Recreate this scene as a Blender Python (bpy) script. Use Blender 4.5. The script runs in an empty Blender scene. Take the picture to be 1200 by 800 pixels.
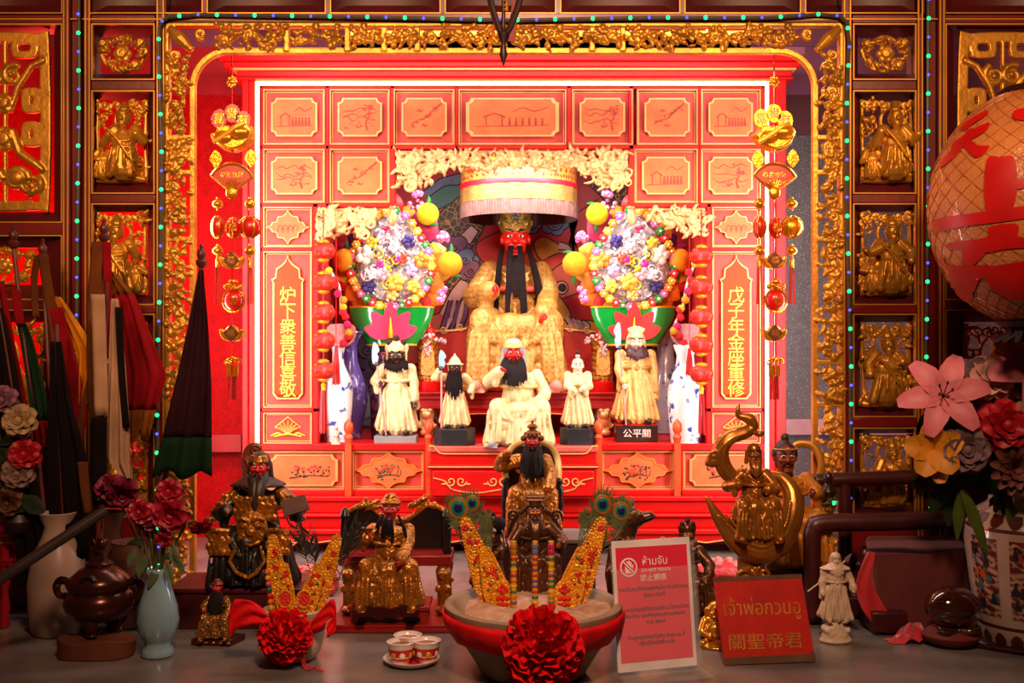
import bpy, bmesh, math, random
import numpy as np
from mathutils import Vector, Matrix, Euler
from math import sin, cos, pi, radians as R, sqrt, atan2
F, CZ = 1250.0, 1.6
TZ = 0.79                                   # height of the altar table top
rng = random.Random(7)
SC = bpy.context.scene
COL = SC.collection
def P(px, py, Y): return Vector(((px - 600) * Y / F, Y, CZ - (py - 400) * Y / F))
def lin(h):
    h = h.lstrip('#'); c = [int(h[i:i + 2], 16) / 255 for i in (0, 2, 4)]
    return tuple(x / 12.92 if x <= .04045 else ((x + .055) / 1.055) ** 2.4 for x in c)
# ---------------------------------------------------------------- materials
MATS = {}
def M(name, col, rough=.5, metal=0., var=.18, vs=12., bump=0., bs=60., bk='noise', emit=0., col2=None, thr=.5, edge=.06, pk='noise', coat=0., spec=.5, alpha=1., trans=0., sheen=0., ps=None):
    """col / col2: hex colours.  col2 = second pigment laid in a procedural pattern of kind pk."""
    if name in MATS: return MATS[name]
    m = bpy.data.materials.new(name); m.use_nodes = True; MATS[name] = m
    nt = m.node_tree; N = nt.nodes; L = nt.links; b = N['Principled BSDF']
    c = lin(col)
    tc = N.new('ShaderNodeTexCoord')
    def tex(kind, scale):
        if kind == 'voronoi':
            t = N.new('ShaderNodeTexVoronoi'); t.inputs['Scale'].default_value = scale; o = t.outputs['Distance']
        elif kind == 'cells':
            t = N.new('ShaderNodeTexVoronoi'); t.feature = 'DISTANCE_TO_EDGE'; t.inputs['Scale'].default_value = scale; o = t.outputs['Distance']
        elif kind == 'wave':
            t = N.new('ShaderNodeTexWave'); t.inputs['Scale'].default_value = scale; t.inputs['Distortion'].default_value = 4; o = t.outputs['Color']
        elif kind == 'wavez':
            t = N.new('ShaderNodeTexWave'); t.bands_direction = 'Z'; t.inputs['Scale'].default_value = scale; t.inputs['Distortion'].default_value = 1; o = t.outputs['Color']
        elif kind == 'magic':
            t = N.new('ShaderNodeTexMagic'); t.turbulence_depth = 3; t.inputs['Scale'].default_value = scale; o = t.outputs['Fac']
        else:
            t = N.new('ShaderNodeTexNoise'); t.inputs['Scale'].default_value = scale; t.inputs['Detail'].default_value = 6; o = t.outputs['Fac']
        L.new(tc.outputs['Object'], t.inputs['Vector'])
        return o
    ramp = N.new('ShaderNodeValToRGB')
    lo = [max(0, x * (1 - var)) for x in c]; hi = [min(1, x * (1 + var)) for x in c]
    ramp.color_ramp.elements[0].color = (*lo, 1); ramp.color_ramp.elements[0].position = .3
    ramp.color_ramp.elements[1].color = (*hi, 1); ramp.color_ramp.elements[1].position = .7
    L.new(tex('noise', vs), ramp.inputs['Fac'])
    out = ramp.outputs['Color']
    if col2:
        r2 = N.new('ShaderNodeValToRGB')
        r2.color_ramp.elements[0].color = (0, 0, 0, 1); r2.color_ramp.elements[0].position = max(0, thr - edge)
        r2.color_ramp.elements[1].color = (1, 1, 1, 1); r2.color_ramp.elements[1].position = min(1, thr + edge)
        L.new(tex(pk, ps or bs), r2.inputs['Fac'])
        mx = N.new('ShaderNodeMix'); mx.data_type = 'RGBA'
        L.new(r2.outputs['Color'], mx.inputs[0]); L.new(out, mx.inputs[6]); mx.inputs[7].default_value = (*lin(col2), 1)
        out = mx.outputs[2]
    L.new(out, b.inputs['Base Color'])
    b.inputs['Roughness'].default_value = rough; b.inputs['Metallic'].default_value = metal
    b.inputs['Coat Weight'].default_value = coat; b.inputs['Specular IOR Level'].default_value = spec
    b.inputs['Alpha'].default_value = alpha; b.inputs['Transmission Weight'].default_value = trans
    if sheen: b.inputs['Sheen Weight'].default_value = sheen
    if bump:
        bp = N.new('ShaderNodeBump'); bp.inputs['Strength'].default_value = bump; bp.inputs['Distance'].default_value = .004
        L.new(tex(bk, bs), bp.inputs['Height']); L.new(bp.outputs['Normal'], b.inputs['Normal'])
    if emit:
        L.new(out, b.inputs['Emission Color']); b.inputs['Emission Strength'].default_value = emit
        m.cycles.emission_sampling = 'NONE' if emit < 5 else 'AUTO'
    return m
# ---------------------------------------------------------------- mesh builder
class MB:
    """collects shapes; tr maps the builder's coordinates (x right, y away, z up or image-down) to local ones"""
    def __init__(self, tr=None):
        self.v = []; self.f = []; self.mi = []; self.tr = tr; self.cur = 0
    def add(self, vs, fs):
        b = len(self.v)
        self.v += [tuple(self.tr(*p)) if self.tr else tuple(p) for p in vs]
        self.f += [tuple(i + b for i in f) for f in fs]; self.mi += [self.cur] * len(fs)
        return self
    def box(self, x0, x1, y0, y1, z0, z1):
        return self.add([(x, y, z) for x in (x0, x1) for y in (y0, y1) for z in (z0, z1)],
                        [(0, 1, 3, 2), (4, 6, 7, 5), (0, 4, 5, 1), (2, 3, 7, 6), (0, 2, 6, 4), (1, 5, 7, 3)])
    def obox(self, c, h, rot=(0, 0, 0)):
        m = Euler(rot).to_matrix(); c = Vector(c)
        return self.add([c + m @ Vector((x * h[0], y * h[1], z * h[2])) for x in (-1, 1) for y in (-1, 1) for z in (-1, 1)],
                        [(0, 1, 3, 2), (4, 6, 7, 5), (0, 4, 5, 1), (2, 3, 7, 6), (0, 2, 6, 4), (1, 5, 7, 3)])
    def frame(self, x0, x1, z0, z1, w, y0, y1):
        """one closed rectangular ring in the xz plane"""
        o = [(x0, z0), (x1, z0), (x1, z1), (x0, z1)]; i = [(x0 + w, z0 + w), (x1 - w, z0 + w), (x1 - w, z1 - w), (x0 + w, z1 - w)]
        return self.ring(o, i, y0, y1)
    def ring(self, o, i, y0, y1):
        n = len(o); vs = [(x, y, z) for y in (y0, y1) for L in (o, i) for x, z in L]; fs = []
        for k in range(n):
            j = (k + 1) % n; a, b, c, d = k, n + k, 2 * n + k, 3 * n + k; a2, b2, c2, d2 = j, n + j, 2 * n + j, 3 * n + j
            fs += [(a, a2, b2, b), (c, d, d2, c2), (a, c, c2, a2), (b, b2, d2, d)]
        return self.add(vs, fs)
    def prism(self, poly, y0, y1, top=1.0):
        n = len(poly); cx = sum(p[0] for p in poly) / n; cz = sum(p[1] for p in poly) / n
        vs = [(cx + (x - cx) * top, y0, cz + (z - cz) * top) for x, z in poly] + [(x, y1, z) for x, z in poly]
        return self.add(vs, [tuple(range(n)), tuple(range(2 * n - 1, n - 1, -1))] + [(k, (k + 1) % n, n + (k + 1) % n, n + k) for k in range(n)])
    def lathe(self, prof, c=(0, 0, 0), n=28, sx=1, sy=1, closed=False, wob=None):
        vs = []; fs = []; m = len(prof)
        for r, z in prof:
            for k in range(n):
                a = 2 * pi * k / n; rr = r * (wob(a, z) if wob else 1)
                vs.append((c[0] + rr * cos(a) * sx, c[1] + rr * sin(a) * sy, c[2] + z))
        for i in range(m - 1):
            for k in range(n):
                j = (k + 1) % n; fs.append((i * n + k, i * n + j, (i + 1) * n + j, (i + 1) * n + k))
        if closed: fs += [((m - 1) * n + k, (m - 1) * n + (k + 1) % n, (k + 1) % n, k) for k in range(n)]
        else: fs += [tuple(range(n)), tuple(range(m * n - 1, (m - 1) * n - 1, -1))]
        return self.add(vs, fs)
    def tube(self, pts, r, n=8, flat=1.0, up=None):
        pts = [Vector(p) for p in pts]; m = len(pts)
        rs = list(r) if hasattr(r, '__len__') else [r] * m
        if len(rs) != m:
            rs = [np.interp(i / (m - 1) * (len(rs) - 1), range(len(rs)), rs) for i in range(m)]
        vs = []; fs = []; nrm = None
        for i, p in enumerate(pts):
            t = (pts[min(i + 1, m - 1)] - pts[max(i - 1, 0)])
            t = t.normalized() if t.length > 1e-9 else Vector((0, 0, 1))
            if up is not None: nrm = Vector(up) - t * t.dot(Vector(up))
            elif nrm is None: nrm = t.orthogonal()
            else: nrm = nrm - t * t.dot(nrm)
            if nrm.length < 1e-9: nrm = t.orthogonal()
            nrm.normalize(); bi = t.cross(nrm)
            for k in range(n):
                a = 2 * pi * k / n; vs.append(p + (nrm * cos(a) * flat + bi * sin(a)) * max(rs[i], 1e-6))
        for i in range(m - 1):
            for k in range(n):
                j = (k + 1) % n; fs.append((i * n + k, i * n + j, (i + 1) * n + j, (i + 1) * n + k))
        fs += [tuple(range(n)), tuple(range(m * n - 1, (m - 1) * n - 1, -1))]
        return self.add(vs, fs)
    def ell(self, c, r, rot=None, nu=14, nv=9):
        if not hasattr(r, '__len__'): r = (r, r, r)
        m = Euler(rot).to_matrix() if rot else Matrix.Identity(3); c = Vector(c); vs = [c + m @ Vector((0, 0, r[2]))]; fs = []
        for i in range(1, nv):
            t = pi * i / nv
            vs += [c + m @ Vector((r[0] * sin(t) * cos(2 * pi * k / nu), r[1] * sin(t) * sin(2 * pi * k / nu), r[2] * cos(t))) for k in range(nu)]
        vs.append(c + m @ Vector((0, 0, -r[2]))); e = len(vs) - 1
        for k in range(nu):
            j = (k + 1) % nu; fs += [(0, 1 + k, 1 + j), (e, e - nu + j, e - nu + k)]
            fs += [(1 + i * nu + k, 1 + (i + 1) * nu + k, 1 + (i + 1) * nu + j, 1 + i * nu + j) for i in range(nv - 2)]
        return self.add(vs, fs)
    def cap(self, a, b, ra, rb, n=14):
        a, b = Vector(a), Vector(b); d = (b - a); u = d.normalized() if d.length > 1e-9 else Vector((0, 0, 1))
        pts = []; rs = []
        for t in (-1, -.8, -.4, 0): pts.append(a + u * ra * t); rs.append(ra * sqrt(max(0, 1 - t * t)) + 1e-4 * ra)
        for t in (0, .4, .8, 1): pts.append(b + u * rb * t); rs.append(rb * sqrt(max(0, 1 - t * t)) + 1e-4 * rb)
        return self.tube(pts, rs, n)
    def sheet(self, rows, thick=0.0):
        """grid of points rows[i][j]; closed thin solid when thick"""
        m, n = len(rows), len(rows[0]); vs = [Vector(p) for r in rows for p in r]
        q = [(i * n + j, i * n + j + 1, (i + 1) * n + j + 1, (i + 1) * n + j) for i in range(m - 1) for j in range(n - 1)]
        if not thick: return self.add(vs, q)
        k = len(vs); vs2 = [v + Vector((0, thick, 0)) for v in vs]
        loop = [j for j in range(n)] + [i * n + n - 1 for i in range(1, m)] + [(m - 1) * n + j for j in range(n - 2, -1, -1)] + [i * n for i in range(m - 2, 0, -1)]
        side = [(loop[a], loop[(a + 1) % len(loop)], loop[(a + 1) % len(loop)] + k, loop[a] + k) for a in range(len(loop))]
        return self.add(vs + vs2, q + [tuple(x + k for x in reversed(f)) for f in q] + side)
    def text(self, s, size, cx, cz, y, depth, sx=1.0, align='CENTER', rot=0., fn=None, bold=0.):
        c = bpy.data.curves.new('t', 'FONT'); c.body = s; c.size = 1; c.align_x = align; c.extrude = .5 if depth else 0; c.offset = bold; c.resolution_u = 2
        o = bpy.data.objects.new('t', c); COL.objects.link(o)
        me = bpy.data.meshes.new_from_object(o.evaluated_get(bpy.context.evaluated_depsgraph_get()))
        sg = -1 if (self.tr and getattr(self, 'flip', False)) else 1
        ca, sa = cos(rot), sin(rot); vs = []
        for v in me.vertices:
            x, z = v.co.x * size * sx, (v.co.y - .36) * size
            x, z = x * ca - z * sa, x * sa + z * ca
            q = (cx + x, y - (v.co.z) * depth, cz + z * sg)
            vs.append(fn(*q) if fn else q)
        self.add(vs, [tuple(p.vertices) for p in me.polygons])
        bpy.data.objects.remove(o); bpy.data.meshes.remove(me); bpy.data.curves.remove(c)
        return self
    def n(self): return len(self.v)

def mkmesh(mb, name, mats, smooth=40, weld=False, s=1.0):
    me = bpy.data.meshes.new(name)
    me.from_pydata([(x * s, y * s, z * s) for x, y, z in mb.v], [], mb.f)
    me.polygons.foreach_set('material_index', mb.mi)
    bm = bmesh.new(); bm.from_mesh(me); bmesh.ops.recalc_face_normals(bm, faces=bm.faces); bm.to_mesh(me); bm.free()
    for m in (mats if isinstance(mats, (list, tuple)) else [mats]): me.materials.append(m)
    if smooth: me.shade_smooth() if smooth >= 180 else me.set_sharp_from_angle(angle=R(smooth))
    return me
def shade(me, ang):
    me.polygons.foreach_set('use_smooth', [True] * len(me.polygons))
    if ang < 180: me.set_sharp_from_angle(angle=R(ang))
def fuse(mb, voxel, it=2, s=1.0):
    """one continuous skin over overlapping shapes"""
    me = mkmesh(mb, 'tmp', [], 0, s=s); o = bpy.data.objects.new('tmp', me); COL.objects.link(o)
    md = o.modifiers.new('r', 'REMESH'); md.mode = 'VOXEL'; md.voxel_size = voxel * s
    if it:
        sm = o.modifiers.new('s', 'SMOOTH'); sm.iterations = it; sm.factor = .5
    r = bpy.data.meshes.new_from_object(o.evaluated_get(bpy.context.evaluated_depsgraph_get()))
    bpy.data.objects.remove(o); bpy.data.meshes.remove(me)
    return r
def T(name, label=None, cat=None, px=600, py=400, Y=1., rz=0., group=None, kind=None, loc=None):
    """a thing: an Empty at its base; its parts use pixels of its own distance as units"""
    o = bpy.data.objects.new(name, None); COL.objects.link(o); o.empty_display_size = .05
    o.location = loc if loc is not None else P(px, py, Y); o.rotation_euler.z = rz
    props(o, label, cat, group, kind)
    o['_s'] = Y / F; o['_b'] = (px, py)
    return o
def props(o, label=None, cat=None, group=None, kind=None):
    for k, v in (('label', label), ('category', cat), ('group', group), ('kind', kind)):
        if v: o[k] = v
def S(th): return th['_s']
def AB(th):
    """builder in image pixels (x, depth, y-down) on the thing's own plane"""
    bx, by = th['_b']; m = MB(lambda x, y, z: (x - bx, y, by - z)); m.flip = True
    return m
def part(parent, name, mb, mat, voxel=0, it=2, smooth=40, bevel=0., label=None, root=None, fn=None, loc=None, sub=0, kind=None):
    s = S(root or parent)
    if voxel:
        me = fuse(mb, voxel, it, s); me.name = name
        for m in (mat if isinstance(mat, (list, tuple)) else [mat]): me.materials.append(m)
        smooth = 180
    else: me = mkmesh(mb, name, mat, 0, s=s)
    if fn:
        co = np.empty(len(me.vertices) * 3, 'f'); me.vertices.foreach_get('co', co)
        no = np.empty(len(me.vertices) * 3, 'f'); me.vertices.foreach_get('normal', no)
        co = co.reshape(-1, 3); co = fn(co / s, no.reshape(-1, 3)) * s; me.vertices.foreach_set('co', co.astype('f').ravel()); me.update()
    if smooth: shade(me, smooth)
    o = bpy.data.objects.new(name, me); COL.objects.link(o); o.parent = parent
    if loc is not None: o.location = Vector(loc) * s
    if root is None: o['_s'] = parent['_s']; o['_b'] = parent['_b']
    else: o['_s'] = root['_s']; o['_b'] = root['_b']
    if bevel:
        b = o.modifiers.new('b', 'BEVEL'); b.width = bevel * s; b.segments = 2; b.limit_method = 'ANGLE'; b.angle_limit = R(50)
    if sub:
        b = o.modifiers.new('s', 'SUBSURF'); b.levels = sub; b.render_levels = sub
    if label: o['label'] = label
    if kind: o['kind'] = kind
    return o
def clone(root, loc=None, rz=None, label=None, group=None, scale=None):
    """copy a thing with copies of its parts and sub-parts"""
    ch = {}
    for o in COL.objects:
        if o.parent: ch.setdefault(o.parent, []).append(o)
    def cp(o, par):
        c = o.copy(); COL.objects.link(c); c.parent = par
        for k in ch.get(o, []): cp(k, c)
        return c
    r = cp(root, None)
    if loc is not None: r.location = loc
    if rz is not None: r.rotation_euler.z = rz
    if label: r['label'] = label
    if group: r['group'] = group
    if scale: r.scale = (scale,) * 3
    return r
def spiral(cx, cz, r0, r1, a0, turns, y=0, n=18):
    return [(cx + (r0 + (r1 - r0) * t) * cos(a0 + turns * 2 * pi * t), y, cz + (r0 + (r1 - r0) * t) * sin(a0 + turns * 2 * pi * t)) for t in [i / (n - 1) for i in range(n)]]
def bez(p0, p1, p2, p3, n=12):
    p0, p1, p2, p3 = map(Vector, (p0, p1, p2, p3))
    return [p0 * (1 - t) ** 3 + p1 * 3 * t * (1 - t) ** 2 + p2 * 3 * t * t * (1 - t) + p3 * t ** 3 for t in [i / (n - 1) for i in range(n)]]
def notched(x0, x1, z0, z1, c):
    """rectangle with scooped corners"""
    o = []
    for (cx, cz, a0) in ((x0, z0, 90), (x1, z0, 180), (x1, z1, 270), (x0, z1, 0)):
        for k in range(5):
            a = R(a0 - 22.5 * k); o.append((cx + c * cos(a), cz + c * sin(a)))
    return o
def catm(pts, n=6, closed=False):
    pts = [Vector(p) for p in pts]; m = len(pts); out = []
    for i in range(m if closed else m - 1):
        g = (lambda k: pts[k % m]) if closed else (lambda k: pts[min(max(k, 0), m - 1)])
        a, b, c, d = g(i - 1), g(i), g(i + 1), g(i + 2)
        for k in range(n):
            t = k / n; out.append(.5 * ((2 * b) + (c - a) * t + (2 * a - 5 * b + 4 * c - d) * t * t + (3 * b - a - 3 * c + d) * t ** 3))
    if not closed: out.append(pts[-1])
    return out
def c2(pts, n=5, closed=True): return [(p.x, p.y) for p in catm([(x, z, 0) for x, z in pts], n, closed)]
# ---------------------------------------------------------------- materials
WOOD = M('dark_red_lacquer', '#6b1210', .32, 0, .3, 6, .12, 40)
WOODD = M('deep_maroon_lacquer', '#4a0b10', .45, 0, .3, 6, .1, 40)
GILT = M('old_gilding', '#c98a2c', .38, .55, .35, 9, .35, 70)
GLINE = M('gilt_line', '#c58a30', .4, .4, .2, 9)
RED = M('shrine_red_lacquer', '#c20b08', .42, 0, .12, 8, spec=.25)
REDP = M('shrine_panel_red', '#c8443a', .5, 0, .16, 10, spec=.25)
PLQ = M('plaque_orange', '#da6838', .5, 0, .18, 16, spec=.25)
YLINE = M('shrine_gold_line', '#dc9a58', .4, .2, .1, 9)
INK = M('ink_brush', '#a83624', .7, 0, .3, 20)
INKD = M('dark_ink_brush', '#2a1410', .7)
LEAFI = M('green_brush', '#1f4a2a', .7)
GOLDP = M('gold_paint', '#f0b32a', .35, .5, .15, 30)
CREAMG = M('pale_gilding', '#dca870', .42, .35, .25, 18, .3, 90)
MARB = M('grey_marble', '#776c66', .24, 0, .22, 3.0, col2='#5d5753', bs=5, thr=.58, edge=.12)
GRAN = M('speckled_granite', '#4e4244', .45, 0, .2, 30, col2='#84787a', bs=160, thr=.62, edge=.04)
PLAS = M('maroon_plaster', '#5c2024', .8)
DARKW = M('dark_timber', '#2e100c', .45, 0, .3, 8, .15, 40)
FLT = M('clay_floor_tile', '#5a3426', .5, 0, .2, 5)
CORD = M('clear_rope_tube', '#4a4238', .3, 0, .2, 30)
BG = M('green_bulb', '#10ff70', .3, emit=4); BB = M('blue_bulb', '#3340ff', .3, emit=4)
LED = M('led_tube', '#ffd08c', .3, emit=9, var=0)
TUBE = M('batten_tube_light', '#ff8a1c', .3, emit=2.4, var=0)
METW = M('white_enamel', '#d8d4d0', .4)
# ---------------------------------------------------------------- room shell
def wallbox(name, x0, x1, y0, y1, z0, z1, m):
    mb = MB().box(x0, x1, y0, y1, z0, z1); me = mkmesh(mb, name, m, 0); o = bpy.data.objects.new(name, me); COL.objects.link(o); o['kind'] = 'structure'; return o
wallbox('floor', -2.8, 2.8, -3, 5.6, -.1, 0, FLT)
wallbox('ceiling', -2.8, 2.8, -3, 5.6, 3.5, 3.6, DARKW)
wallbox('wall_left', -2.8, -2.6, -3, 5.6, 0, 3.5, PLAS)
wallbox('wall_right', 2.6, 2.8, -3, 5.6, 0, 3.5, PLAS)
wallbox('wall_back', -2.6, 2.6, 5.4, 5.6, 0, 3.5, PLAS)
# granite-faced inner wall either side of the shrine, with a lintel above it
WB = 4.42
wx0, wx1 = P(286, 0, WB).x, P(914, 0, WB).x
wallbox('wall_granite_left', -2.6, wx0, WB, WB + .1, TZ, P(0, 112, WB).z, M('red_lit_granite', '#9c0408', .6, 0, .2, 30, spec=.1, col2='#c8140e', bs=150, thr=.6, edge=.05))  # red lamp light is put into the base colour of this left facing
wallbox('wall_granite_right', wx1, 2.6, WB, WB + .1, TZ, P(0, 158, WB).z, GRAN)
wallbox('trim_1', -2.6, 2.6, WB - .03, WB + .1, P(0, 62, WB).z + .02, 3.5, M('plum_plaster', '#7a3a4c', .7))
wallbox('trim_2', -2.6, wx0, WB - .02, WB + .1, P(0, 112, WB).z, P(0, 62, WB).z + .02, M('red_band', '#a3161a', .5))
wallbox('trim_3', wx1, 2.6, WB - .02, WB + .1, P(0, 112, WB).z, P(0, 62, WB).z + .02, M('plum_plaster', '#7a3a4c', .7))
wallbox('trim_4', wx1, 2.6, WB - .01, WB + .1, P(0, 158, WB).z, P(0, 112, WB).z, M('maroon_band', '#4f1418', .6))
wallbox('baseboard_right', wx1, 2.6, WB - .05, WB, P(0, 508, WB).z, P(0, 490, WB).z, M('pale_rail', '#b07a80', .4))
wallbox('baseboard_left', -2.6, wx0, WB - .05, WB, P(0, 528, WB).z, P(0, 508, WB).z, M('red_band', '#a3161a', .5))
# ---------------------------------------------------------------- altar table
tb = T('altar_table', 'long grey marble altar table top carrying all the statues and offerings', 'altar', loc=(0, 3.4, 0)); tb['_s'] = 1.; tb['_b'] = (0, 0)
part(tb, 'table_top', MB().box(-2.58, 2.58, -1.12, 1.4, TZ - .06, TZ), MARB, bevel=.008)
part(tb, 'table_base', MB().box(-2.5, 2.5, -1.0, 1.3, 0.001, TZ - .06), WOODD, bevel=.01)
# ---------------------------------------------------------------- carved reliefs
def scroll(mb, cx, cz, r, a0, turns, th, y=0, dy=3.):
    pts = spiral(cx, cz, r, r * .18, a0, turns, y, 16)
    mb.tube(pts, [th, th * .9, th * .7, th * .5], 7); mb.ell((pts[-1][0], y - 1, pts[-1][2]), (th * .9, th, th * .9), nu=8, nv=6)
def leaf(mb, x, z, ln, w, a, y=0, n=7):
    pts = [(x + ln * t * cos(a + .5 * t), y - 2.2 * sin(pi * t), z + ln * t * sin(a + .5 * t)) for t in [i / (n - 1) for i in range(n)]]
    mb.tube(pts, [w * .35, w * .8, w, w * .75, w * .1], 7)
def rose(mb, x, z, r, y=0):
    for k in range(6):
        a = k * pi / 3; mb.ell((x + r * .62 * cos(a), y, z + r * .62 * sin(a)), (r * .42, 2.6, r * .42), nu=9, nv=6)
    mb.ell((x, y - 1, z), (r * .6, 4, r * .6), nu=10, nv=6); mb.tube(spiral(x, z, r * .6, r * .12, 0, 1.6, y - 4), .9, 5)
def mini_figure(mb, x, z, h, y=-3, r_=None):
    """little carved robed figure, feet at z"""
    r_ = r_ or rng; k = h / 40.
    mb.cap((x, y, z + 4 * k), (x, y - 1, z + 22 * k), 8 * k, 6 * k, 10)
    mb.ell((x, y - 3 * k, z + 19 * k), (7 * k, 5 * k, 6 * k), nu=10, nv=7)
    mb.ell((x, y - 2.5 * k, z + 33.5 * k), (4.4 * k, 4.6 * k, 5.2 * k), nu=12, nv=8); mb.cap((x, y - 7 * k, z + 34 * k), (x, y - 7.4 * k, z + 32.4 * k), .7 * k, 1.0 * k, 7); mb.ell((x, y - 5.5 * k, z + 36 * k), (3.4 * k, 1.6 * k, .9 * k), nu=8, nv=5); mb.cap((x, y - 2 * k, z + 38 * k), (x, y - 1 * k, z + 42 * k), 3.4 * k, 1.6 * k, 8)
    mb.cap((x, y - 5 * k, z + 30 * k), (x, y - 4 * k, z + 24 * k), 2.2 * k, 1 * k, 8)
    for sd in (-1, 1):
        e = (x + sd * 11 * k, y - 2 * k, z + (19 + r_.uniform(-3, 3)) * k)
        mb.cap((x + sd * 6 * k, y, z + 27 * k), e, 3.6 * k, 3.2 * k, 8)
        mb.cap(e, (x + sd * r_.uniform(2, 12) * k, y - 6 * k, z + r_.uniform(14, 26) * k), 3.2 * k, 2.4 * k, 8)
        mb.cap((x + sd * 4 * k, y - 3 * k, z + 13 * k), (x + sd * r_.uniform(4, 9) * k, y - 4 * k, z + 1 * k), 4.4 * k, 2.6 * k, 8)
    for j in range(4): mb.tube([(x + (j - 1.5) * 3.4 * k, y - 7 * k, z + 16 * k), (x + (j - 1.5) * 4.4 * k, y - 8 * k, z + 8 * k), (x + (j - 1.5) * 5 * k, y - 6 * k, z + 2 * k)], .9 * k, 5)
def relief(w, h, kind, seed):
    r_ = random.Random(seed); mb = MB(); hw, hh = w / 2, h / 2
    if kind == 'flower':
        rose(mb, 0, 0, min(w, h) * .24, -3)
        for (x, z) in ((-hw * .72, hh * .5), (hw * .7, hh * .55), (hw * .5, -hh * .6)): rose(mb, x, z, h * .15, -2)
        ring = [(hw * .86 * cos(a) * (1 + .08 * sin(5 * a)), 0, hh * .82 * sin(a) * (1 + .1 * cos(4 * a))) for a in [i * 2 * pi / 30 for i in range(31)]]
        mb.tube(ring, 2.4, 7)
        for i in range(16):
            a = i * 2 * pi / 16 + r_.uniform(-.2, .2); leaf(mb, hw * .5 * cos(a), hh * .5 * sin(a), h * .3, 2.6, a + r_.uniform(-.9, .9), r_.uniform(-3, 0))
        for i in range(5):
            a = i * 2 * pi / 5 + .4; scroll(mb, hw * .7 * cos(a), hh * .66 * sin(a), h * .14, r_.uniform(0, 6), 1.2, 1.8, -1)
    elif kind == 'figure':
        mb.tube([(-hw + 2, 1, -hh + 4), (-hw * .4, -1, -hh + 5), (0, -2, -hh + 4), (hw * .5, -1, -hh + 6), (hw - 2, 1, -hh + 4)], [4, 6, 5, 6, 4], 8)
        fx = r_.uniform(-.12, .12) * w; sx = hw * (.62 if fx < 0 else -.62)
        mb.tube([(fx + w * .22 * cos(a), 1, hh * .45 + w * .26 * sin(a)) for a in [i * pi / 10 for i in range(-1, 12)]], 2.3, 7)
        for i in range(26):                                 # clouds, rocks and foliage packed round the figures
            x = r_.choice((-1, 1)) * hw * r_.uniform(.45, .93); z = r_.uniform(-hh * .9, hh * .92)
            if r_.random() < .5: scroll(mb, x, z, w * r_.uniform(.07, .13), r_.uniform(0, 6), 1.3, 1.7, r_.uniform(-1, 3))
            leaf(mb, x, z, w * r_.uniform(.14, .24), r_.uniform(1.8, 3.2), r_.uniform(0, 6.28), r_.uniform(-2, 3), 6)
        for i in range(9):
            x = -hw + w * (.06 + .11 * i); z = hh - h * .06 - r_.uniform(0, h * .05); scroll(mb, x, z, w * .075, r_.uniform(0, 6), 1.2, 1.7, 0); leaf(mb, x, z - 3, w * .15, 2.2, -pi / 2 + r_.uniform(-.9, .9), 0, 6)
        for sd in (-1, 1):
            mb.tube([(sd * (hw - 2.5 + r_.uniform(-1, 1)), 2, -hh + h * t) for t in (.02, .2, .4, .6, .8, .98)], [2.4, 3.2, 2, 3, 2.2, 3], 7)
        mini_figure(mb, fx, -hh + 7, h * .80, -5, r_); mini_figure(mb, sx, -hh + 6, h * .44, -3, r_)
        k = h * .8 / 40
        for q in range(4): mb.tube([(fx + (-7 + 2 * q) * k, -11 * k * .7 - 5, -hh + 7 + (26 - 2 * q) * k), (fx + (-1 + 2 * q) * k, -8 * k - 5, -hh + 7 + (19 - 3 * q) * k), (fx + (5 + q) * k, -7 * k - 4, -hh + 7 + (20 - 4 * q) * k)], .9 * k, 5)
        mb.ell((-sx * .6, -6, -hh + h * .42), (w * .13, 3.5, w * .13)); mb.tube(spiral(-sx * .6, -hh + h * .42, w * .12, 1, 0, 1.5, -9), 1.1, 5)
    elif kind == 'fret':                                   # big rounded key-fret with dragon scrolls
        def loop(x0, x1, z0, z1, t, c=5):
            p = notched(x0, x1, z0, z1, -0.01)
            o = c2([(x0 + c, z0), (x1 - c, z0), (x1, z0 + c), (x1, z1 - c), (x1 - c, z1), (x0 + c, z1), (x0, z1 - c), (x0, z0 + c)], 3)
            cx, cz = (x0 + x1) / 2, (z0 + z1) / 2
            t = t * 1.7; i_ = [(cx + (x - cx) * (1 - 2 * t / (x1 - x0)), cz + (z - cz) * (1 - 2 * t / (z1 - z0))) for x, z in o]
            mb.ring(o, i_, -2.5, 3)
        loop(-hw, hw, -hh, hh, 7, 14)
        for sd in (-1, 1):
            loop(sd * hw * .44 - 15, sd * hw * .44 + 15, hh * .72, hh * .96, 5)
            for (z0, z1) in ((.10, .38), (-.28, .0)):
                xa, xb = sd * hw * .38, sd * hw * .82; loop(min(xa, xb), max(xa, xb), hh * z0, hh * z1, 6)
            mb.tube([(sd * hw * .9, 0, hh * .7), (sd * hw * .6, -2, hh * .62), (sd * hw * .3, -2, hh * .38), (sd * hw * .12, -1, hh * .1)], [5, 4, 4, 3], 8)
            scroll(mb, sd * hw * .2, hh * .52, 13, 1 if sd > 0 else 2, 1.3, 4.5, -2)
            mb.tube([(sd * hw * .15, -1, -hh * .1), (sd * hw * .35, -2, -hh * .36), (sd * hw * .7, -3, -hh * .48), (sd * hw * .88, -2, -hh * .56)], [6, 6, 5, 3.5], 8)
            scroll(mb, sd * hw * .3, -hh * .66, 15, 0, 1.4, 5, -3); scroll(mb, sd * hw * .62, -hh * .7, 13, 3, 1.3, 4.5, -2)
            mb.ell((sd * hw * .3, -5, -hh * .64), (10, 5, 9)); leaf(mb, sd * hw * .55, -hh * .86, 18, 5, .6, -2); leaf(mb, sd * hw * .8, -hh * .82, 24, 4.5, 1.2, -1)
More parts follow.
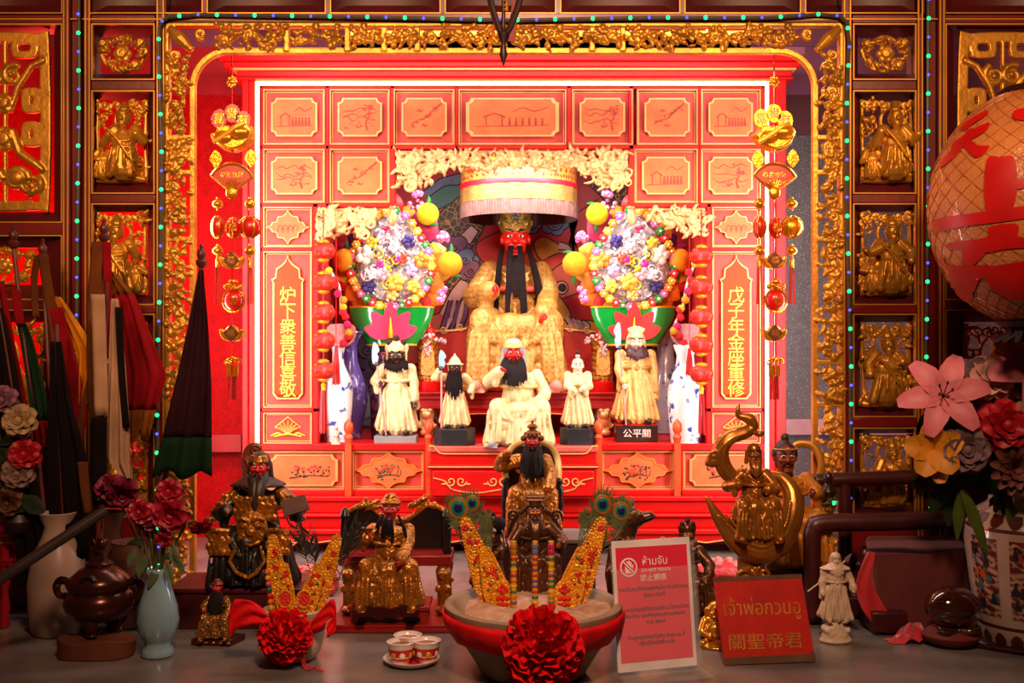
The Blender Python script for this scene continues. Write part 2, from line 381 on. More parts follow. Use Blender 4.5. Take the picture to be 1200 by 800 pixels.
        rose(mb, 0, -hh * .2, 15, -3); rose(mb, 0, hh * .2, 12, -3); mb.cap((0, 0, hh * .9), (0, 0, -hh * .9), 3, 3)
    return mb
# ---------------------------------------------------------------- carved partition screen
YS = 3.25
sc_ = T('carved_screen', 'dark red lacquered wooden screen with gilded carved panels around the shrine opening', 'carved screen', 600, 711, YS)
fr = AB(sc_)
def mir(x): return 1181 - x
pans = [(-62, 75, 28, 262, (-50, 55, 37, 245), 'fret'), (-62, 75, 275, 352, (-42, 46, 288, 334), 'flower'), (-62, 75, 362, 560, (-42, 46, 376, 520), 'figure'),
        (108, 183, 28, 95, (110, 172, 38, 84), 'flower'), (108, 183, 106, 228, (107, 169, 112, 213), 'figure'), (108, 183, 238, 358, (108, 169, 245, 346), 'figure'),
        (108, 183, 367, 489, (109, 169, 376, 478), 'figure'), (108, 183, 500, 606, (109, 169, 508, 596), 'figure')]
allp = [p for p in pans] + [(mir(b), mir(a), c, d, (mir(q[1]), mir(q[0]), q[2], q[3]), k) for a, b, c, d, q, k in pans]
for sg in (0, 1):
    g = (lambda x: x) if not sg else mir
    for x0, x1, y0 in ((75, 84, -6), (84, 100, 0), (100, 108, -4), (183, 196, -2), (-90, -62, -4)):
        a, b = sorted((g(x0), g(x1))); fr.box(a, b, y0, 16, -130, 711)
    for z0, z1 in ((18, 28), (262, 275), (352, 362), (560, 711)): a, b = sorted((g(-62), g(75))); fr.box(a, b, -3, 16, z0, z1)
    for z0, z1 in ((18, 28), (95, 106), (228, 238), (358, 367), (489, 500), (606, 711)): a, b = sorted((g(108), g(183))); fr.box(a, b, -3, 16, z0, z1)
fr.box(-90, 1271, -4, 18, -130, -60); fr.box(196, 985, -3, 16, 16, 27); fr.box(196, 985, 0, 20, 24, 29)
part(sc_, 'screen_frame', fr, WOOD, bevel=1.0)
gl = AB(sc_)
gl.box(-62, 1243, -4.2, -2, 22.8, 24.2)
for sg in (0, 1):
    g = (lambda x: x) if not sg else mir
    for x in (77.5, 82, 102, 106.5, 186, 193): gl.box(g(x) - .8, g(x) + .8, -7 if x < 84 else -5, -1, -60, 700)
part(sc_, 'gilt_moulding', gl, GLINE)
for i, (x0, x1, z0, z1, q, kind) in enumerate(allp):
    pm = AB(sc_)
    def rect(a, b, c, d): return [(a, c), (b, c), (b, d), (a, d)]
    o = rect(x0, x1, z0, z1); n = rect(q[0] - 2, q[1] + 2, q[2] - 2, q[3] + 2) if kind == 'fret' else rect(q[0] + 1, q[1] - 1, q[2] + 1, q[3] - 1)
    # sloping recess from the frame down to the pierced opening
    vs = [(x, 0, z) for x, z in o] + [(x, 15, z) for x, z in n] + [(x, 20, z) for x, z in o] + [(x, 20, z) for x, z in n]
    fs = []
    for k in range(4):
        j = (k + 1) % 4; fs += [(k, j, 4 + j, 4 + k), (8 + k, 12 + k, 12 + j, 8 + j), (k, 8 + k, 8 + j, j), (4 + k, 4 + j, 12 + j, 12 + k)]
    pm.add(vs, fs); p = part(sc_, 'panel', pm, WOODD)
    gm = AB(sc_); gm.frame(x0 + .5, x1 - .5, z0 + .5, z1 - .5, 1.5, -4, 1); part(p, 'gilt_edge', gm, GLINE)
    w, h = q[1] - q[0], q[3] - q[2]
    rm = relief(w, h, kind, 11 + i); b = sc_['_b']
    rp = part(p, 'carved_relief', rm, GILT, voxel=.75 if kind != 'fret' else 1.1, it=1, root=sc_); rp.location = Vector(((q[0] + q[1]) / 2 - b[0], 10 if kind != 'fret' else 8, b[1] - (q[2] + q[3]) / 2)) * S(sc_)
hx = [(-62, 75), (105, 239), (243, 383), (387, 517), (521, 652), (656, 797), (801, 938), (942, 1078), (1105, 1243)]
for a, b in hx:
    pm = AB(sc_); z0, z1 = -58, 17
    o = [(a, z0), (b, z0), (b, z1), (a, z1)]; n = [(a + 17, z0 + 14), (b - 17, z0 + 14), (b - 17, z1 - 14), (a + 17, z1 - 14)]
    vs = [(x, -1, z) for x, z in o] + [(x, 11, z) for x, z in n] + [(x, 16, z) for x, z in o]
    pm.add(vs, [(k, (k + 1) % 4, 4 + (k + 1) % 4, 4 + k) for k in range(4)] + [(4, 5, 6, 7), (11, 10, 9, 8)] + [(k, 8 + k, 8 + (k + 1) % 4, (k + 1) % 4) for k in range(4)])
    p = part(sc_, 'header_panel', pm, WOODD)
    gm = AB(sc_); gm.frame(a + .3, b - .3, z0, z1, 1.3, -4, 0); part(p, 'gilt_edge', gm, GLINE)
    st = AB(sc_); st.box(b, b + 4, -4, 16, z0, z1); part(p, 'stile', st, WOOD)
# pierced gilded arch
ar = AB(sc_)
def arch_path(x0, x1, zt, zb, r, n=8):
    p = [(x0, zb), (x0, zt + r)] + [(x0 + r - r * cos(pi / 2 * k / n), zt + r - r * sin(pi / 2 * k / n)) for k in range(1, n)] + [(x0 + r, zt), (x1 - r, zt)] + [(x1 - r + r * sin(pi / 2 * k / n), zt + r - r * cos(pi / 2 * k / n)) for k in range(1, n)] + [(x1, zt + r), (x1, zb)]
    return p
def rail(path, t, y0, y1):
    o = arch_path(*path); i = arch_path(path[0] + t, path[1] - t, path[2] + t, path[3], max(.5, path[4] - t))
    n = len(o); vs = [(x, y, z) for y in (y0, y1) for L in (o, i) for x, z in L]; fs = []
    for k in range(n - 1):
        j = k + 1; fs += [(k, j, n + j, n + k), (2 * n + k, 3 * n + k, 3 * n + j, 2 * n + j), (k, 2 * n + k, 2 * n + j, j), (n + k, n + j, 3 * n + j, 3 * n + k)]
    fs += [(0, n, 3 * n, 2 * n), (n - 1, 3 * n - 1, 4 * n - 1, 2 * n - 1)]
    ar.add(vs, fs)
rail((194, 988, 27, 706, 4), 4.5, -3, 9); rail((222, 959, 56, 706, 46), 6.5, -1, 8)
def vine(p0, p1, wdt, seed):
    """scrolling acanthus between two points, wdt across"""
    r_ = random.Random(seed); d = Vector((p1[0] - p0[0], 0, p1[1] - p0[1])); L_ = d.length; d.normalize(); nn = Vector((-d.z, 0, d.x)); o = Vector((p0[0], 0, p0[1]))
    n = max(2, round(L_ / (wdt * 1.15))); st = L_ / n; pt = lambda u, v, y=0: tuple(o + d * u + nn * v + Vector((0, y, 0)))
    ar.tube([pt(L_ * t, wdt * .26 * sin(pi * n * t), -1) for t in [i / (n * 8) for i in range(n * 8 + 1)]], 2.3, 6)
    for i in range(n):
        sd = 1 if i % 2 else -1; u = (i + .5) * st; v = -sd * wdt * .1
        for q in (0, 1):
            rr = wdt * (.27 if q == 0 else .17); a0 = r_.uniform(0, 6.2)
            pts = [pt(u + (q * .5 - .1) * st + rr * (1 - .75 * t) * cos(a0 + 8 * t), v * (1 - 2.5 * q) + rr * (1 - .75 * t) * sin(a0 + 8 * t), -1 - 2 * t) for t in [k / 14 for k in range(15)]]
            ar.tube(pts, [3.2, 2.9, 2.3, 2.0], 6); ar.ell(pts[-1], 3.0, nu=8, nv=5)
        for q in range(13):
            a = r_.uniform(0, 6.28); x, y, z = pt(u + r_.uniform(-.5, .5) * st, (r_.uniform(.12, .4) if q % 2 else -r_.uniform(.12, .4)) * wdt); leaf(ar, x, z, wdt * r_.uniform(.3, .5), r_.uniform(2.2, 4.0), a, r_.uniform(-3, 0), 6)
    
vine((252, 43), (332, 43), 24, 1); vine((340, 44), (402, 44), 22, 2); vine((412, 44), (446, 44), 20, 3); vine((456, 44), (484, 44), 20, 4); vine((494, 44), (690, 44), 24, 5)
vine((700, 44), (725, 44), 20, 6); vine((735, 44), (850, 44), 22, 7); vine((852, 43), (930, 43), 24, 8)
for x in (336, 407, 450, 489, 694, 730, 848): ar.box(x - 3, x + 3, -2, 8, 29, 60)
for sd in (0, 1):
    g = (lambda x: x) if not sd else (lambda x: 1182 - x)
    for j, (a, b) in enumerate(((66, 156), (166, 198), (206, 276), (284, 420), (430, 470), (478, 600), (608, 700))): vine((g(209), a), (g(209), b), 25, 20 + j + 10 * sd)
    for z in (161, 202, 280, 425, 474, 604): ar.box(min(g(197), g(224)), max(g(197), g(224)), -2, 8, z - 3, z + 3)
    a = g(205); ar.tube([(g(200), -2, 34), (g(212), -3, 46), (g(226), -2, 60)], [4, 8, 4], 8); ar.tube([(g(203), -6, 38), (g(213), -7, 47), (g(223), -6, 56)], [1.6, 2, 1.6], 6); scroll(ar, g(236), 40, 7, 1, 1.3, 2.8, -1); scroll(ar, g(206), 66, 7, 2, 1.3, 2.8, -1)
part(sc_, 'gilded_arch', ar, GILT, voxel=.85, it=1)
# ---------------------------------------------------------------- rope lights
def rope(label, pts, Y, pitch, off, first):
    th = T('rope_light', label, 'rope light', pts[0][0], pts[0][1], Y, group='rope lights on the screen'); m = AB(th)
    pp = [Vector((x, 0, z)) for x, z in pts]; m.tube(pp, 2.3, 8); tube = part(th, 'tube', m, CORD)
    L_ = [0]
    for a, b in zip(pp, pp[1:]): L_.append(L_[-1] + (b - a).length)
    u, k = off, first; me = [None, None]
    while u < L_[-1]:
        i = max(j for j in range(len(L_)) if L_[j] <= u); i = min(i, len(pp) - 2); q = pp[i].lerp(pp[i + 1], (u - L_[i]) / (L_[i + 1] - L_[i]))
        bx, bz = th['_b']; loc = Vector((q.x - bx, -1.6, bz - q.z)) * S(th)
        if me[k % 2] is None:
            mb = MB().ell((0, 0, 0), 2.4 if k % 2 == 0 else 1.8, nu=8, nv=6); o = part(th, 'bulb', mb, (BG, BB)[k % 2], root=th); me[k % 2] = o
        else: o = me[k % 2].copy(); COL.objects.link(o)
        o.location = loc; u += pitch; k += 1
    return th
rope('rope light running straight down the wood beside the leaning flags', [(92, -40), (93, 120), (91, 260), (90, 400), (90, 600)], YS - .025, 22., 13, 1)
rope('rope light running up and around the gilded arch of the shrine opening', [(260, 690), (188, 692), (184, 560), (185, 420), (188, 330), (190, 180), (186, 60), (187, 32), (191, 24), (198, 20), (230, 17.5), (420, 20), (600, 24), (760, 21), (900, 21), (960, 17), (985, 19), (992, 26), (995, 50), (992, 120), (992, 240), (997, 420), (997, 560), (996, 586), (955, 592)], YS - .025, 22., 14, 0)
rope('rope light running straight down the wood beside the big paper lantern', [(1088, -40), (1087, 150), (1087, 280), (1085, 420), (1091, 620)], YS - .025, 22., 18, 0)
# ---------------------------------------------------------------- the red shrine cabinet (distance YC)
YC = 4.1
sh = T('shrine_cabinet', 'tall bright red lacquered shrine cabinet with gold-edged panels and an open niche', 'shrine', 600, 640, YC)
def bars(lst, name, mat, y0=0, y1=12, bevel=.8, par=None):
    m = AB(sh)
    for x0, x1, z0, z1 in lst: m.box(x0, x1, y0, y1, z0, z1)
    return part(par or sh, name, m, mat, bevel=bevel)
rows = [(104, 170), (174, 238), (242, 290), (294, 478), (483, 520)]
mx = lambda x: 1200 - x
# posts and rails of the face frame
m = AB(sh)
for x0, x1 in ((285, 292), (908, 920)): m.box(x0, x1, -6, 30, 84, 640)
for x0, x1 in ((292, 299.5), (901, 908)): m.box(x0, x1, -2, 30, 90, 640)
for x0, x1 in ((305, 308), (381, 386), (457, 463), (737, 743), (818, 821), (892, 896)): m.box(x0, x1, 0, 12, 100, 242 if 320 < x0 < 860 else 580)
for x0, x1 in ((533, 537), (664, 670)): m.box(x0, x1, 0, 12, 100, 175)
for x0, x1 in ((366, 373), (828, 834)): m.box(x0, x1, 0, 14, 238, 527)
m.box(305, 896, 0, 12, 100, 104); m.box(305, 896, 0, 12, 169.5, 175); m.box(457, 463, 0, 12, 175, 240); m.box(737, 743, 0, 12, 175, 240)
for x0, x1 in ((305, 463), (737, 896)): m.box(x0, x1, 0, 12, 237.5, 243)
for x0, x1 in ((305, 373), (828, 896)):
    for z0, z1 in ((289.5, 294.5), (477.5, 483)): m.box(x0, x1, 0, 12, z0, z1)
for x0, x1 in ((305.6, 500), (700, 895)): m.box(x0, x1, -3, 14, 519.5, 527.5); m.box(x0, x1, -2, 12, 574, 580)
for x0, x1 in ((404, 413), (497, 506), (695, 705), (790, 800)): m.box(x0, x1, -2, 12, 520, 580)
m.box(302, 899, 12, 20, 574, 640)
part(sh, 'face_frame', m, RED, bevel=.9)
def panel(x0, x1, z0, z1, plq, kind, seed):
    r_ = random.Random(seed)
    m = AB(sh); m.box(x0, x1, 6, 11, z0, z1); p = part(sh, 'panel', m, REDP)
    g = AB(sh); g.frame(x0 + .6, x1 - .6, z0 + .6, z1 - .6, 1.0, -.6, 6); g.frame(x0 + 2.6, x1 - 2.6, z0 + 2.6, z1 - 2.6, .9, 4.6, 7); part(p, 'gold_line', g, YLINE, root=sh)
    cx, cz = (x0 + x1) / 2, (z0 + z1) / 2
    if plq is None: return p
    a, b, c, d = plq
    if kind == 'cloud' or kind == 'cloudbig':
        hw, hh = (b - a) / 2, (d - c) / 2
        q = [(1, 0), (.8, .1), (.72, .28), (.52, .34), (.46, .62), (.24, .66), (.08, .84), (0, 1)]
        o = q + [(-x, z) for x, z in q[-2::-1]]; o = o + [(x, -z) for x, z in o[-2:0:-1]]
        o = c2([(cx + hw * x, cz + hh * z) for x, z in o], 3)
    elif kind == 'tablet':
        w_ = (b - a) / 2; o = [(cx - w_, d - 6), (cx - w_ + 5, d), (cx + w_ - 5, d), (cx + w_, d - 6), (cx + w_, c + 30), (cx + w_ + 2, c + 27), (cx + w_ - 3, c + 24), (cx + w_ * .78, c + 14), (cx + w_ * .36, c + 9), (cx + w_ * .1, c + 4), (cx, c - 2)]
        o += [(2 * cx - x, z) for x, z in o[-2:3:-1]]
    elif kind == 'lotus': o = None
    else: o = notched(a, b, c, d, 5.5)
    if o:
        m = AB(sh); m.prism(o, 1.5, 7, .95); q = part(p, 'plaque', m, PLQ if kind != 'tablet' else M('tablet_orange', '#d43c06', .5, 0, .2, 6, spec=.2), root=sh)
        k = .955; i_ = [(cx + (x - cx) * k * .985, cz + (z - cz) * k * .985) for x, z in o]; o2 = [(cx + (x - cx) * 1.02, cz + (z - cz) * 1.02) for x, z in o]
        if kind == 'tablet': i_ = [(cx + (x - cx) * .88, cz + (z - cz) * .975) for x, z in o]; o2 = [(cx + (x - cx) * .98, cz + (z - cz) * .995) for x, z in o]
        if kind == 'cloudbig': i_ = [(cx + (x - cx) * .93, cz + (z - cz) * .88) for x, z in o]
        g = AB(sh); g.ring(o2, i_, .6, 6.5); part(p, 'plaque_rim', g, YLINE if kind != 'cloudbig' else M('orange_gold_rim', '#d8742a', .4, .15), root=sh)
    s = AB(sh); y = 1.2; w, h = b - a, d - c
    def st(pts, r, mi=0): s.cur = mi; s.tube([(x, y, z) for x, z in pts], r, 5, .25, (0, 1, 0)); s.cur = 0
    L_ = lambda u, v: (a + w * (.1 + .8 * u), c + h * (.14 + .72 * v))
    if kind == 'land' and seed % 3 == 1:                   # a long branch with birds
        st(c2([L_(.98, .0), L_(.75, .25), L_(.5, .55), L_(.3, .62), L_(.1, .8)], 4, False), [1.4, 1.0, .7, .4])
        for j in range(14): u = r_.uniform(.15, .95); x, z = L_(u, .85 - .85 * u + r_.uniform(-.05, .2)); s.ell((x, y, z), (r_.uniform(1, 2.6), .3, r_.uniform(.6, 1.3)), nu=8, nv=4)
        for u, v in ((.3, .3), (.42, .85)): st(c2([L_(u, v), L_(u + .06, v - .08), L_(u + .1, v), L_(u + .18, v - .1)], 3, False), [.5, 1.1, .8, .3])
    elif kind == 'land' and seed % 3 == 2:                 # a terrace with little people and a pavilion
        st([L_(.0, .85), L_(1, .8)], .5); st([L_(.1, .5), L_(.25, .35), L_(.4, .5)], .9); st([L_(.14, .5), L_(.14, .84)], .6); st([L_(.36, .5), L_(.36, .84)], .6)
        for j in range(6): u = .46 + .09 * j; x, z = L_(u, .72); s.ell((x, y, z), (1.6, .3, 4.2), nu=8, nv=4); s.ell((x, y, z - 5.2), (1.2, .3, 1.2), nu=8, nv=4)
        st(c2([L_(.5, .3), L_(.65, .15), L_(.8, .28), L_(1, .12)], 3, False), [.3, .8, .4])
    elif kind == 'land':                                   # ink landscapes: ridges, a tree, a boat or hut
        for j in range(3):
            v0 = .3 + .2 * j + r_.uniform(-.08, .08)
            st(c2([L_(u, v0 - r_.uniform(0, .22)) for u in (0, .15, .3, .5, .65, .8, 1)], 3, False), [.25, .7, .4, .8, .3])
        u = r_.choice((.18, .72, .8)); st(c2([L_(u, .98), L_(u - .05, .7), L_(u + .04, .45), L_(u + .02, .12)], 3, False), [1.6, 1.2, .8, .4])
        for j in range(10): x, z = L_(u + r_.uniform(-.14, .14), r_.uniform(.05, .45)); s.ell((x, y, z), (r_.uniform(1, 2.8), .3, r_.uniform(.7, 1.6)), nu=8, nv=4)
        for j in range(6): uu, v = r_.uniform(0, .9), r_.uniform(.55, .95); st([L_(uu, v), L_(uu + .1, v + .01)], .35)
        uu = (u + .45) % .8; st([L_(uu, .82), L_(uu + .08, .88), L_(uu + .2, .82)], .8); st([L_(uu + .06, .8), L_(uu + .1, .6), L_(uu + .16, .8)], .5)
    elif kind in ('branch', 'cloudbig', 'cloud'):
        if kind == 'cloud':
            for j in range(4): st(c2([L_(.2 + .15 * j, .7), L_(.25 + .15 * j, .4), L_(.35 + .15 * j, .5), L_(.3 + .15 * j, .6)], 3, False), .5)
        else:
            big = kind == 'cloudbig'; c0, c1, z0_ = (.3, .7, .78) if big else (.25, .95, .85)
            st(c2([L_(c0, z0_), L_((c0 + c1) / 2, z0_ - .12), L_(c1, z0_ - .08), L_(c1 + .02, z0_ - .3)], 3, False), [.9, .6, .4], 1)
            for j in range(4): u = c0 + (c1 - c0) * (j + .5) / 4; st([L_(u, z0_ - .1), L_(u + r_.uniform(-.08, .08), z0_ - .38)], .4, 1)
            for j in range(26): x, z = L_(r_.uniform(c0 - .05, c1 + .05), r_.uniform(.3, .85)); s.cur = 2 if (big and seed % 2) else 1; s.ell((x, y, z), (r_.uniform(.8, 1.9), .3, r_.uniform(.8, 1.5)), nu=8, nv=4)
            for j in range(9):
                x, z = L_(r_.uniform(c0 + .05, c1 - .1), r_.uniform(.3, .6)); s.cur = 3; s.ell((x, y - .1, z), (2.2, .3, 2.0), nu=8, nv=4)
    elif kind == 'lotus':
        s.cur = 4; st(c2([L_(0, .95), L_(.2, .8), L_(.35, .9), L_(.5, .75), L_(.65, .9), L_(.8, .8), L_(1, .95)], 4, False), 1.0, 4); st(c2([L_(.1, .98), L_(.5, .86), L_(.9, .98)], 4, False), .9, 4)
        for j in range(7): an = R(20 + j * 23.3); st(c2([(cx, cz + 4), (cx + 11 * cos(an) * 1.0, cz + 3 - 8 * sin(an)), (cx + 14 * cos(an), cz + 4 - 13 * sin(an))], 3, False), [1.6, 1.4, .3], 5)
        st([(cx - 15, cz - 1), (cx, cz - 13), (cx + 15, cz - 1), (cx, cz + 6), (cx - 15, cz - 1)], .6, 4)
    if s.n(): part(p, 'brush_painting', s, [INK, INKD, LEAFI, M('peony_red', '#c03a1c', .6), GOLDP, M('lotus_orange', '#ef7a1a', .5)], root=sh)
    return p
k = 40
for x0, x1 in ((308, 381), (386, 457), (461, 533), (537, 664), (670, 742), (746, 818), (821, 892)):
    k += 1; panel(x0, x1, *rows[0], (x0 + 10, x1 - 10, 115, 159), 'land', k)
for x0, x1 in ((308, 381), (386, 457), (743, 818), (821, 892)):
    k += 1; panel(x0, x1, *rows[1], (x0 + 10, x1 - 10, 184, 227), 'land', k)
for x0, x1 in ((308, 366), (834, 892)):
    k += 1; panel(x0, x1, *rows[2], (x0 + 4, x1 - 4, 247, 286), 'cloud', k)
    tp = panel(x0, x1, *rows[3], (x0 + 11, x1 - 11, 300, 468), 'tablet', k)
    t = AB(sh); chars = '炉下衆善信喜敬' if x0 < 500 else '戊子年金座重修'
    for i, ch in enumerate(chars): t.text(ch, 20.5, (x0 + x1) / 2, 345.5 + 18.4 * i, 1.6, .8)
    part(tp, 'gold_lettering', t, GOLDP, root=sh)
    panel(x0, x1, *rows[4], (x0 + 4, x1 - 4, 486, 516), 'lotus', k)
for x0, x1, kd in ((308, 404, 'branch'), (413, 497, 'cloudbig'), (705, 790, 'cloudbig'), (800, 892, 'branch')):
    k += 1; panel(x0, x1, 528, 574, (x0 + (9 if kd == 'branch' else 1), x1 - (9 if kd == 'branch' else 1), 533 if kd == 'branch' else 529, 569 if kd == 'branch' else 573), kd, k)
# cornice
m = AB(sh)
for x0, x1, z0, z1, y0 in ((262, 938, 69, 76, -20), (266, 934, 76, 82.5, -16), (280, 926, 84.5, 92, -8), (276, 928, 92, 95, -10)): m.box(x0, x1, y0, 40, z0, z1)
c_ = part(sh, 'cornice', m, RED, bevel=1.2)
m = AB(sh); m.box(274, 930, -12, 30, 82.5, 84.5); part(c_, 'gold_line', m, YLINE, root=sh)
m = AB(sh); m.flip = True; m.text('敬', 12, 432, 65, -21, 1); m.box(262, 938, -19, 30, 60, 69); m.mi[-6:] = [1] * 6
part(c_, 'cornice_top', m, [GOLDP, M('plum_plaster', '#7a3a4c')], root=sh)
# base mouldings and scroll apron
m = AB(sh)
for z0, z1, y0, x0 in ((580, 586, -10, 300), (586, 600, -6, 302), (600, 604, -14, 297), (604, 617, -9, 300), (617, 623, -18, 294)): m.box(x0, 1200 - x0, y0, 14, z0, z1)
part(sh, 'base_moulding', m, RED, bevel=1.2)
m = AB(sh); g = AB(sh)
def scallop(x0, x1, n):
    top = 622; st = (x1 - x0) / n; e = []
    for i in range(n):
        x = x0 + i * st
        e += [(x, 640), (x + st * .1, 640), (x + st * .16, 634), (x + st * .26, 633), (x + st * .3, 637), (x + st * .36, 630), (x + st * .5, 633), (x + st * .64, 630), (x + st * .7, 637), (x + st * .74, 633), (x + st * .84, 634), (x + st * .9, 640)]
    return e + [(x1, 640)]
e = scallop(300, 900, 4); m.prism([(300, 622)] + e + [(900, 622)], -14, -8)
ap = part(sh, 'scroll_apron', m, RED); g.tube([(x, -14.5, z) for x, z in e], .9, 6)
for i in range(8):
    x = 300 + 75 * i + 37; g.tube(spiral(x - 12, 629, 5, .8, 0, 1.3, -14.5), .7, 5); g.tube(spiral(x + 12, 629, 5, .8, pi, -1.3, -14.5), .7, 5)
part(ap, 'gold_scroll', g, YLINE, root=sh)
# centre block with drawer
CB = -26
m = AB(sh); m.box(504, 699, CB - 3, 12, 520.5, 526.5); part(sh, 'centre_ledge', m, M('rose_ledge', '#cf5a52', .4), bevel=.8)
m = AB(sh); m.box(506, 697, CB, 12, 526, 580); m.box(503, 700, CB - 3, 12, 541, 546); part(sh, 'centre_block', m, RED, bevel=.8)
m = AB(sh)
for s_ in (1, -1):
    X = lambda x: x if s_ > 0 else 1203 - x
    m.tube([(X(505), CB - 4, 519.5), (X(511), CB - 4, 520), (X(514), CB - 4, 524), (X(517), CB - 4, 527.5), (X(522), CB - 4, 528.5), (X(602), CB - 4, 528.5)], .9, 6)
m.tube([(504, CB - 4, 543.5), (699, CB - 4, 543.5)], .8, 6); part(sh, 'gold_edge', m, YLINE)
m = AB(sh); m.box(509, 694, CB - 4, CB, 548, 577); dr = part(sh, 'drawer', m, RED, bevel=1.2)
g = AB(sh); g.tube(c2([(510, 556), (524, 560), (532, 569), (560, 573), (601, 568), (642, 573), (670, 569), (678, 560), (693, 556)], 5, False) and [(x, CB - 4.6, z) for x, z in c2([(510, 556), (524, 560), (532, 569), (560, 573), (601, 568), (642, 573), (670, 569), (678, 560), (693, 556)], 5, False)], .8, 6)
for x in (536, 584, 618, 667):
    for sg in (1, -1): g.tube(spiral(x + 6 * sg, 560, 6, 1, 0 if sg > 0 else pi, 1.3 * sg, CB - 4.6), .9, 5); g.ell((x + 13 * sg, CB - 4.6, 563), (4, .6, 1.2), nu=8, nv=5)
part(dr, 'gold_cloud', g, YLINE, root=sh)
# niche shell
ND = 255
m = AB(sh); m.box(366, 834, 0, ND + 6, 520.8, 527); part(sh, 'niche_floor', m, RED)
m = AB(sh); m.box(366, 371, 13, ND, 125, 521); m.box(829, 834, 13, ND, 125, 521); m.box(366, 834, 14, ND, 118, 126); part(sh, 'niche_lining', m, M('niche_red', '#a81a18', .5))
# hanging posts with pale bulbs at their feet
for x in (460, 740):
    m = AB(sh); m.box(x - 3.2, x + 3.2, -5, 4, 175, 241); p = part(sh, 'hanging_post', m, RED, bevel=.6)
    m = AB(sh); m.lathe([(2, 240), (4.5, 243), (2.5, 246), (5.2, 252), (5.6, 258), (3.5, 263), (1, 265)], (x, 0, 0), 12); part(p, 'carved_bud', m, CREAMG, root=sh)
# little railing posts
for x in (409, 503, 701, 793):
    m = AB(sh); m.lathe([(3.4, 527), (4.2, 515), (5.4, 512), (4.2, 509), (3, 508), (5.6, 503), (5.2, 496), (2, 492), (.3, 490)], (x, -4, 0), 12); m.box(x - 3.6, x + 3.6, -8, 0, 519, 580); part(sh, 'railing_post', m, M('rail_orange', '#c8481c', .4))
# gilded valances
def valance(x0, x1, z0, zs, seed, name='carved_valance'):
    r_ = random.Random(seed); m = AB(sh); w = x1 - x0
    dep = lambda u: np.interp(u, [0, .12, .25, .5, .75, .88, 1], zs)
    m.box(x0, x1, 2, 8, z0, z0 + 4)
    for i in range(int(w / 4.2)):
        u = (i + .5) / int(w / 4.2); x = x0 + u * w; dz = dep(u)
        for q in range(max(2, int(dz / 6))):
            z = z0 + 3 + (dz - 5) * (q + r_.random()) / max(2, int(dz / 6)); leaf(m, x, z, r_.uniform(8, 15), r_.uniform(1.8, 3.4), r_.uniform(0, 6.3), r_.uniform(-5, 3), 6)
            if r_.random() < .4: scroll(m, x, z, r_.uniform(4, 7), r_.uniform(0, 6), 1.2, 1.5, r_.uniform(-6, 0))
    for i in range(int(w / 26)):
        u = (i + .5) / int(w / 26); x = x0 + u * w; z = z0 + dep(u) * .5; rose(m, x, z, min(8, dep(u) * .24), -4)
    for sd, u in ((1, .03), (-1, .97)):
        if zs[0] > 25: 
            for q in range(5): scroll(m, x0 + w * u + sd * r_.uniform(3, 18), z0 + 8 + q * zs[0] * .19, 8, r_.uniform(0, 6), 1.3, 2.4, -6 - q)
    return part(sh, name, m, CREAMG, voxel=.9, it=1)
valance(464, 737, 176, [46, 42, 22, 22, 22, 42, 46], 3)
valance(374, 440, 243, [34, 34, 32, 28, 22, 18, 14], 5); valance(760, 827, 243, [14, 18, 22, 28, 32, 34, 34], 6)
# LED border
ld = T('led_strip', 'glowing warm white light strip bordering the red shrine', 'light strip', 600, 550, YC)
m = AB(ld); m.box(300.4, 899.6, -5, -3.2, 96.4, 100.2); m.box(300.4, 304.2, -5, -3.2, 100.2, 560); m.box(895.8, 899.6, -5, -3.2, 100.2, 560); part(ld, 'light_tube', m, LED)
m = AB(ld); m.box(299.8, 900.2, -3.2, -2.4, 95.6, 101); m.box(299.8, 304.9, -3.2, -2.4, 101, 562); m.box(895.6, 900.2, -3.2, -2.4, 101, 562); part(ld, 'channel', m, METW)
# batten light behind the lintel
bt = T('batten_light', 'long fluorescent batten light behind the pierced gilded lintel', 'lamp', 620, 47, 3.62)
m = AB(bt); m.box(400, 880, 0, 14, 43, 54); h_ = AB(bt)
for x in (450, 830): h_.tube([(x, 7, 36), (x, 7, -254)], 1.5, 6); part(bt, 'hanging_rod', h_, METW); part(bt, 'housing', m, METW)
m = AB(bt); m.tube([(405, 4, 38.5), (875, 4, 38.5)], 3.6, 10); part(bt, 'tube', m, TUBE)
# ---------------------------------------------------------------- carved deity figures
SKR = M('red_face_paint', '#c81a12', .35, 0, .1, 30); SKD = M('dark_face_paint', '#3a1c16', .35); SKP = M('pale_face_paint', '#f2cdb4', .4, 0, .06, 30)
SKBZ = M('bronze_skin', '#a8642a', .35, .6, .2, 30)
HAIR = M('black_beard_hair', '#150b0c', .7, 0, .4, 40, .4, 200, 'wave', spec=.25); HAIRB = M('brown_beard_hair', '#170c0e', .8, 0, .4, 40, .4, 200, 'wave', spec=.15)
RGOLD = M('gold_brocade', '#b9853f', .42, .25, .25, 30, .45, 70, 'voronoi', col2='#96642c', pk='magic', ps=26, thr=.6, edge=.1); RCREAM = M('cream_gold_robe', '#e0c494', .45, .1, .2, 20, .25, 110, 'voronoi')
BRONZE = M('antique_gold_robe', '#a86a22', .33, .55, .35, 20, .5, 110, 'voronoi'); BLACKB = M('black_boot', '#1c1413', .4)
WHITE = M('eye_white', '#f0e6da', .3); BLK = M('eye_black', '#0c0808', .3); LIP = M('dark_red_lip', '#7c0f10', .4)
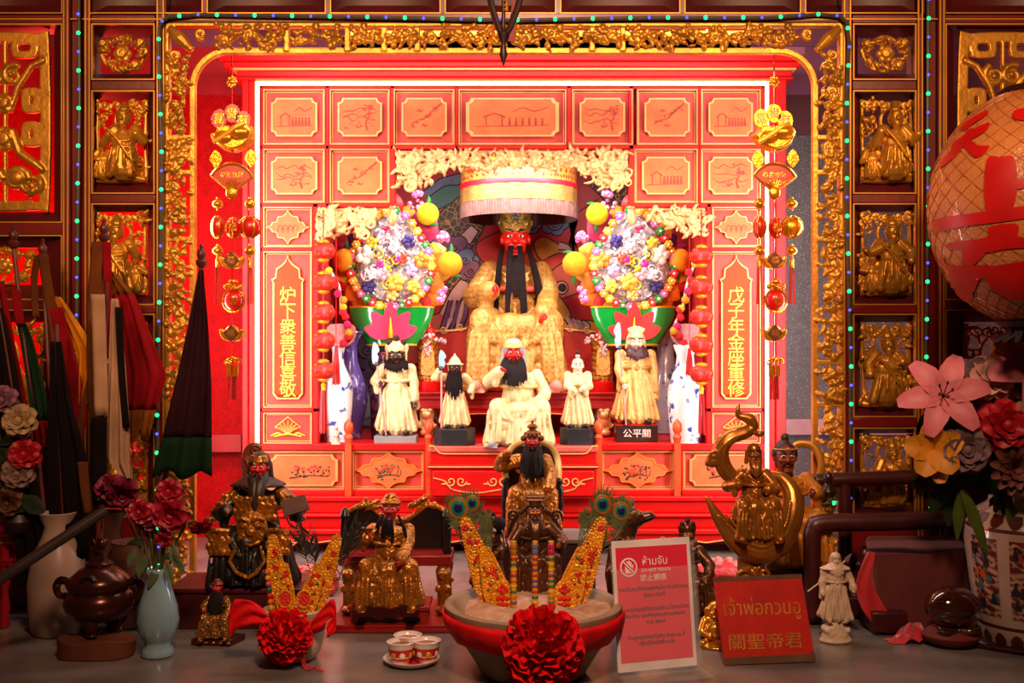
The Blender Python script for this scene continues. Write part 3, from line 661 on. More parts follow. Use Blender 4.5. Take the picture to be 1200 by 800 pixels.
def hand(m, pos, d, size, curl=.6, side=None):
    d = Vector(d).normalized(); up = Vector((0, -.35, 1)); s = Vector(side) if side else d.cross(up)
    s = (s - d * s.dot(d)).normalized(); nrm = d.cross(s).normalized(); pos = Vector(pos)
    m.ell(pos + d * size * .22, (size * .27, size * .27, size * .27), nu=10, nv=7); m.cap(pos, pos + d * size * .4, size * .22, size * .27, 10)
    for k, ln in enumerate((.46, .55, .5, .38)):
        b = pos + d * size * .42 + s * size * (k - 1.5) * .17; p = [b]; q = d.copy()
        for j in range(3): q = (q + nrm * curl * .75).normalized(); p.append(p[-1] + q * size * ln / 3)
        m.tube(p, [size * .1, size * .095, size * .085, size * .06], 7)
    b = pos + d * size * .12 - s * size * .26; m.tube([b, b + (d * .5 - s * .6 + nrm * .3) * size * .26, b + (d * 1.1 - s * .55 + nrm * .7) * size * .36], [size * .12, size * .11, size * .07], 7)
def figure(th, H, pose='sit', skin=SKR, robe=RGOLD, beard=('long', .45), bm=HAIR, hat='crown', hm=None, boots=BLACKB, rh=(-.15, -.2, .52), lh=(.17, -.28, .36), w=1., hs=1., z0=0, y0=0, sash=None, hz=None, tilt=0, hc=None, face=True, belt=True, fold=.008, seed=1, vox=None, handm=None, yaw=0., x0=0., scarf=None):
    r_ = random.Random(seed); hm = hm or robe; sit = pose == 'sit'; cy, sy_ = cos(yaw), sin(yaw)
    def tr(x, y, z): x, y = x * cy - y * sy_, x * sy_ + y * cy; return (x * H + x0, y * H + y0, z * H + z0)
    B = lambda: MB(tr)
    m = B(); HR = (.073 if sit else .06) * hs
    zs = .66 if sit else .75; HZ = hz or (.81 if sit else .85)
    if not sit: zs = min(.75, HZ - HR * 1.45)
    if sit:
        m.cap((0, .04, .36), (0, .02, .57), .14 * w, .125 * w); m.ell((0, .02, zs - .03), (.15 * w, .085, .06)); m.ell((0, -.05, .46), (.115 * w, .1, .1)); m.ell((0, .0, .57), (.14 * w, .11, .1))
        for s in (-1, 1):
            m.cap((s * .09, 0, .36), (s * .175 * w, -.23, .365), .085, .078); m.cap((s * .18 * w, -.235, .35), (s * .2 * w, -.23, .06), .074, .066)
            m.cap((s * .2 * w, -.1, .3), (s * .255 * w, -.1, .04), .06, .05); m.cap((s * .1, .02, .3), (s * .23 * w, .02, .04), .1, .07)
            m.cap((s * .21 * w, -.25, .14), (s * .215 * w, -.265, .035), .058, .07)
            for q in range(2): m.tube([(s * (.17 - .05 * q) * w, -.305 + .02 * q, .37 - .02 * q), (s * (.12 - .05 * q) * w, -.285, .27 - .02 * q), (s * (.05 - .03 * q), -.27, .23 - .035 * q)], [.014, .02, .012], 7)
            for q in range(3): x = s * (.15 + .045 * q) * w; m.tube([(x, -.3, .32), (x + s * .01, -.312, .2), (x + s * .015, -.318, .05)], [.008, .018, .022], 7)
        m.cap((0, -.13, .31), (0, -.16, .08), .1, .125); m.cap((-.08, -.15, .3), (-.1, -.19, .06), .07, .075); m.cap((.08, -.15, .3), (.1, -.19, .06), .07, .075); m.cap((-.1, .05, .1), (.1, .05, .1), .12, .12); m.cap((-.13, -.19, .33), (.13, -.19, .33), .085, .085); m.cap((-.12, -.2, .2), (.12, -.2, .2), .09, .09); m.cap((-.13, -.21, .09), (.13, -.21, .09), .09, .09)
        for x in (-.09, -.05, -.01, .04, .08): m.tube([(x * .9, -.262, .34), (x, -.288, .18), (x * 1.2, -.3, .03)], [.008, .016, .02], 7)
        for q in range(5): z = .6 - .045 * q; m.tube([(-.1 * w + .02 * q, -.075 - .012 * q, z + .05), (0, -.12 - .012 * q, z - .01), (.1 * w - .02 * q, -.075 - .012 * q, z + .05)], .011, 6)
    else:
        m.cap((0, 0, .48), (0, 0, zs - .07), .098 * w, .09 * w); m.ell((0, .01, zs - .02), (.125 * w, .065, .045)); m.ell((0, -.045, .5), (.085 * w, .065, .08))
        m.cap((0, 0, .48), (0, 0, .1), .095 * w, .115 * w)
        for s in (-1, 1):
            m.cap((s * .05 * w, -.01, .46), (s * .09 * w, -.02, .085), .075 * w, .078 * w); m.cap((s * .09 * w, .03, .42), (s * .165 * w, .05, .1), .045, .055)
            for q in range(4): x = s * (.02 + .035 * q) * w; m.tube([(x * .8, -.08 * w + .1 * abs(x), .45), (x * 1.1, -.1 * w + .15 * abs(x), .25), (x * 1.35, -.105 * w + .2 * abs(x), .05)], [.006, .014, .018], 7)
        for q in range(3): z = .64 - .04 * q; m.tube([(-.09 * w, -.05, z + .05), (0, -.09 * w, z), (.09 * w, -.05, z + .05)], .009, 6)
    m.cap((0, .0, zs), (0, -.01, HZ - HR * .7), .05 * hs, .042 * hs)
    hands = []
    for s, hp in ((-1, rh), (1, lh)):
        if hp is None: continue
        sh_ = Vector((s * (.145 if sit else .12) * w, .03, zs - .015)); hp = Vector(hp); d = (hp - sh_).length; L1, L2 = (.2, .2) if sit else (.17, .17); k_ = max(1, d / (L1 + L2) * 1.01); L1 *= k_; L2 *= k_
        u = (hp - sh_).normalized(); out = Vector((s * .75, .45, -.6)); out = (out - u * out.dot(u)).normalized(); el = sh_ + u * d / 2 + out * sqrt(max(0, L1 * L1 - d * d / 4)) * .9
        aw = 1.14 if sit else 1; m.cap(sh_, el, .06 * aw, .055 * aw, 10); dd = (hp - el).normalized(); m.cap(el, hp - dd * .025, .054 * aw, .05 * aw, 10)
        for q in range(3): f = .3 + .25 * q; c_ = sh_.lerp(el, f); m.ell(c_, (.058, .058, .018), (0, s * .5, 0), 10, 6)
        f0 = el.lerp(hp, .75); m.cap(f0, f0 + Vector((s * .02, .015, -.1)), .046, .03, 10); m.cap(el.lerp(hp, .4), f0 + Vector((s * .025, .02, -.09)), .046, .03, 10)
        hands.append((hp, dd, s))
    def folds(co, no):
        x = (co - np.array([x0, y0, z0])) / H; a = np.arctan2(x[:, 0], -x[:, 1] + .02)
        wv = np.clip((zs - .02 - x[:, 2]) / .35, 0, 1)
        d = fold * H * wv * (np.sin(a * 13 + 9 * x[:, 2]) + .6 * np.sin(a * 7 - 14 * x[:, 2] + 1)) + fold * .5 * H * (1 - wv) * np.sin(40 * x[:, 2] + 18 * np.abs(x[:, 0]))
        co = co + no * d[:, None]; co[:, 2] = np.maximum(co[:, 2], z0 + .004 * H); return co
    def ground(co, no): co[:, 2] = np.maximum(co[:, 2], z0 + .001 * H); return co
    part(th, 'robe', m, robe, voxel=vox or H / 115., it=1, fn=folds)
    if belt:
        m = B(); zb = .56 if sit else .6; ry = .15 if sit else .12; m.tube([(.165 * w * sin(a) * (1 if sit else .8), -ry * cos(a) + .02, zb - .015 * cos(a)) for a in [R(-110 + 10 * i) for i in range(23)]], .017, 8); m.ell((0, -ry + .01, zb - .015), (.03, .02, .03)); part(th, 'belt', m, sash or RGOLD, smooth=60)
    if scarf:
        m = B(); m.lathe([(HR * .7, HZ - HR * .75), (HR * 1.15, HZ - HR * .85), (HR * 1.7, HZ - HR * 1.3), (HR * 2.5, HZ - HR * 1.75), (HR * 2.75, HZ - HR * 2.05), (HR * 2.5, HZ - HR * 2.1), (HR * 1.2, HZ - HR * 1.5)], (0, .01, 0), 28, 1.0 * w, .78, wob=lambda a, z: 1 + .05 * sin(a * 9)); part(th, 'scarf', m, scarf, voxel=H / 130., it=2)
    # boots
    m1 = [B(), B()]
    for i, s in enumerate((-1, 1)):
        x = s * (.2 * w if sit else .085 * w); yy = -.31 if sit else -.06
        m1[i].cap((x, yy + .09, .028), (x * 1.08, yy - .03, .026), .034, .036, 10); m1[i].ell((x * 1.1, yy - .06, .036), (.033, .03, .032)); m1[i].box(x - .035, x + .035, yy - .075, yy + .09, -.002, .012)
        part(th, 'boot', m1[i], boots, voxel=H / 130., it=1, fn=ground)
    # hands
    for hp, dd, s in hands:
        m = B(); hand(m, hp - dd * .01, dd, .075 * (1 if sit else .85) * hs, .55, side=(0, 0, 1) if abs(dd.z) < .5 else (s, 0, 0)); part(th, 'hand', m, handm or skin, voxel=H / 190., it=1)
    # head
    hcx, hcy = hc or (0, -.02); h = B(); r = HR
    def K(x, y, z): return (hcx + x * r, hcy + y * r, HZ + z * r * 1.2)
    h.ell(K(0, .05, .15), (r * .92, r * .98, r * 1.18)); h.ell(K(0, -.15, -.42), (r * .76, r * .8, r * .86)); h.cap(K(0, .2, -.6), K(0, .3, -1.6), r * .55, r * .6)
    h.cap(K(0, -.95, .18), K(0, -1.13, -.2), r * .11, r * .2, 10); h.ell(K(0, -.86, -1.0), (r * .3, r * .24, r * .22)); h.ell(K(0, -.88, .34), (r * .7, r * .14, r * .11))
    for s in (-1, 1):
        h.ell(K(s * .5, -.72, -.2), (r * .3, r * .22, r * .24)); h.ell(K(s * .96, .08, -.05), (r * .13, r * .24, r * .36)); h.ell(K(s * .2, -1.0, -.2), (r * .13, r * .12, r * .1))
    part(th, 'head', h, skin, voxel=r * H / 14., it=1)
    if face:
        for s in (-1, 1):
            e = B(); e.ell(K(s * .38, -.86, .1), (r * .2, r * .1, r * .1), (0, s * .15, 0), 10, 7); n_ = e.n(); e.cur = 1; e.ell(K(s * .37, -.95, .09), (r * .09, r * .05, r * .09), None, 8, 6); part(th, 'eye', e, [WHITE, BLK])
            e = B(); e.tube([K(s * .14, -1.0, .3), K(s * .4, -.98, .45), K(s * .72, -.76, .5)], [r * .05, r * .08, r * .03], 7); part(th, 'eyebrow', e, BLK)
        e = B(); e.ell(K(0, -.93, -.62), (r * .27, r * .1, r * .08), None, 10, 6); part(th, 'mouth', e, LIP)
    # beard
    if beard:
        kd, ln = beard; b = B()
        if kd == 'goatee':
            for q in range(7): x = -.3 + .1 * q; p0 = Vector(K(x, -1.0, -1.05)); b.tube([p0, p0 + Vector((x * r * .1, -r * .15, -ln * .6)), p0 + Vector((-x * r * .4, 0, -ln))], [r * .12, r * .1, r * .02], 6)
            for s in (-1, 1): p0 = Vector(K(s * .08, -1.1, -.42)); b.tube([p0, p0 + Vector((s * r * .3, r * .1, -r * .1)), p0 + Vector((s * r * .42, r * .25, -r * .5))], [r * .08, r * .1, r * .03], 6)
        elif kd == 'five':
            for (x, y, z, dx, l, t) in ((-.32, -1.05, -.5, -.25, .95, .24), (.3, -1.05, -.5, .3, 1.1, .24), (0, -1.0, -1.05, .05, .5, .2), (-.9, -.3, -.6, -.5, .75, .24), (.9, -.3, -.6, .95, .95, .24)):
                for q in range(7):
                    o = r_.uniform(-.15, .15); o2 = r_.uniform(-.22, .22); L_ = l * ln * r_.uniform(.85, 1.03)
                    p0 = Vector(K(x + o, y, z)); p3 = p0 + Vector((dx * r + o2 * r, -.08, -L_)); b.tube(bez(p0, p0 + Vector((dx * r * .2, -.09, -L_ * .15)), p3 + Vector((0, 0, L_ * .5)), p3), [r * t * .45, r * t * .6, r * t * .5, r * .04], 6)
        else:
            n = {'full': 30, 'long': 26, 'short': 22}[kd]; sp = {'full': 1.5, 'long': .75, 'short': 1.5}[kd]
            for q in range(n):
                a = R(-80 + 160 * q / (n - 1)); L_ = ln * (1 - .3 * abs(sin(a))) * r_.uniform(.85, 1.05)
                p0 = Vector(K(.82 * sin(a), -.95 * cos(a) + .05, -.55 - .35 * cos(a) + .25 * abs(sin(a))))
                p3 = Vector((hcx + sin(a) * r * sp * (1 + .15 * r_.uniform(-1, 1)), hcy - r * 1.3 * (.4 + .6 * cos(a)) - (.05 if sit else .02), HZ - r * .6 - L_))
                b.tube(bez(p0, p0 + Vector((sin(a) * r * .3, -r * .5 * cos(a), -L_ * .1)), p3 + Vector((0, -.01, L_ * .45)), p3), [r * .16, r * .2, r * .17, r * .03], 6)
            for s in (-1, 1):
                for q in range(3): p0 = Vector(K(s * .12, -1.05, -.42)); b.tube(bez(p0, p0 + Vector((s * r * .3, -r * .25, 0)), p0 + Vector((s * r * (.5 + .1 * q), -r * .2, -ln * .3)), p0 + Vector((s * r * (.5 + .12 * q), -r * .15, -ln * .55))), [r * .1, r * .12, r * .03], 6)
        part(th, 'beard', b, bm, voxel=r * H / 13., it=1)
    # headgear
    g = B(); sub = []
    if hat == 'crown':
        g.lathe([(r * 1.0, -.02), (r * 1.08, 0), (r * 1.12, r * .25), (r * 1.04, r * .32), (r * 1.1, r * 1.35), (r * 1.2, r * 1.45), (r * 1.2, r * 1.6)], K(0, .05, .55), 24)
        for i in range(8): a = i * pi / 4; g.ell((hcx + r * 1.1 * cos(a), hcy + r * 1.1 * sin(a), HZ + r * 1.1), (r * .16, r * .16, r * .3), None, 8, 6)
        c = B(); c.lathe([(r * 1.3, 0), (r * 1.32, r * .2), (r * 1.1, r * .32)], K(0, .05, 2.12), 24); sub.append(('crown_top', c, M('crown_red', '#b01212', .5)))
        c = B(); c.ell(K(0, -1.1, 1.2), (r * .2, r * .1, r * .18)); sub.append(('jewel', c, M('blue_jewel', '#3a6a8a', .2)))
    elif hat == 'cone':
        g.lathe([(r * 1.55, -.0), (r * 1.62, r * .12), (r * 1.1, r * .35), (r * 1.05, r * .55), (r * .8, r * 1.05), (r * .35, r * 1.5), (r * .18, r * 1.7), (r * .2, r * 1.9), (r * .02, r * 2.05)], K(0, 0, .45), 20)
        for s in (-1, 1): g.cap(K(s * 1.05, 0, .5), K(s * 1.1, .1, -.4), r * .22, r * .12, 8)
    elif hat == 'hood':
        g.ell(K(0, .3, .45), (r * 1.2, r * 1.05, r * 1.15)); g.cap(K(-1.0, .45, .3), K(-1.15, .5, -1.2), r * .32, r * .35); g.cap(K(1.0, .45, .3), K(1.15, .5, -1.2), r * .32, r * .35)
        c = B(); c.lathe([(r * 1.0, 0), (r * 1.07, r * .1), (r * 1.02, r * .5), (r * .85, r * .75)], K(0, .0, .45), 20); sub.append(('headband', c, sash or RGOLD))
    elif hat == 'pompom':
        g.lathe([(r * 1.05, -.01), (r * 1.12, r * .1), (r * 1.12, r * .5), (r * .95, r * .9), (r * .5, r * 1.25), (r * .05, r * 1.35)], K(0, .05, .45), 20)
        for s in (-1, 1): g.ell(K(s * 1.15, .1, .75), (r * .3, r * .2, r * .6)); g.cap(K(s * 1.1, 0, .4), K(s * 1.15, 0, -.5), r * .2, r * .14, 8)
        for x, z, q in ((0, 1.75, .42), (-.85, 1.35, .38), (.85, 1.35, .38)): c = B(); c.ell(K(x, -.3, z), r * q); sub.append(('pompom', c, M('maroon_pompom', '#3c0f14', .9, bump=.5, bs=300)))
    elif hat == 'bun':
        g.ell(K(0, .25, .4), (r * 1.0, r * .95, r * .9)); g.ell(K(0, .1, 1.4), (r * .45, r * .45, r * .3)); c = B(); c.ell(K(0, .1, 1.95), r * .38); sub.append(('topknot', c, M('maroon_pompom', '#3c0f14', .9)))
    elif hat == 'phoenix':
        g.lathe([(r * 1.05, -.01), (r * 1.15, r * .15), (r * 1.05, r * .4), (r * .95, r * .7), (r * .5, r * 1.0), (r * .2, r * 1.05)], K(0, .1, .5), 20)
        for i in range(7): x = -.9 + .3 * i; g.ell(K(x, -.35, 1.2 + .35 * cos(x * 1.4)), (r * .22, r * .2, r * .42), (0, x * .6, 0), 9, 7)
        for s in (-1, 1): g.cap(K(s * 1.0, .1, .5), K(s * 1.25, .3, -.6), r * .25, r * .16, 8)
    elif hat == 'knob':
        g.lathe([(r * 1.08, 0), (r * 1.15, r * .2), (r * 1.0, r * .55), (r * .85, r * .85), (r * .5, r * 1.0), (r * .45, r * 1.2), (r * .75, r * 1.35), (r * .7, r * 1.65), (r * .35, r * 1.85), (r * .14, r * 1.95), (r * .2, r * 2.15), (r * .26, r * 2.25), (r * .02, r * 2.35)], K(0, .05, .4), 20)
        for s in (-1, 1): g.ell(K(s * 1.25, -.1, .3), (r * .42, r * .2, r * .42)); g.ell(K(s * 1.25, -.3, .3), (r * .2, r * .12, r * .2))
        for i in range(5): a = R(200 + 35 * i); g.ell(K(1.05 * cos(a), 1.05 * sin(a) + .05, .85), (r * .22, r * .2, r * .28))
    elif hat == 'square':
        g.lathe([(r * 1.05, 0), (r * 1.12, r * .2), (r * 1.0, r * .9), (r * .85, r * 1.0)], K(0, .05, .4), 20); g.box(*[v for a in ((hcx - r * 1.35, hcx + r * 1.35), (hcy - r * 1.1, hcy + r * 1.2), (HZ + r * 1.35, HZ + r * 1.5)) for v in a]); g.box(*[v for a in ((hcx - r * 1.2, hcx + r * 1.2), (hcy - r * .95, hcy + r * 1.05), (HZ + r * 1.45, HZ + r * 2.0)) for v in a])
        for s in (-1, 1): g.cap(K(s * 1.05, 0, .5), K(s * 1.1, .1, -.6), r * .2, r * .12, 8)
    elif hat == 'hair':
        g.ell(K(0, .2, .3), (r * 1.0, r * 1.0, r * 1.18)); g.ell(K(0, .1, 1.4), (r * .4, r * .4, r * .4)); g.ell(K(0, .5, -.3), (r * .85, r * .7, r * 1.1))
        for s in (-1, 1): g.ell(K(s * .95, .2, .2), (r * .2, r * .4, r * .5))
        c = B(); c.tube([K(1.08 * sin(a), .08 - 1.06 * cos(a), .58) for a in [i * pi / 12 for i in range(25)]], r * .07, 8, 1.0); c.ell(K(0, -1.05, .62), (r * .18, r * .1, r * .16)); sub.append(('headband', c, RGOLD))
    elif hat == 'turban':
        g.ell(K(0, .2, .55), (r * 1.15, r * 1.1, r * .85)); g.ell(K(0, .1, 1.1), (r * .75, r * .75, r * .5)); g.tube([K(1.1 * sin(a), .1 - 1.05 * cos(a), .5 + .1 * cos(a)) for a in [i * pi / 12 for i in range(25)]], r * .16, 8)
        g.cap(K(0, .9, .5), K(0, 1.1, -1.2), r * .5, r * .4)
    if g.n():
        hp = part(th, 'headdress', g, hm, voxel=r * H / 11., it=1)
        for nm, c, mt in sub: part(hp, nm, c, mt, root=th)
    return th
def glaive(th, x, ztop, zbot, y, blade, shaft, lean=0, h=20, sd=1):
    m = MB(); m.tube([(x, y, zbot), (x + lean * .8, y, ztop - h)], 1.1, 8); p = part(th, 'glaive_shaft', m, shaft)
    m = MB(); X = x + lean; o = c2([(X - 2 * sd, ztop - h), (X + 2.5 * sd, ztop - h), (X + 4.5 * sd, ztop - h * .7), (X + 3 * sd, ztop - h * .55), (X + 5.5 * sd, ztop - h * .35), (X + 2 * sd, ztop - h * .05), (X - 1.5 * sd, ztop), (X - 3.2 * sd, ztop - h * .5)], 3)
    m.prism(o, y - .8, y + .8); q = part(p, 'glaive_blade', m, M('pale_blue_blade', '#9fc6dc', .3, .2), root=th)
    m = MB(); m.lathe([(1.5, -3), (3, -1), (2, 1), (1.2, 2)], (X * .2 + (x + lean * .8) * .8, y, ztop - h), 10); part(p, 'collar', m, M('dark_collar', '#3a3f4a', .4), root=th)
# ---------------------------------------------------------------- painted dragon mural at the back of the niche
YM = 4.9
mu = T('painted_mural', 'back panel painted with a dragon, scales and blue-purple clouds on deep red', 'mural', 600, 521, YM)
m = AB(mu); m.box(409.5, 790.5, 0, 6, 180, 500.5); part(mu, 'backboard', m, M('mural_red', '#c0161c', .5, 0, .25, 8))
MSC = M('mural_scales', '#e0962a', .5, 0, .2, 20, col2='#3a1a10', pk='cells', bs=36, thr=.03, edge=.035)
cols = [M('mural_black', '#160a0c', .6), MSC, M('mural_slate', '#6a7498', .5, 0, .35, 14), M('mural_purple', '#7c3a64', .5, 0, .35, 14), M('mural_crimson', '#d01420', .5, 0, .2, 8), M('mural_teal', '#3f7a6c', .5, 0, .3, 10), M('mural_amber', '#d9922a', .5, 0, .2, 10), M('mural_pink', '#d8a09a', .5, 0, .2, 12), M('mural_salmon', '#d0584a', .5, 0, .25, 8)]
m = AB(mu)
CL = lambda x, z: (min(790, max(410, x)), min(500, max(181, z)))
def flat(poly, c, lay, ol=1.6):
    poly = [CL(*p) for p in poly]
    cx = sum(p[0] for p in poly) / len(poly); cz = sum(p[1] for p in poly) / len(poly)
    m.cur = 0; o = [(x + ol * (x - cx) / max(1, math.hypot(x - cx, z - cz)), z + ol * (z - cz) / max(1, math.hypot(x - cx, z - cz))) for x, z in poly]
    o = [CL(*p) for p in o]; m.prism(o, -.16 * lay - .08, 0); m.cur = c; m.prism(poly, -.16 * lay - .2, 0)
def band(pts, ws, c, lay, ol=1.6):
    pts = [Vector((x, 0, z)) for x, z in pts]; pts = catm(pts, 5)
    n = len(pts)
    for cc, e, l in ((0, ol, .05), (c, 0, .2)):
        L_, R_ = [], []
        for i, p in enumerate(pts):
            t = (pts[min(i + 1, n - 1)] - pts[max(0, i - 1)]).normalized(); q = Vector((-t.z, 0, t.x)); w_ = np.interp(i / (n - 1), np.linspace(0, 1, len(ws)), ws) + e
            for LL, pp in ((L_, p + q * w_), (R_, p - q * w_)): cx_, cz_ = CL(pp.x, pp.z); LL.append(Vector((cx_, 0, cz_)))
        m.cur = cc; y = -.16 * lay - l
        m.add([(a.x, y, a.z) for a in L_] + [(a.x, y, a.z) for a in R_], [(i, i + 1, n + i + 1, n + i) for i in range(n - 1)])
def cloud(x, z, r, c, lay, n=6, seed=0):
    q = random.Random(seed + int(x))
    for i in range(n): a = i * 2 * pi / n; flat([(x + r * .75 * cos(a) + r * .62 * cos(b), z + r * .6 * sin(a) + r * .55 * sin(b)) for b in [k * pi / 8 for k in range(16)]], c, lay + .3 * i)
    flat([(x + r * .7 * cos(b), z + r * .6 * sin(b)) for b in [k * pi / 8 for k in range(16)]], c, lay + .3 * n)
    if not 428 < x < 772: return
    m.cur = 0; m.tube([(p[0], -.16 * (lay + .3 * n) - .3, p[2]) for p in spiral(x, z, r * .45, r * .08, 0, 1.3)], .7, 4)
# left of the deity
band([(500, 310), (520, 285), (540, 262), (552, 235), (548, 210)], [26, 30, 26, 22, 16], 1, 1); band([(470, 420), (500, 395), (530, 380), (570, 350), (590, 320)], [14, 20, 18, 16, 10], 8, 1)
band([(528, 345), (545, 330), (570, 315), (592, 300)], [10, 16, 14, 10], 1, 2); band([(535, 290), (546, 280), (556, 268)], [5, 7, 5], 7, 3); band([(520, 370), (535, 345), (545, 330)], [5, 7, 5], 7, 3)
cloud(533, 292, 14, 3, 4); cloud(545, 305, 12, 2, 5, 5, 2); cloud(552, 318, 11, 3, 6, 5); band([(505, 240), (525, 228), (540, 222)], [8, 10, 4], 5, 3); band([(500, 230), (520, 218), (545, 206)], [6, 9, 3], 2, 2)
for i in range(5): band([(528 + 5 * i, 352), (524 + 5 * i, 370), (516 + 6 * i, 388)], [1.5, 3, .5], 7 if i % 2 else 3, 5)
flat(c2([(560, 285), (600, 270), (612, 300), (590, 312), (566, 306)], 3), 4, 3)
# right of the deity
band([(640, 270), (665, 290), (690, 280), (720, 250)], [30, 36, 34, 24], 4, 1); band([(700, 205), (720, 220), (738, 240)], [14, 18, 10], 1, 2)
band([(640, 345), (660, 330), (690, 318), (720, 330)], [12, 18, 22, 12], 8, 2); flat(c2([(626, 286), (636, 278), (646, 282), (656, 288), (664, 296), (654, 296), (644, 300), (634, 304)], 3), 6, 4); band([(655, 288), (664, 290), (672, 298)], [4, 3, .5], 7, 5)
band([(648, 350), (660, 372), (654, 394)], [7, 9, 6], 6, 4); flat([(658 + 7 * cos(b), 337 + 7 * sin(b)) for b in [k * pi / 8 for k in range(16)]], 7, 6); flat([(659 + 3.5 * cos(b), 337 + 3.5 * sin(b)) for b in [k * pi / 8 for k in range(16)]], 0, 7)
band([(655, 405), (668, 390), (690, 385), (715, 395)], [8, 10, 9, 6], 6, 3); cloud(622, 262, 10, 2, 5, 5); cloud(650, 262, 12, 2, 2, 5)
for i in range(4): band([(664 + 6 * i, 372 + 2 * i), (670 + 6 * i, 382), (666 + 7 * i, 392)], [2.5, 3, 1], 7, 5)
# lower sides
for x, z, r in ((438, 455, 20), (425, 480, 18), (446, 424, 18), (430, 410, 16), (405, 440, 18), (460, 500, 20), (786, 430, 20), (780, 470, 18), (800, 450, 18)): cloud(x, z, r, 2, 3, 6, 3)
band([(768, 400), (776, 430), (774, 462), (766, 500)], [12, 17, 17, 14], 1, 4); band([(752, 410), (772, 440), (765, 480)], [4, 5, 3], 5, 6)
m.cur = 6
part(mu, 'dragon_painting', m, cols, smooth=0)
# ---------------------------------------------------------------- throne and its stand
YT = 4.43
st = T('throne_stand', 'red lacquered moulded stand with gilded lion legs under the large seated deity', 'stand', 604, 514.5, YT)
m = AB(st)
for z0, z1, x0, y0 in ((462.5, 465.5, 486, -3), (465.5, 468, 490, 0), (468, 471, 488, -1), (471, 473.5, 491, 1), (473.5, 477, 489, 0), (477, 482, 484, -4)): m.box(x0, 1208 - x0, y0, 95, z0, z1)
part(st, 'moulded_top', m, M('stand_red', '#a81c22', .35, 0, .15, 9), bevel=.5)
m = AB(st); e = [(515, 482), (515, 499), (530, 492), (560, 488), (604, 490), (648, 488), (678, 492), (693, 499), (693, 482)]; m.prism(c2(e[1:-1], 4, False) + [(693, 482), (515, 482)], 0, 6); p = part(st, 'apron', m, RED)
m = AB(st); m.tube([(x, -.5, z) for x, z in c2(e[1:-1], 4, False)], .8, 6); part(p, 'gold_edge', m, YLINE, root=st)
for sx in (500, 708):
    for yy in (4, 84):
        m = AB(st); m.cap((sx, yy, 487), (sx, yy - 3, 497), 9, 8); m.cap((sx, yy, 497), (sx, yy, 509), 6.5, 6); m.ell((sx, yy - 5, 510), (8, 8, 5)); m.ell((sx, yy - 8, 490), (6, 5, 5))
        for sd in (-1, 1): m.ell((sx + 3.5 * sd, yy - 10, 488), 2); scroll(m, sx + 6 * sd, 500, 5, 0, 1.3, 1.6, yy - 6); m.ell((sx + 4 * sd, yy - 8, 484), (3.4, 3, 2.4))
        part(st, 'lion_leg', m, CREAMG, voxel=1, it=1)
tr_ = T('throne', 'red throne back with gilded scroll edge behind the large seated deity', 'throne', 604, 458.6, 4.73)
m = AB(tr_); o = [(497, 458.6), (497, 404), (505, 393), (530, 391), (548, 388), (556, 380), (570, 372), (604, 368), (638, 372), (652, 380), (660, 388), (680, 391), (700, 393), (711, 404), (711, 458.6)]
m.prism(o, 0, 8); p = part(tr_, 'back_panel', m, M('throne_red', '#c0181c', .4, 0, .15, 7), bevel=.6)
m = AB(tr_); m.tube([(x, -1, z) for x, z in c2(o[1:-1], 4, False)], 1.6, 7)
for x, z in ((520, 390), (540, 387), (556, 379), (652, 379), (668, 388), (688, 390)): scroll(m, x, z, 5, 0, 1.3, 1.5, -1)
part(p, 'gilt_scroll_edge', m, CREAMG, root=tr_)
# ---------------------------------------------------------------- the large seated deity
dy = T('seated_deity_statue', 'large seated red-faced bearded deity in gold brocade with a tall crown', 'statue', 604, 461.8, 4.58)
figure(dy, 214, 'sit', SKR, RGOLD, ('five', .48), HAIRB, 'crown', M('crown_gold', '#a8823a', .35, .6, .3, 60, .6, 160, 'voronoi'), M('pale_boot', '#c07a6a', .5), (-.12, -.2, .535), (.15, -.27, .40), .96, 1.06, sash=M('red_sash', '#c4342c', .5), handm=SKR, hz=.825)
m = MB(); m.box(-58, 58, 12, 36, 0, 74); part(dy, 'seat', m, M('throne_red', '#c0181c', .4), bevel=2)
# parasol canopy over it
YK = 4.55
cn = T('canopy', 'round embroidered canopy with a gold band and long mauve fringe over the large deity', 'canopy', 608, 258, YK)
m = MB(); Rr = 68
cz = lambda py: 258 - py
m.lathe([(Rr * .2, cz(180)), (Rr * .98, cz(193)), (Rr, cz(197)), (Rr, cz(219)), (Rr - 1.5, cz(219)), (Rr - 2, cz(198)), (Rr * .2, cz(184))], (0, 0, 0), 48, closed=True); part(cn, 'embroidered_top', m, M('embroidery', '#a8281c', .6, 0, .3, 14, .3, 90, col2='#b8862a', pk='magic', ps=26, thr=.5, edge=.12))
m = MB(); m.lathe([(Rr + 1, cz(218)), (Rr + 1.4, cz(221)), (Rr + 1, cz(223.5)), (Rr - 1, cz(223.5)), (Rr - 1, cz(218))], (0, 0, 0), 48, closed=True); part(cn, 'red_band', m, M('red_ribbon', '#d4142a', .5))
m = MB(); m.lathe([(Rr + .6, cz(223.5)), (Rr + .8, cz(241)), (Rr - 1, cz(241)), (Rr - 1, cz(223.5))], (0, 0, 0), 64, closed=True, wob=lambda a, z: 1 + .006 * sin(22 * a)); part(cn, 'gold_band', m, M('gold_cloth', '#a87c40', .5, .2, .3, 26, .5, 120, 'voronoi'))
m = MB(); m.lathe([(Rr + .2, cz(240)), (Rr + .6, cz(248)), (Rr + .2, cz(257.5)), (Rr - .8, cz(257.5)), (Rr - .6, cz(240))], (0, 0, 0), 260, closed=True, wob=lambda a, z: 1 + (.008 if int(round(a / (2 * pi / 260))) % 2 else -.004) + .004 * sin(37 * a)); part(cn, 'fringe', m, M('mauve_fringe', '#7c5652', .6, 0, .3, 40))
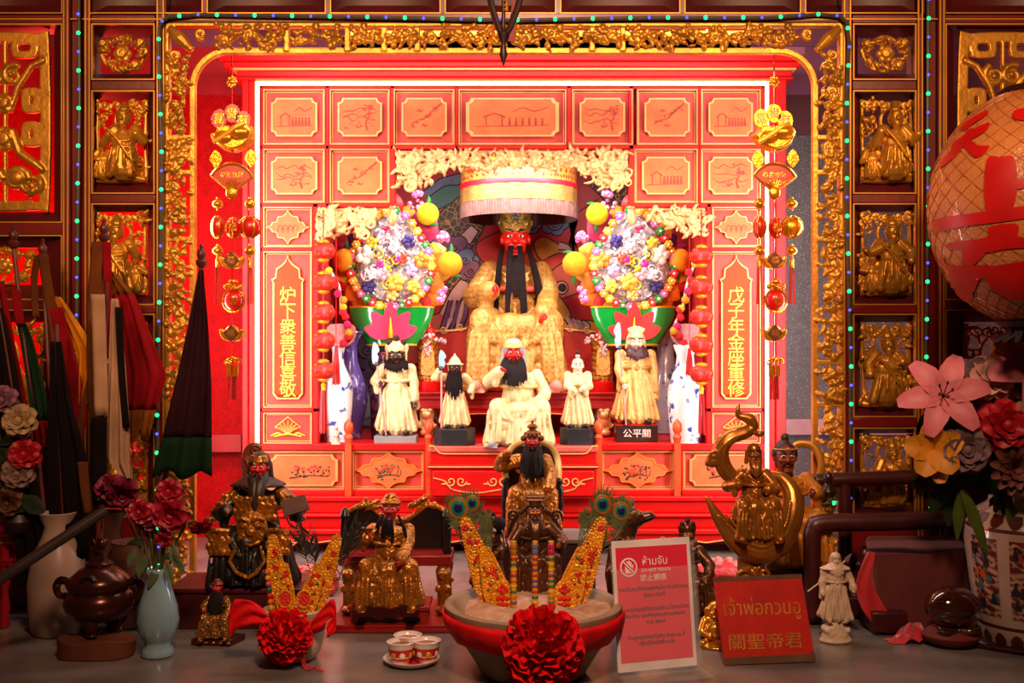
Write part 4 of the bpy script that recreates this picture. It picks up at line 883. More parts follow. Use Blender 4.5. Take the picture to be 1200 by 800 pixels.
m = MB(); m.tube([(0, 0, cz(258) + 40), (0, 0, cz(166))], 1.5, 8)
for k in range(8): a = k * pi / 4; m.tube([(0, 0, cz(190)), (Rr * .97 * cos(a), Rr * .97 * sin(a), cz(206))], .8, 6)
part(cn, 'frame', m, M('dark_timber', '#2e100c'))
# ---------------------------------------------------------------- smaller figures on the shelf
fs = T('seated_deity_statue', 'smaller seated red-faced deity in cream robe with grey hood, in front of the crowned deity', 'statue', 608, 521, 4.1)
figure(fs, 124, 'sit', SKR, RCREAM, ('full', .3), HAIR, 'hood', M('grey_hood', '#8d98a4', .5), M('grey_boot', '#8a8d92', .5), (-.17, -.22, .70), (.19, -.2, .40), 1.16, 1.16, sash=M('cream_gold_trim', '#e0c070', .4, .3), hz=.86, hc=(-.05, -.05))
m = MB(); m.box(-30, 30, 5, 26, 0, 40); part(fs, 'seat', m, RCREAM, bevel=2)
PINK = M('pink_pole', '#d08a84', .4)
def octa(th, w, h, mat, d=.8):
    m = MB(); m.prism([], 0, 0) if 0 else None
    o = [(-w, -w * d * .45), (-w * .62, -w * d), (w * .62, -w * d), (w, -w * d * .45), (w, w * d * .45), (w * .62, w * d), (-w * .62, w * d), (-w, w * d * .45)]
    m.add([(x, y, z) for z in (0, h) for x, y in o], [tuple(range(8)), tuple(range(15, 7, -1))] + [(k, (k + 1) % 8, 8 + (k + 1) % 8, 8 + k) for k in range(8)]); part(th, 'plinth', m, mat, bevel=.5)
PLB = M('black_lacquer_plinth', '#26282c', .25, 0, .3, 8)
a = T('guardian_statue', 'standing dark-faced guardian in cream robe with pompom crown on a low grey plinth', 'statue', 465, 519.2, 4.17, group=None)
m = MB(); m.box(-25, 24, -14, 14, 0, 9); part(a, 'plinth', m, M('grey_plinth', '#7c8086', .5), bevel=.5)
figure(a, 108, 'stand', SKD, RCREAM, ('short', .14), HAIRB, 'pompom', None, BLACKB, (-.17, -.12, .57), (.2, -.06, .36), 1.22, 1.5, z0=9, hz=.86, sash=RCREAM, seed=4)
glaive(a, -11, 117, 10, -15, None, PINK, -13, 24)
b = T('guardian_statue', 'small dark-faced guardian with cone hat and very long beard on a black octagonal plinth', 'statue', 533, 520.8, 4.1)
octa(b, 24, 19, PLB)
figure(b, 83, 'stand', SKD, RCREAM, ('full', .45), HAIRB, 'cone', None, BLACKB, (-.21, -.1, .82), (.22, -.05, .5), 1.12, 1.35, z0=19, hz=.85, seed=5)
glaive(b, -15, 110, 20, -10, None, PINK, 0, 20)
c = T('attendant_statue', 'small white-faced beardless attendant in cream robe on a black octagonal plinth', 'statue', 677, 519.5, 4.12)
octa(c, 21, 19, PLB)
figure(c, 84, 'stand', SKP, RCREAM, None, HAIR, 'bun', M('bun_cap', '#d8a890', .5), BLACKB, (-.05, -.17, .52), (.06, -.17, .55), 1.15, 1.35, z0=19, hz=.86, handm=SKP, seed=6)
d = T('guardian_statue', 'standing pale-faced guardian with curly dark beard on a black plinth with white writing', 'statue', 745, 517, 4.24)
m = MB(); m.box(-24, 24, -13, 13, 0, 19); pl = part(d, 'plinth', m, M('maroon_black_plinth', '#2a1216', .35), bevel=.4)
m = MB(); m.box(-24.5, 24.5, -13.5, 13.5, 19, 20.2); part(pl, 'red_rim', m, RED, root=d)
m = MB(); m.text('公平關', 10.5, 0, 10, -13.2, .6, 1.05); part(pl, 'white_lettering', m, WHITE, root=d)
figure(d, 112, 'stand', SKP, M('yellow_gold_robe', '#d2aa66', .45, .1, .2, 20, .35, 110, 'voronoi'), ('short', .16), M('maroon_beard', '#3c1a20', .5), 'phoenix', RCREAM, BLACKB, (-.14, -.13, .43), (.19, -.04, .32), 1.3, 1.32, z0=20, hz=.85, seed=7)
glaive(d, -13, 138, 20, -16, None, PINK, -9, 28, -1)
# ---------------------------------------------------------------- red pillar candles with crystal garlands
def candle(px, label):
    t = T('candle_holder', label, 'candle', px, 465, 4.42)
    m = MB(); m.lathe([(14, 0), (14.4, 1), (14.4, 11), (12.6, 12)], n=28); part(t, 'red_base', m, RED)
    m = MB(); m.lathe([(12.8, 12), (12.8, 58), (13.6, 59), (13.6, 62), (10, 63)], n=28); q = part(t, 'gilded_cylinder', m, M('gold_sleeve', '#c8963c', .35, .4, .2, 30, col2='#a01c14', pk='magic', bs=30, thr=.55, edge=.08))
    m = MB(); m.prism(c2([(-7, 20), (7, 20), (8, 30), (7, 46), (4, 52), (0, 55), (-4, 52), (-7, 46), (-8, 30)], 3), -14, -11); part(q, 'red_medallion', m, M('medallion_red', '#a8201a', .5, 0, .3, 60, col2='#d8a850', pk='cells', bs=120, thr=.05), root=t)
    m = MB(); m.lathe([(10, 62), (9, 64), (7, 74), (3.8, 76), (3.6, 86), (2.5, 89), (.6, 90)], n=20); part(t, 'wax_candle', m, M('red_wax', '#c0141e', .25, coat=.5))
    m = MB(); rr = random.Random(px)
    for k in range(46): aa = k * 2 * pi / 46; m.ell((19 * cos(aa) + rr.uniform(-1, 1), 15 * sin(aa), 62 + rr.uniform(-3, 3) - 2.5 * cos(aa * 2)), rr.uniform(1.4, 2.4), None, 6, 4)
    for k in range(16): m.ell((rr.uniform(-4, 4), -16, 58 - k * 1.0), 1.7, None, 6, 4)
    part(t, 'crystal_bead_garland', m, M('crystal_beads', '#d8b8c0', .12, .3, .2, 60), smooth=0)
    return t
candle(501, 'red candle on gilded cylinder behind the small guardian with the cone hat'); candle(707, 'red candle on gilded cylinder behind the white-faced attendant')
# ---------------------------------------------------------------- vases in the niche
PORC = M('blue_white_porcelain', '#e2dee2', .18, 0, .05, 10, col2='#3b4a9a', pk='noise', bs=26, thr=.61, edge=.03, coat=.6)
PORB = M('violet_porcelain', '#4c3c7c', .2, 0, .25, 10, col2='#8c7cb8', pk='noise', bs=30, thr=.6, edge=.03, coat=.5)
PORD = M('dark_plum_porcelain', '#5c2438', .25, 0, .25, 10, col2='#1c1020', pk='noise', bs=34, thr=.52, edge=.03, coat=.4)
def vase(px, by, Y, prof, mat, label, name='porcelain_vase', cat='vase', n=36):
    t = T(name, label, cat, px, by, Y); m = MB(); inner = [(max(.5, r - 1.5), z) for r, z in prof[::-1][:5]]
    m.lathe(prof + inner + [(max(.4, prof[-5][0] - 3), prof[-5][1] - 2)], n=n); part(t, 'body', m, mat, smooth=60); m = MB(); r0 = prof[0][0]; m.lathe([(r0 + .2, 0), (r0 + 1, 1), (r0 + .8, 2.4), (r0 - .5, 2.6)], n=n); part(t, 'foot_ring', m, mat); return t
va = [(15, 0), (16, 2), (17, 8), (21, 40), (22, 58), (20, 72), (13, 84), (9, 92), (8.5, 104), (11, 112), (14, 116), (13.5, 117)]
v1 = vase(396, 521, 4.2, [(r * .8, z) for r, z in va], PORC, 'white and blue porcelain vase behind the hanging lanterns, beside the violet vase')
vb = [(14, 0), (15, 3), (18, 20), (23, 44), (22, 58), (16, 76), (10, 92), (9, 108), (13, 118), (18, 124), (17.5, 125)]
v2 = vase(410, 516, 4.36, [(r * .9, z) for r, z in vb], PORB, 'violet porcelain vase with flared lip beside the dark-faced guardian with pompom crown')
v3 = vase(452, 515.6, 4.36, [(16, 0), (17, 3), (18, 30), (18.5, 55), (17, 66), (13, 76), (9, 84), (8, 92), (10, 100), (9.5, 101)], PORD, 'dark plum patterned vase just behind the dark-faced guardian with pompom crown')
v4 = vase(803, 521, 4.16, [(16, 0), (17, 2), (19, 20), (21, 48), (20, 64), (15, 80), (11, 92), (10, 102), (14, 114), (13.5, 115)], PORC, 'white and blue porcelain vase behind the hanging lanterns, beside the railing post')
v5 = vase(780, 507, 4.62, [(14, 0), (15, 3), (17, 24), (20, 46), (19, 60), (14, 76), (10, 92), (10, 104), (15, 116), (18, 121), (17.5, 122)], M('grey_porcelain', '#a8a4b8', .2, 0, .15, 10, col2='#4a5890', pk='noise', bs=28, thr=.62, edge=.03, coat=.5), 'grey blue porcelain vase with flared lip behind the pale-faced guardian')
# tiny white figurine by the vase
t = T('figurine', 'tiny pale figurine beside the railing post and the white and blue vase', 'figurine', 394, 521.5, 4.1)
m = MB(); m.cap((0, 0, 3), (0, 0, 14), 4, 3.2); m.ell((0, -.5, 19), 2.8); m.cap((0, 0, 21), (0, 0, 23), 1.8, 1.2); m.box(-5, 5, -4, 4, 0, 3)
for s in (-1, 1): m.cap((s * 3, 0, 14), (s * 1.5, -3.5, 10), 1.6, 1.3)
part(t, 'body', m, M('pale_glaze', '#c8b0a0', .3), voxel=.5, it=1)
# ---------------------------------------------------------------- round foil offering ornaments
FOIL = M('silver_foil', '#dcd8e0', .2, .6, .15, 30, .9, 70, 'voronoi')
BCOL = [M('button_yellow', '#f0b414', .5), M('button_amber', '#e88a12', .5), M('button_pink', '#d862a8', .5), M('button_green', '#157a28', .5), M('button_red', '#d81220', .5)]
PEARL = M('pearl_centre', '#f2e4d0', .25)
def ornament(cx, sgn, label):
    """teardrop of silver foil ringed with button flowers; sgn=+1 when the deity is to its right"""
    t = T('foil_ornament', label, 'offering ornament', cx, 404, 4.44); X = lambda x: sgn * x; U = lambda py: 404 - py
    # foil cushion
    m = MB(); n, k = 44, 16; rr = random.Random(5); vs = []
    def rad(a): return 1 + (.38 * max(0, cos(a - pi / 2)) ** 7)
    g = [(0, -20, U(313))]
    for i in range(1, k + 1):
        f = i / k
        for j in range(n):
            a = 2 * pi * j / n; r = 48 * f * rad(a); g.append((X(r * cos(a)) + rr.uniform(-1.4, 1.4), -20 * sqrt(max(0, 1 - f * f)) + rr.uniform(-3.6, 3.6) * (f < 1), U(313) + r * sin(a) + rr.uniform(-1.4, 1.4)))
    fs_ = [(0, 1 + j, 1 + (j + 1) % n) for j in range(n)] + [(1 + i * n + j, 1 + (i + 1) * n + j, 1 + (i + 1) * n + (j + 1) % n, 1 + i * n + (j + 1) % n) for i in range(k - 1) for j in range(n)]
    b = len(g); g.append((0, 8, U(313))); fs_ += [(1 + (k - 1) * n + j, b, 1 + (k - 1) * n + (j + 1) % n) for j in range(n)]
    m.add(g, fs_); part(t, 'foil_cushion', m, FOIL, smooth=0)
    # coloured paper leaves around the rim
    lf = [M('paper_orange', '#f07a10', .5), M('paper_red', '#d01818', .5), M('paper_amber', '#f0a41c', .5), M('paper_magenta', '#b0185c', .5), M('paper_violet', '#3c1c64', .5), M('paper_gold', '#e0b040', .35, .4)]
    for i in range(26):
        a = 2 * pi * i / 26 + .1; r = 48 * rad(a); m = MB(); L_ = rr.uniform(18, 28); w_ = rr.uniform(9, 14); q = Vector((X(cos(a)), 0, sin(a))); s_ = Vector((-q.z, 0, q.x)); o = Vector((0, 3 + (i % 3) * 2, U(313))) + q * r * .9
        rows_ = [[o + q * L_ * f * 1.1 + s_ * w_ * e * sin(pi * min(.98, f * .85 + .12)) + Vector((0, -4 * sin(pi * f) + 2 * abs(e), 0)) for e in (-1, -.5, 0, .5, 1)] for f in (0, .25, .5, .75, 1)]
        m.sheet(rows_, .5); part(t, 'paper_leaf', m, lf[(i * 5 + (i // 4)) % 6])
    # ring of button flowers
    me = {}
    for i in range(34):
        a = pi / 2 + 2 * pi * (i + .5) / 34; r = 47 * rad(a); c = i % 5
        if c not in me:
            m = MB()
            for j in range(6): aa = j * pi / 3; m.ell((3.0 * cos(aa), 0, 3.0 * sin(aa)), (2.4, 1.8, 2.4), None, 8, 6)
            me[c] = part(t, 'button_flower', m, BCOL[c], root=t); me[c]['_pe'] = 1; o = me[c]
            m = MB(); m.ell((0, -1.6, 0), (1.7, 1.0, 1.7), None, 8, 6); pe = part(o, 'pearl', m, PEARL, root=t); me[(c, 'p')] = pe
        else:
            o = me[c].copy(); COL.objects.link(o); o.parent = t; p = me[(c, 'p')].copy(); COL.objects.link(p); p.parent = o
        o.location = Vector((X(r * cos(a)), -17 - (i % 2), U(313) + r * sin(a))) * S(t)
    # flowers and ruffles over the foil
    fc = [('#e020a0', 9, .5, 306, 5), ('#d018a0', -12, .2, 312, 5), ('#3c2c78', 20, .3, 284, 9), ('#f0c030', -22, .2, 286, 8), ('#38286a', -26, .4, 336, 9), ('#f2ead8', -30, .3, 300, 13), ('#f0a8c0', -8, .2, 322, 9), ('#e8482a', 14, .2, 304, 7), ('#f08a30', 36, .2, 306, 11), ('#f2b84a', 6, .4, 332, 12), ('#f0c850', 26, .2, 336, 9), ('#b8a020', -4, .1, 318, 6), ('#e01c50', -6, .3, 270, 6), ('#f0e0e8', -20, .2, 322, 8), ('#d8a4e0', 24, .1, 318, 8), ('#f4d480', 2, .2, 346, 8), ('#ece4f0', 4, .2, 292, 8)]
    for i, (hx_, x, _, py, r) in enumerate(fc):
        m = MB(); x = X(x); r *= .9; yy = -23 * sqrt(max(.1, 1 - (x * x + (py - 313) ** 2) / 2500)) - 1
        for j in range(5): aa = j * 2 * pi / 5 + i; m.ell((x + r * .55 * cos(aa), yy - 1.5 * sin(aa * 2), U(py) + r * .55 * sin(aa)), (r * .52, r * .22 + 1.2, r * .45), (.3 * cos(aa), -aa, .2), 9, 6)
        m.ell((x, yy - 2.5, U(py)), r * .24, None, 8, 6)
        part(t, 'silk_flower', m, M('silk_' + hx_[1:], hx_, .6), smooth=180)
    for i in range(9): m = MB(); a = rr.uniform(0, 6); m.tube(spiral(X(rr.uniform(-30, 32)), U(rr.uniform(284, 344)), rr.uniform(5, 9), 1.5, a, 1.5, -24), 1.0, 6, .6); part(t, 'gold_curl', m, GOLDP if i % 2 else FOIL)
    # fruit pompoms on the deity's side and one outside
    for (x, py, r, hx_) in ((42, 252, 13, '#f2c40c'), (68, 310, 14.5, '#f08c08'), (-54, 306, 14, '#f08c08')):
        m = MB(); m.ell((X(x), -10, U(py)), (r, r, r), None, 24, 16); p = part(t, 'fruit_pompom', m, M('plush_' + hx_[1:], hx_, .95, 0, .15, 60, .8, 260))
        for sg in (1, -1): m = MB(); leaf(m, X(x - 2), U(py) + sg * r * .5, r * 1.2, 3, (sg * .9) + (0 if sgn > 0 else pi - 2 * sg * .9), -8); part(p, 'leaf', m, M('felt_green', '#176a22', .7), root=t)
    for (x, py) in ((28, 236), (60, 276), (58, 345)):
        m = MB()
        for j in range(9): m.ell((X(x + rr.uniform(-7, 7)), -12 + rr.uniform(-3, 3), U(py + rr.uniform(-9, 9))), rr.uniform(2.2, 4.2), None, 8, 6)
        part(t, 'blossom_sprig', m, M('blossom_mix', '#f0d8c0', .5, 0, .1, 60, col2='#e05a9a', pk='voronoi', bs=90, thr=.35))
    # green leaf bowl with a cut-out lotus
    m = MB(); pr = []
    for i in range(6):
        f = i / 5; w_ = 50 * (1 - .42 * f ** 1.7); z = 44 - 44 * f; pr.append([(w_ * sin(aa), -14 * cos(aa) - 4, z) for aa in [R(-80 + 16 * j) for j in range(11)]])
    m.sheet(pr, 1.2); p = part(t, 'green_bowl', m, M('glossy_green', '#128a34', .15, 0, .2, 10, coat=.6))
    m = MB(); m.tube([Vector(v) for v in pr[5]], 1.4, 6); m.tube([Vector(v) for v in pr[0]], 1.0, 6); part(p, 'gold_rim', m, GOLDP, root=t)
    m = MB()
    for a_, L_ in ((90, 40), (52, 36), (128, 36), (18, 32), (162, 32)):
        a = R(a_); q = Vector((cos(a), 0, sin(a))); s_ = Vector((-q.z, 0, q.x)); o = Vector((0, -20, 10)); m.prism(c2([((o + q * u * L_ + s_ * v)[0], (o + q * u * L_ + s_ * v)[2]) for u, v in ((0, -2), (.35, -8), (.7, -7), (1, 0), (.7, 7), (.35, 8), (0, 2))], 3), -20 - abs(a_ - 90) * .015, -18.8)
    p2 = part(t, 'paper_lotus', m, M('lotus_red' if sgn < 0 else 'lotus_pink', '#d01820' if sgn < 0 else '#d8205a', .5))
    m = MB(); m.lathe([(2.6, 8), (3.2, 14), (2, 22), (.6, 32)], (0, -22, 0), 10); part(p2, 'stamen', m, GOLDP, root=t)
    # upright stake that carries it
    m = MB(); m.tube([(0, 6, 2), (0, 6, -104)], 2, 8); part(t, 'stake', m, GILT)
    return t
ornament(460, 1, 'round silver foil ornament with button flowers and pink lotus, nearer the violet vase')
ornament(741, -1, 'round silver foil ornament with button flowers and red lotus, nearer the pale-faced guardian')
# ---------------------------------------------------------------- strings of small red lanterns
LRED = M('lantern_red', '#c81410', .4, 0, .15, 20, .4, 120, 'wave', col2='#d08a28', pk='magic', ps=34, thr=.7, edge=.06)
def lantern_string(px, ys, ytop, ybot, label, seed):
    t = T('lantern_string', label, 'lantern string', px, ybot, 4.0, group='strings of red lanterns at the niche sides'); U = lambda py: ybot - py
    m = MB(); m.tube([(0, 0, U(ytop)), (0, 0, U(ys[-1] + 12))], .8, 6); part(t, 'cord', m, RED)
    l0 = c0 = None
    for y in ys:
        if l0 is None:
            m = MB(); m.lathe([(5, -10), (10, -8.5), (13.2, -4), (14, 0), (13.2, 4), (10, 8.5), (5, 10)], n=24, wob=lambda a, z: 1 + .012 * cos(12 * a)); l0 = o = part(t, 'lantern', m, LRED)
            c0 = [part(o, 'gold_cap', MB().lathe([(6.5, 9.4 * sg), (7, 11 * sg), (5, 12.6 * sg), (2, 13.5 * sg)], n=16), GOLDP, root=t) for sg in (1, -1)]
        else:
            o = l0.copy(); COL.objects.link(o); o.parent = t; 
            for cc_ in c0: c = cc_.copy(); COL.objects.link(c); c.parent = o
        o.location = Vector((0, 0, U(y))) * S(t)
    y = ys[-1] + 14; m = MB(); m.lathe([(1.5, U(y)), (3.4, U(y + 3)), (2.4, U(y + 7)), (3, U(y + 9))], n=12); tt = part(t, 'tassel_knot', m, GOLDP)
    m = MB(); r_ = random.Random(seed)
    for k in range(20): a = r_.uniform(0, 6.28); r = r_.uniform(.5, 2.6); m.tube([(r * cos(a), r * sin(a), U(y + 8)), (r * 1.4 * cos(a), r * 1.4 * sin(a), U((y + ybot) / 2)), (r * 1.6 * cos(a), r * 1.6 * sin(a), r_.uniform(0, 5))], .7, 5)
    part(tt, 'tassel', m, M('red_silk', '#c4101c', .5), root=t)
    return t
lantern_string(379, [294, 331, 366, 399, 434], 246, 508, 'string of five red lanterns with tassel in front of the violet and white vases', 1)
lantern_string(822, [300, 336, 371, 404, 438], 246, 510, 'string of five red lanterns with tassel in front of the vase beside the pale-faced guardian', 2)
# a loose red tassel beside them and pompom garlands
def pom_garland(pts, label, seed, sg):
    t = T('pompom_garland', label, 'garland', pts[-1][0], pts[-1][1], 4.14, group='pompom garlands beside the lantern strings'); bx, bz = t['_b']; r_ = random.Random(seed)
    pc = catm([(x - bx, 0, bz - z) for x, z in pts], 6); m = MB(); m.tube(pc, 1.8, 6); part(t, 'tinsel', m, M('silver_tinsel', '#c8b0b4', .3, .5, .3, 80, .9, 200), fn=None)
    cs = ['#b8101c', '#c01420', '#e0a818', '#c81c5c', '#d81830', '#e08a18']; me = {}
    for i in range(13):
        p = pc[int((i + .5) / 13 * (len(pc) - 1))]; c = cs[(i * 2 + (i // 3)) % 6]
        if c not in me: m = MB(); m.ell((0, 0, 0), 4.6, None, 14, 10); me[c] = o = part(t, 'pompom', m, M('pom_' + c[1:], c, .95, bump=.6, bs=300))
        else: o = me[c].copy(); COL.objects.link(o); o.parent = t
        o.location = (p + Vector((r_.uniform(-4, 4), -4, r_.uniform(-2, 2)))) * S(t)
    m = MB(); q = pts[-1]
    for k in range(26): a = k * pi / 26; m.ell((-14 * sg * .3 + 17 * cos(a + pi), -2, 14 - 18 * sin(a)), 1.6, None, 6, 5)
    m.prism(c2([(17 * cos(a + pi) - 4 * sg, 14 - 16 * sin(a)) for a in [k * pi / 8 for k in range(9)]] + [(13 - 4 * sg, 22), (-13 - 4 * sg, 22)], 2), -1, 1); part(t, 'beaded_pendant', m, M('pendant_rose', '#b06a6a', .5, 0, .3, 60, .8, 160))
pom_garland([(383, 312), (397, 335), (400, 360), (408, 385), (404, 402)], 'red and yellow pompom garland beside the lanterns near the violet vase', 3, 1)
pom_garland([(818, 300), (806, 330), (800, 360), (790, 385), (799, 402)], 'red and yellow pompom garland beside the lanterns near the pale-faced guardian', 4, -1)
for px, z0, z1, lb in ((394, 405, 452, 'loose bright red silk tassel hanging against the violet vase'), (808, 408, 440, 'loose red ribbon hanging against the grey blue vase')):
    t = T('silk_tassel', lb, 'tassel', px, z1, 4.1); m = MB()
    for k in range(16): x = rng.uniform(-3.6, 3.6); m.tube([(x * .3, 0, z1 - z0), (x, rng.uniform(-2, 2), (z1 - z0) * .5), (x * 1.2, rng.uniform(-2, 2), rng.uniform(0, 6))], .9, 5)
    part(t, 'strands', m, M('red_silk', '#c4101c'), smooth=60); m = MB(); m.tube([(0, 0, z1 - z0 - 1), (0, 0, z1 - 250)], .5, 5); part(t, 'cord', m, RED)

# everything in the niche rests on the shelf or on the throne stand
for o in (fs, a, b, c, d, v1, v2, v3, v4, v5, t): pass
SHZ = CZ - 120.8 * YC / F + .0012
for o in list(COL.objects):
    if o.parent is None and o.get('category') in ('statue', 'vase', 'figurine', 'candle') and 1.17 < o.location.z < 1.235: o.location.z = SHZ
st.location.z += SHZ - (CZ - 115 * YT / F); STZ = CZ - 62.5 * YT / F + (SHZ - (CZ - 115 * YT / F)) + .001
for o in (dy, tr_): o.location.z = STZ
for o in list(COL.objects):
    if o.parent is None and o.get('category') == 'candle': o.location.z = STZ; o.location.y = YT + .05
# ---------------------------------------------------------------- things standing on the altar table
def ty(py): return F * (CZ - TZ) / (py - 400)
def TT(name, label, cat, px, py, group=None, rz=0): return T(name, label, cat, px, py, ty(py), rz, group)
def stand(name, label, x0, x1, top_py, Y, dep, mat, edge=None):
    """plain block stand from the table up to the height seen at top_py"""
    zt = CZ - (top_py - 400) * Y / F; s = Y / F; t = T(name, label, 'stand', loc=(P((x0 + x1) / 2, 0, Y).x, Y, TZ)); t['_s'] = s
    h = (zt - TZ) / s; w = (x1 - x0) / 2; m = MB(); m.box(-w + 2, w - 2, 1, dep - 1, 0, h - 5); p = part(t, 'body', m, mat, bevel=.8)
    m = MB(); m.box(-w, w, -2, dep, h - 5, h); part(t, 'top', m, edge or mat, bevel=.8); return t
BROWN = M('brown_bronze', '#5c3a22', .32, .6, .35, 14, .35, 60)
PAPER = M('gilded_paper', '#f29a14', .4, .15, .3, 30, .9, 140, 'voronoi', coat=.3); PAPR = M('paper_red_floret', '#d8260c', .5, 0, .2, 60, .8, 200, 'voronoi'); PAPG = M('paper_green_dot', '#2a5a2a', .5); PAPY = M('paper_yellow_spark', '#f6c030', .3, .3)
TUL = M('red_tulle', '#e00c14', .65, 0, .15, 30, .3, 200, 'wave', spec=.2)
FTH = M('feather_barb', '#5a6420', .6, 0, .35, 40, .5, 200, 'wave', sheen=.4)
def plate(t, base, tip, w, y, thick, mat, name, par=None, wob=.06, sd=0):
    """ruffled leaf-shaped paper plate from base to tip (x, z), leaning"""
    b = Vector((base[0], 0, base[1])); e = Vector((tip[0], 0, tip[1])); u = (e - b); L_ = u.length; u.normalize(); n = Vector((-u.z, 0, u.x)); m = MB(); o = []
    N = 26
    prof = lambda f: w * (.72 + .45 * f) * (1 - max(0, f - .25) / .75 * .78) if f < .97 else w * .18
    for sg in (1, -1):
        q = []
        for k in range(N + 1):
            f = k / N; p = b + u * L_ * f + n * sg * prof(f) * (1 + wob * sin(k * 2.4)); q.append((p.x, p.z))
        o += q if sg == 1 else q[::-1]
    m.prism(o, y - thick, y); pt = part(par or t, name, m, mat, bevel=.4, root=t); 
    return pt, b, u, n, L_
def flower_plate(t, base, tip, w, y, seed, beads=False, name='paper_plate'):
    r_ = random.Random(seed); p, b, u, n, L_ = plate(t, base, tip, w, y, 1.6, PAPER, name)
    m = MB()
    for k in range(60):
        f = k / 30 % 1; sg = 1 if k < 30 else -1; pr = w * (.72 + .45 * f) * (1 - max(0, f - .25) / .75 * .78); q = b + u * L_ * (f * .97 + .02) + n * sg * pr * .95; m.ell((q.x, y - 1.5, q.z), (1.9, 1.3, 1.9), None, 7, 5)
    part(p, 'ruffled_edge', m, PAPER, root=t)
    m = MB()
    for k in range(12):
        f = r_.uniform(.08, .8); pr = w * .6 * (1 - f * .7); q = b + u * L_ * f + n * r_.uniform(-1, 1) * pr; r = r_.uniform(2.2, 3.6)
        for j in range(5): a = j * 1.257; m.ell((q.x + r * .6 * cos(a), y - 2, q.z + r * .6 * sin(a)), (r * .5, 1, r * .5), None, 7, 5)
    part(p, 'red_florets', m, PAPR, root=t)
    m = MB(); m2 = MB()
    for k in range(10): f = r_.uniform(.05, .85); q = b + u * L_ * f + n * r_.uniform(-.7, .7) * w * (1 - f * .7); m.ell((q.x, y - 2, q.z), (2.0, .8, 1.2), (0, r_.uniform(0, 3), 0), 7, 5)
    part(p, 'green_leaves', m, PAPG, root=t)
    for k in range(4): f = .12 + .72 * k / 4; q = b + u * L_ * f; m2.tube(spiral(q.x, q.z, w * .4 * (1 - f * .5), 1, r_.uniform(0, 6), 1.4, y - 2.4), .9, 5)
    part(p, 'gold_curl', m2, PAPY, root=t)
    if beads:
        bc = [M('bead_red', '#c81828', .4), M('bead_yellow', '#d8a020', .4), M('bead_green', '#1c5a44', .4), M('bead_orange', '#e06818', .4), M('bead_pink', '#d04a58', .4)]
        for k in range(8): f = .02 + .075 * k; q = b + u * L_ * f + n * beads * w * .66; mm = MB(); mm.ell((q.x, y - 4, q.z), 3.6, None, 12, 8); part(p, 'bead', mm, bc[(k * 2 + seed) % 5], root=t)
    return p
def peacock(t, base, tip, y, r, dark=False, eye=True, seed=0):
    r_ = random.Random(seed); b = Vector((base[0], y, base[1])); e = Vector((tip[0], y, tip[1])); u = (e - b).normalized(); n = Vector((-u.z, 0, u.x)); L_ = (e - b).length
    q = part(t, 'peacock_feather', MB().tube([b, e], [.9, .5], 6), M('quill', '#8a7438', .5))
    m = MB()
    for k in range(46):
        f = r_.uniform(.5, 1.0); sg = r_.choice((-1, 1)); p0 = b + u * L_ * f; L2 = r * r_.uniform(.9, 1.5) * (1.1 - .3 * f)
        m.tube([p0, p0 + u * L2 * .6 + n * sg * L2 * .45 + Vector((0, r_.uniform(-1, 1), 0)), p0 + u * L2 * 1.25 + n * sg * L2 * .55], [1.3, 1.0, .2], 4, .5)
    for k in range(12): f = r_.uniform(.1, .5); sg = r_.choice((-1, 1)); p0 = b + u * L_ * f; m.tube([p0, p0 + u * 8 + n * sg * r_.uniform(8, 16)], [.5, .2], 4)
    if not dark:
        m.prism([(p.x, p.z) for p in [e + u * (r * 1.15 * cos(a)) - u * r * .2 + n * r * .72 * sin(a) for a in [k * pi / 8 for k in range(16)]]], y - .4, y + .4)
        for k in range(70):
            a = r_.uniform(-2.5, 2.5); o = e - u * r * .3; q1 = o + (u * cos(a) * 1.5 + n * sin(a) * .95) * r * r_.uniform(.85, 1.2); m.tube([o + (q1 - o) * .4, (o + q1) / 2 + (q1 - o) * .2 + n * .6, q1 + u * r * .2], [1.4, 1.1, .25], 4, .5)
    part(q, 'barbs', m, M('dark_plume', '#1c1a18', .6, sheen=.3) if dark else FTH, root=t)
    if eye:
        for nm, k_, c, dy in (('eye_ring', .62, '#a0641c', -1.2), ('eye_teal', .44, '#0c7a68', -1.9), ('eye_heart', .27, '#141a58', -2.6)):
            m = MB(); c_ = e + u * r * .1; m.ell((c_.x, y + dy, c_.z), (r * k_, .8, r * k_ * 1.15), None, 16, 8); part(q, nm, m, M('feather_' + nm, c, .35, 0, .2, 30), root=t)
def rosette(t, c, R_, seed, name='red_rosette', par=None):
    """ball of gathered tulle: many small crumpled petals"""
    r_ = random.Random(seed); m = MB(); c = Vector(c)
    for ring in range(7):
        th = R(8 + 15 * ring); n = [3, 9, 14, 18, 21, 22, 22][ring]
        for k in range(n):
            a = 2 * pi * k / n + ring * .5 + r_.uniform(-.15, .15); d = Vector((sin(th) * cos(a), -cos(th), sin(th) * sin(a))); s_ = Vector((-sin(a), 0, cos(a))); o = c + d * R_ * .5; L_ = R_ * r_.uniform(.4, .52); v = d.cross(s_); rot = r_.uniform(0, 3.14); s2 = s_ * cos(rot) + v * sin(rot); v2 = v * cos(rot) - s_ * sin(rot); ph = r_.uniform(0, 6)
            rows_ = [[o + d * L_ * (f - .22 * f * abs(w_) ** 2.2) + s2 * w_ * R_ * .2 * (.45 + .7 * f) + v2 * R_ * .06 * sin(w_ * 4.5 + ph) * f for w_ in (-1, -.75, -.5, -.25, 0, .25, .5, .75, 1)] for f in (0, .35, .7, .92, 1)]
            m.sheet(rows_)
    m.ell(c, (R_ * .62, R_ * .58, R_ * .62))
    o = part(par or t, name, m, TUL, smooth=180, root=t); return o
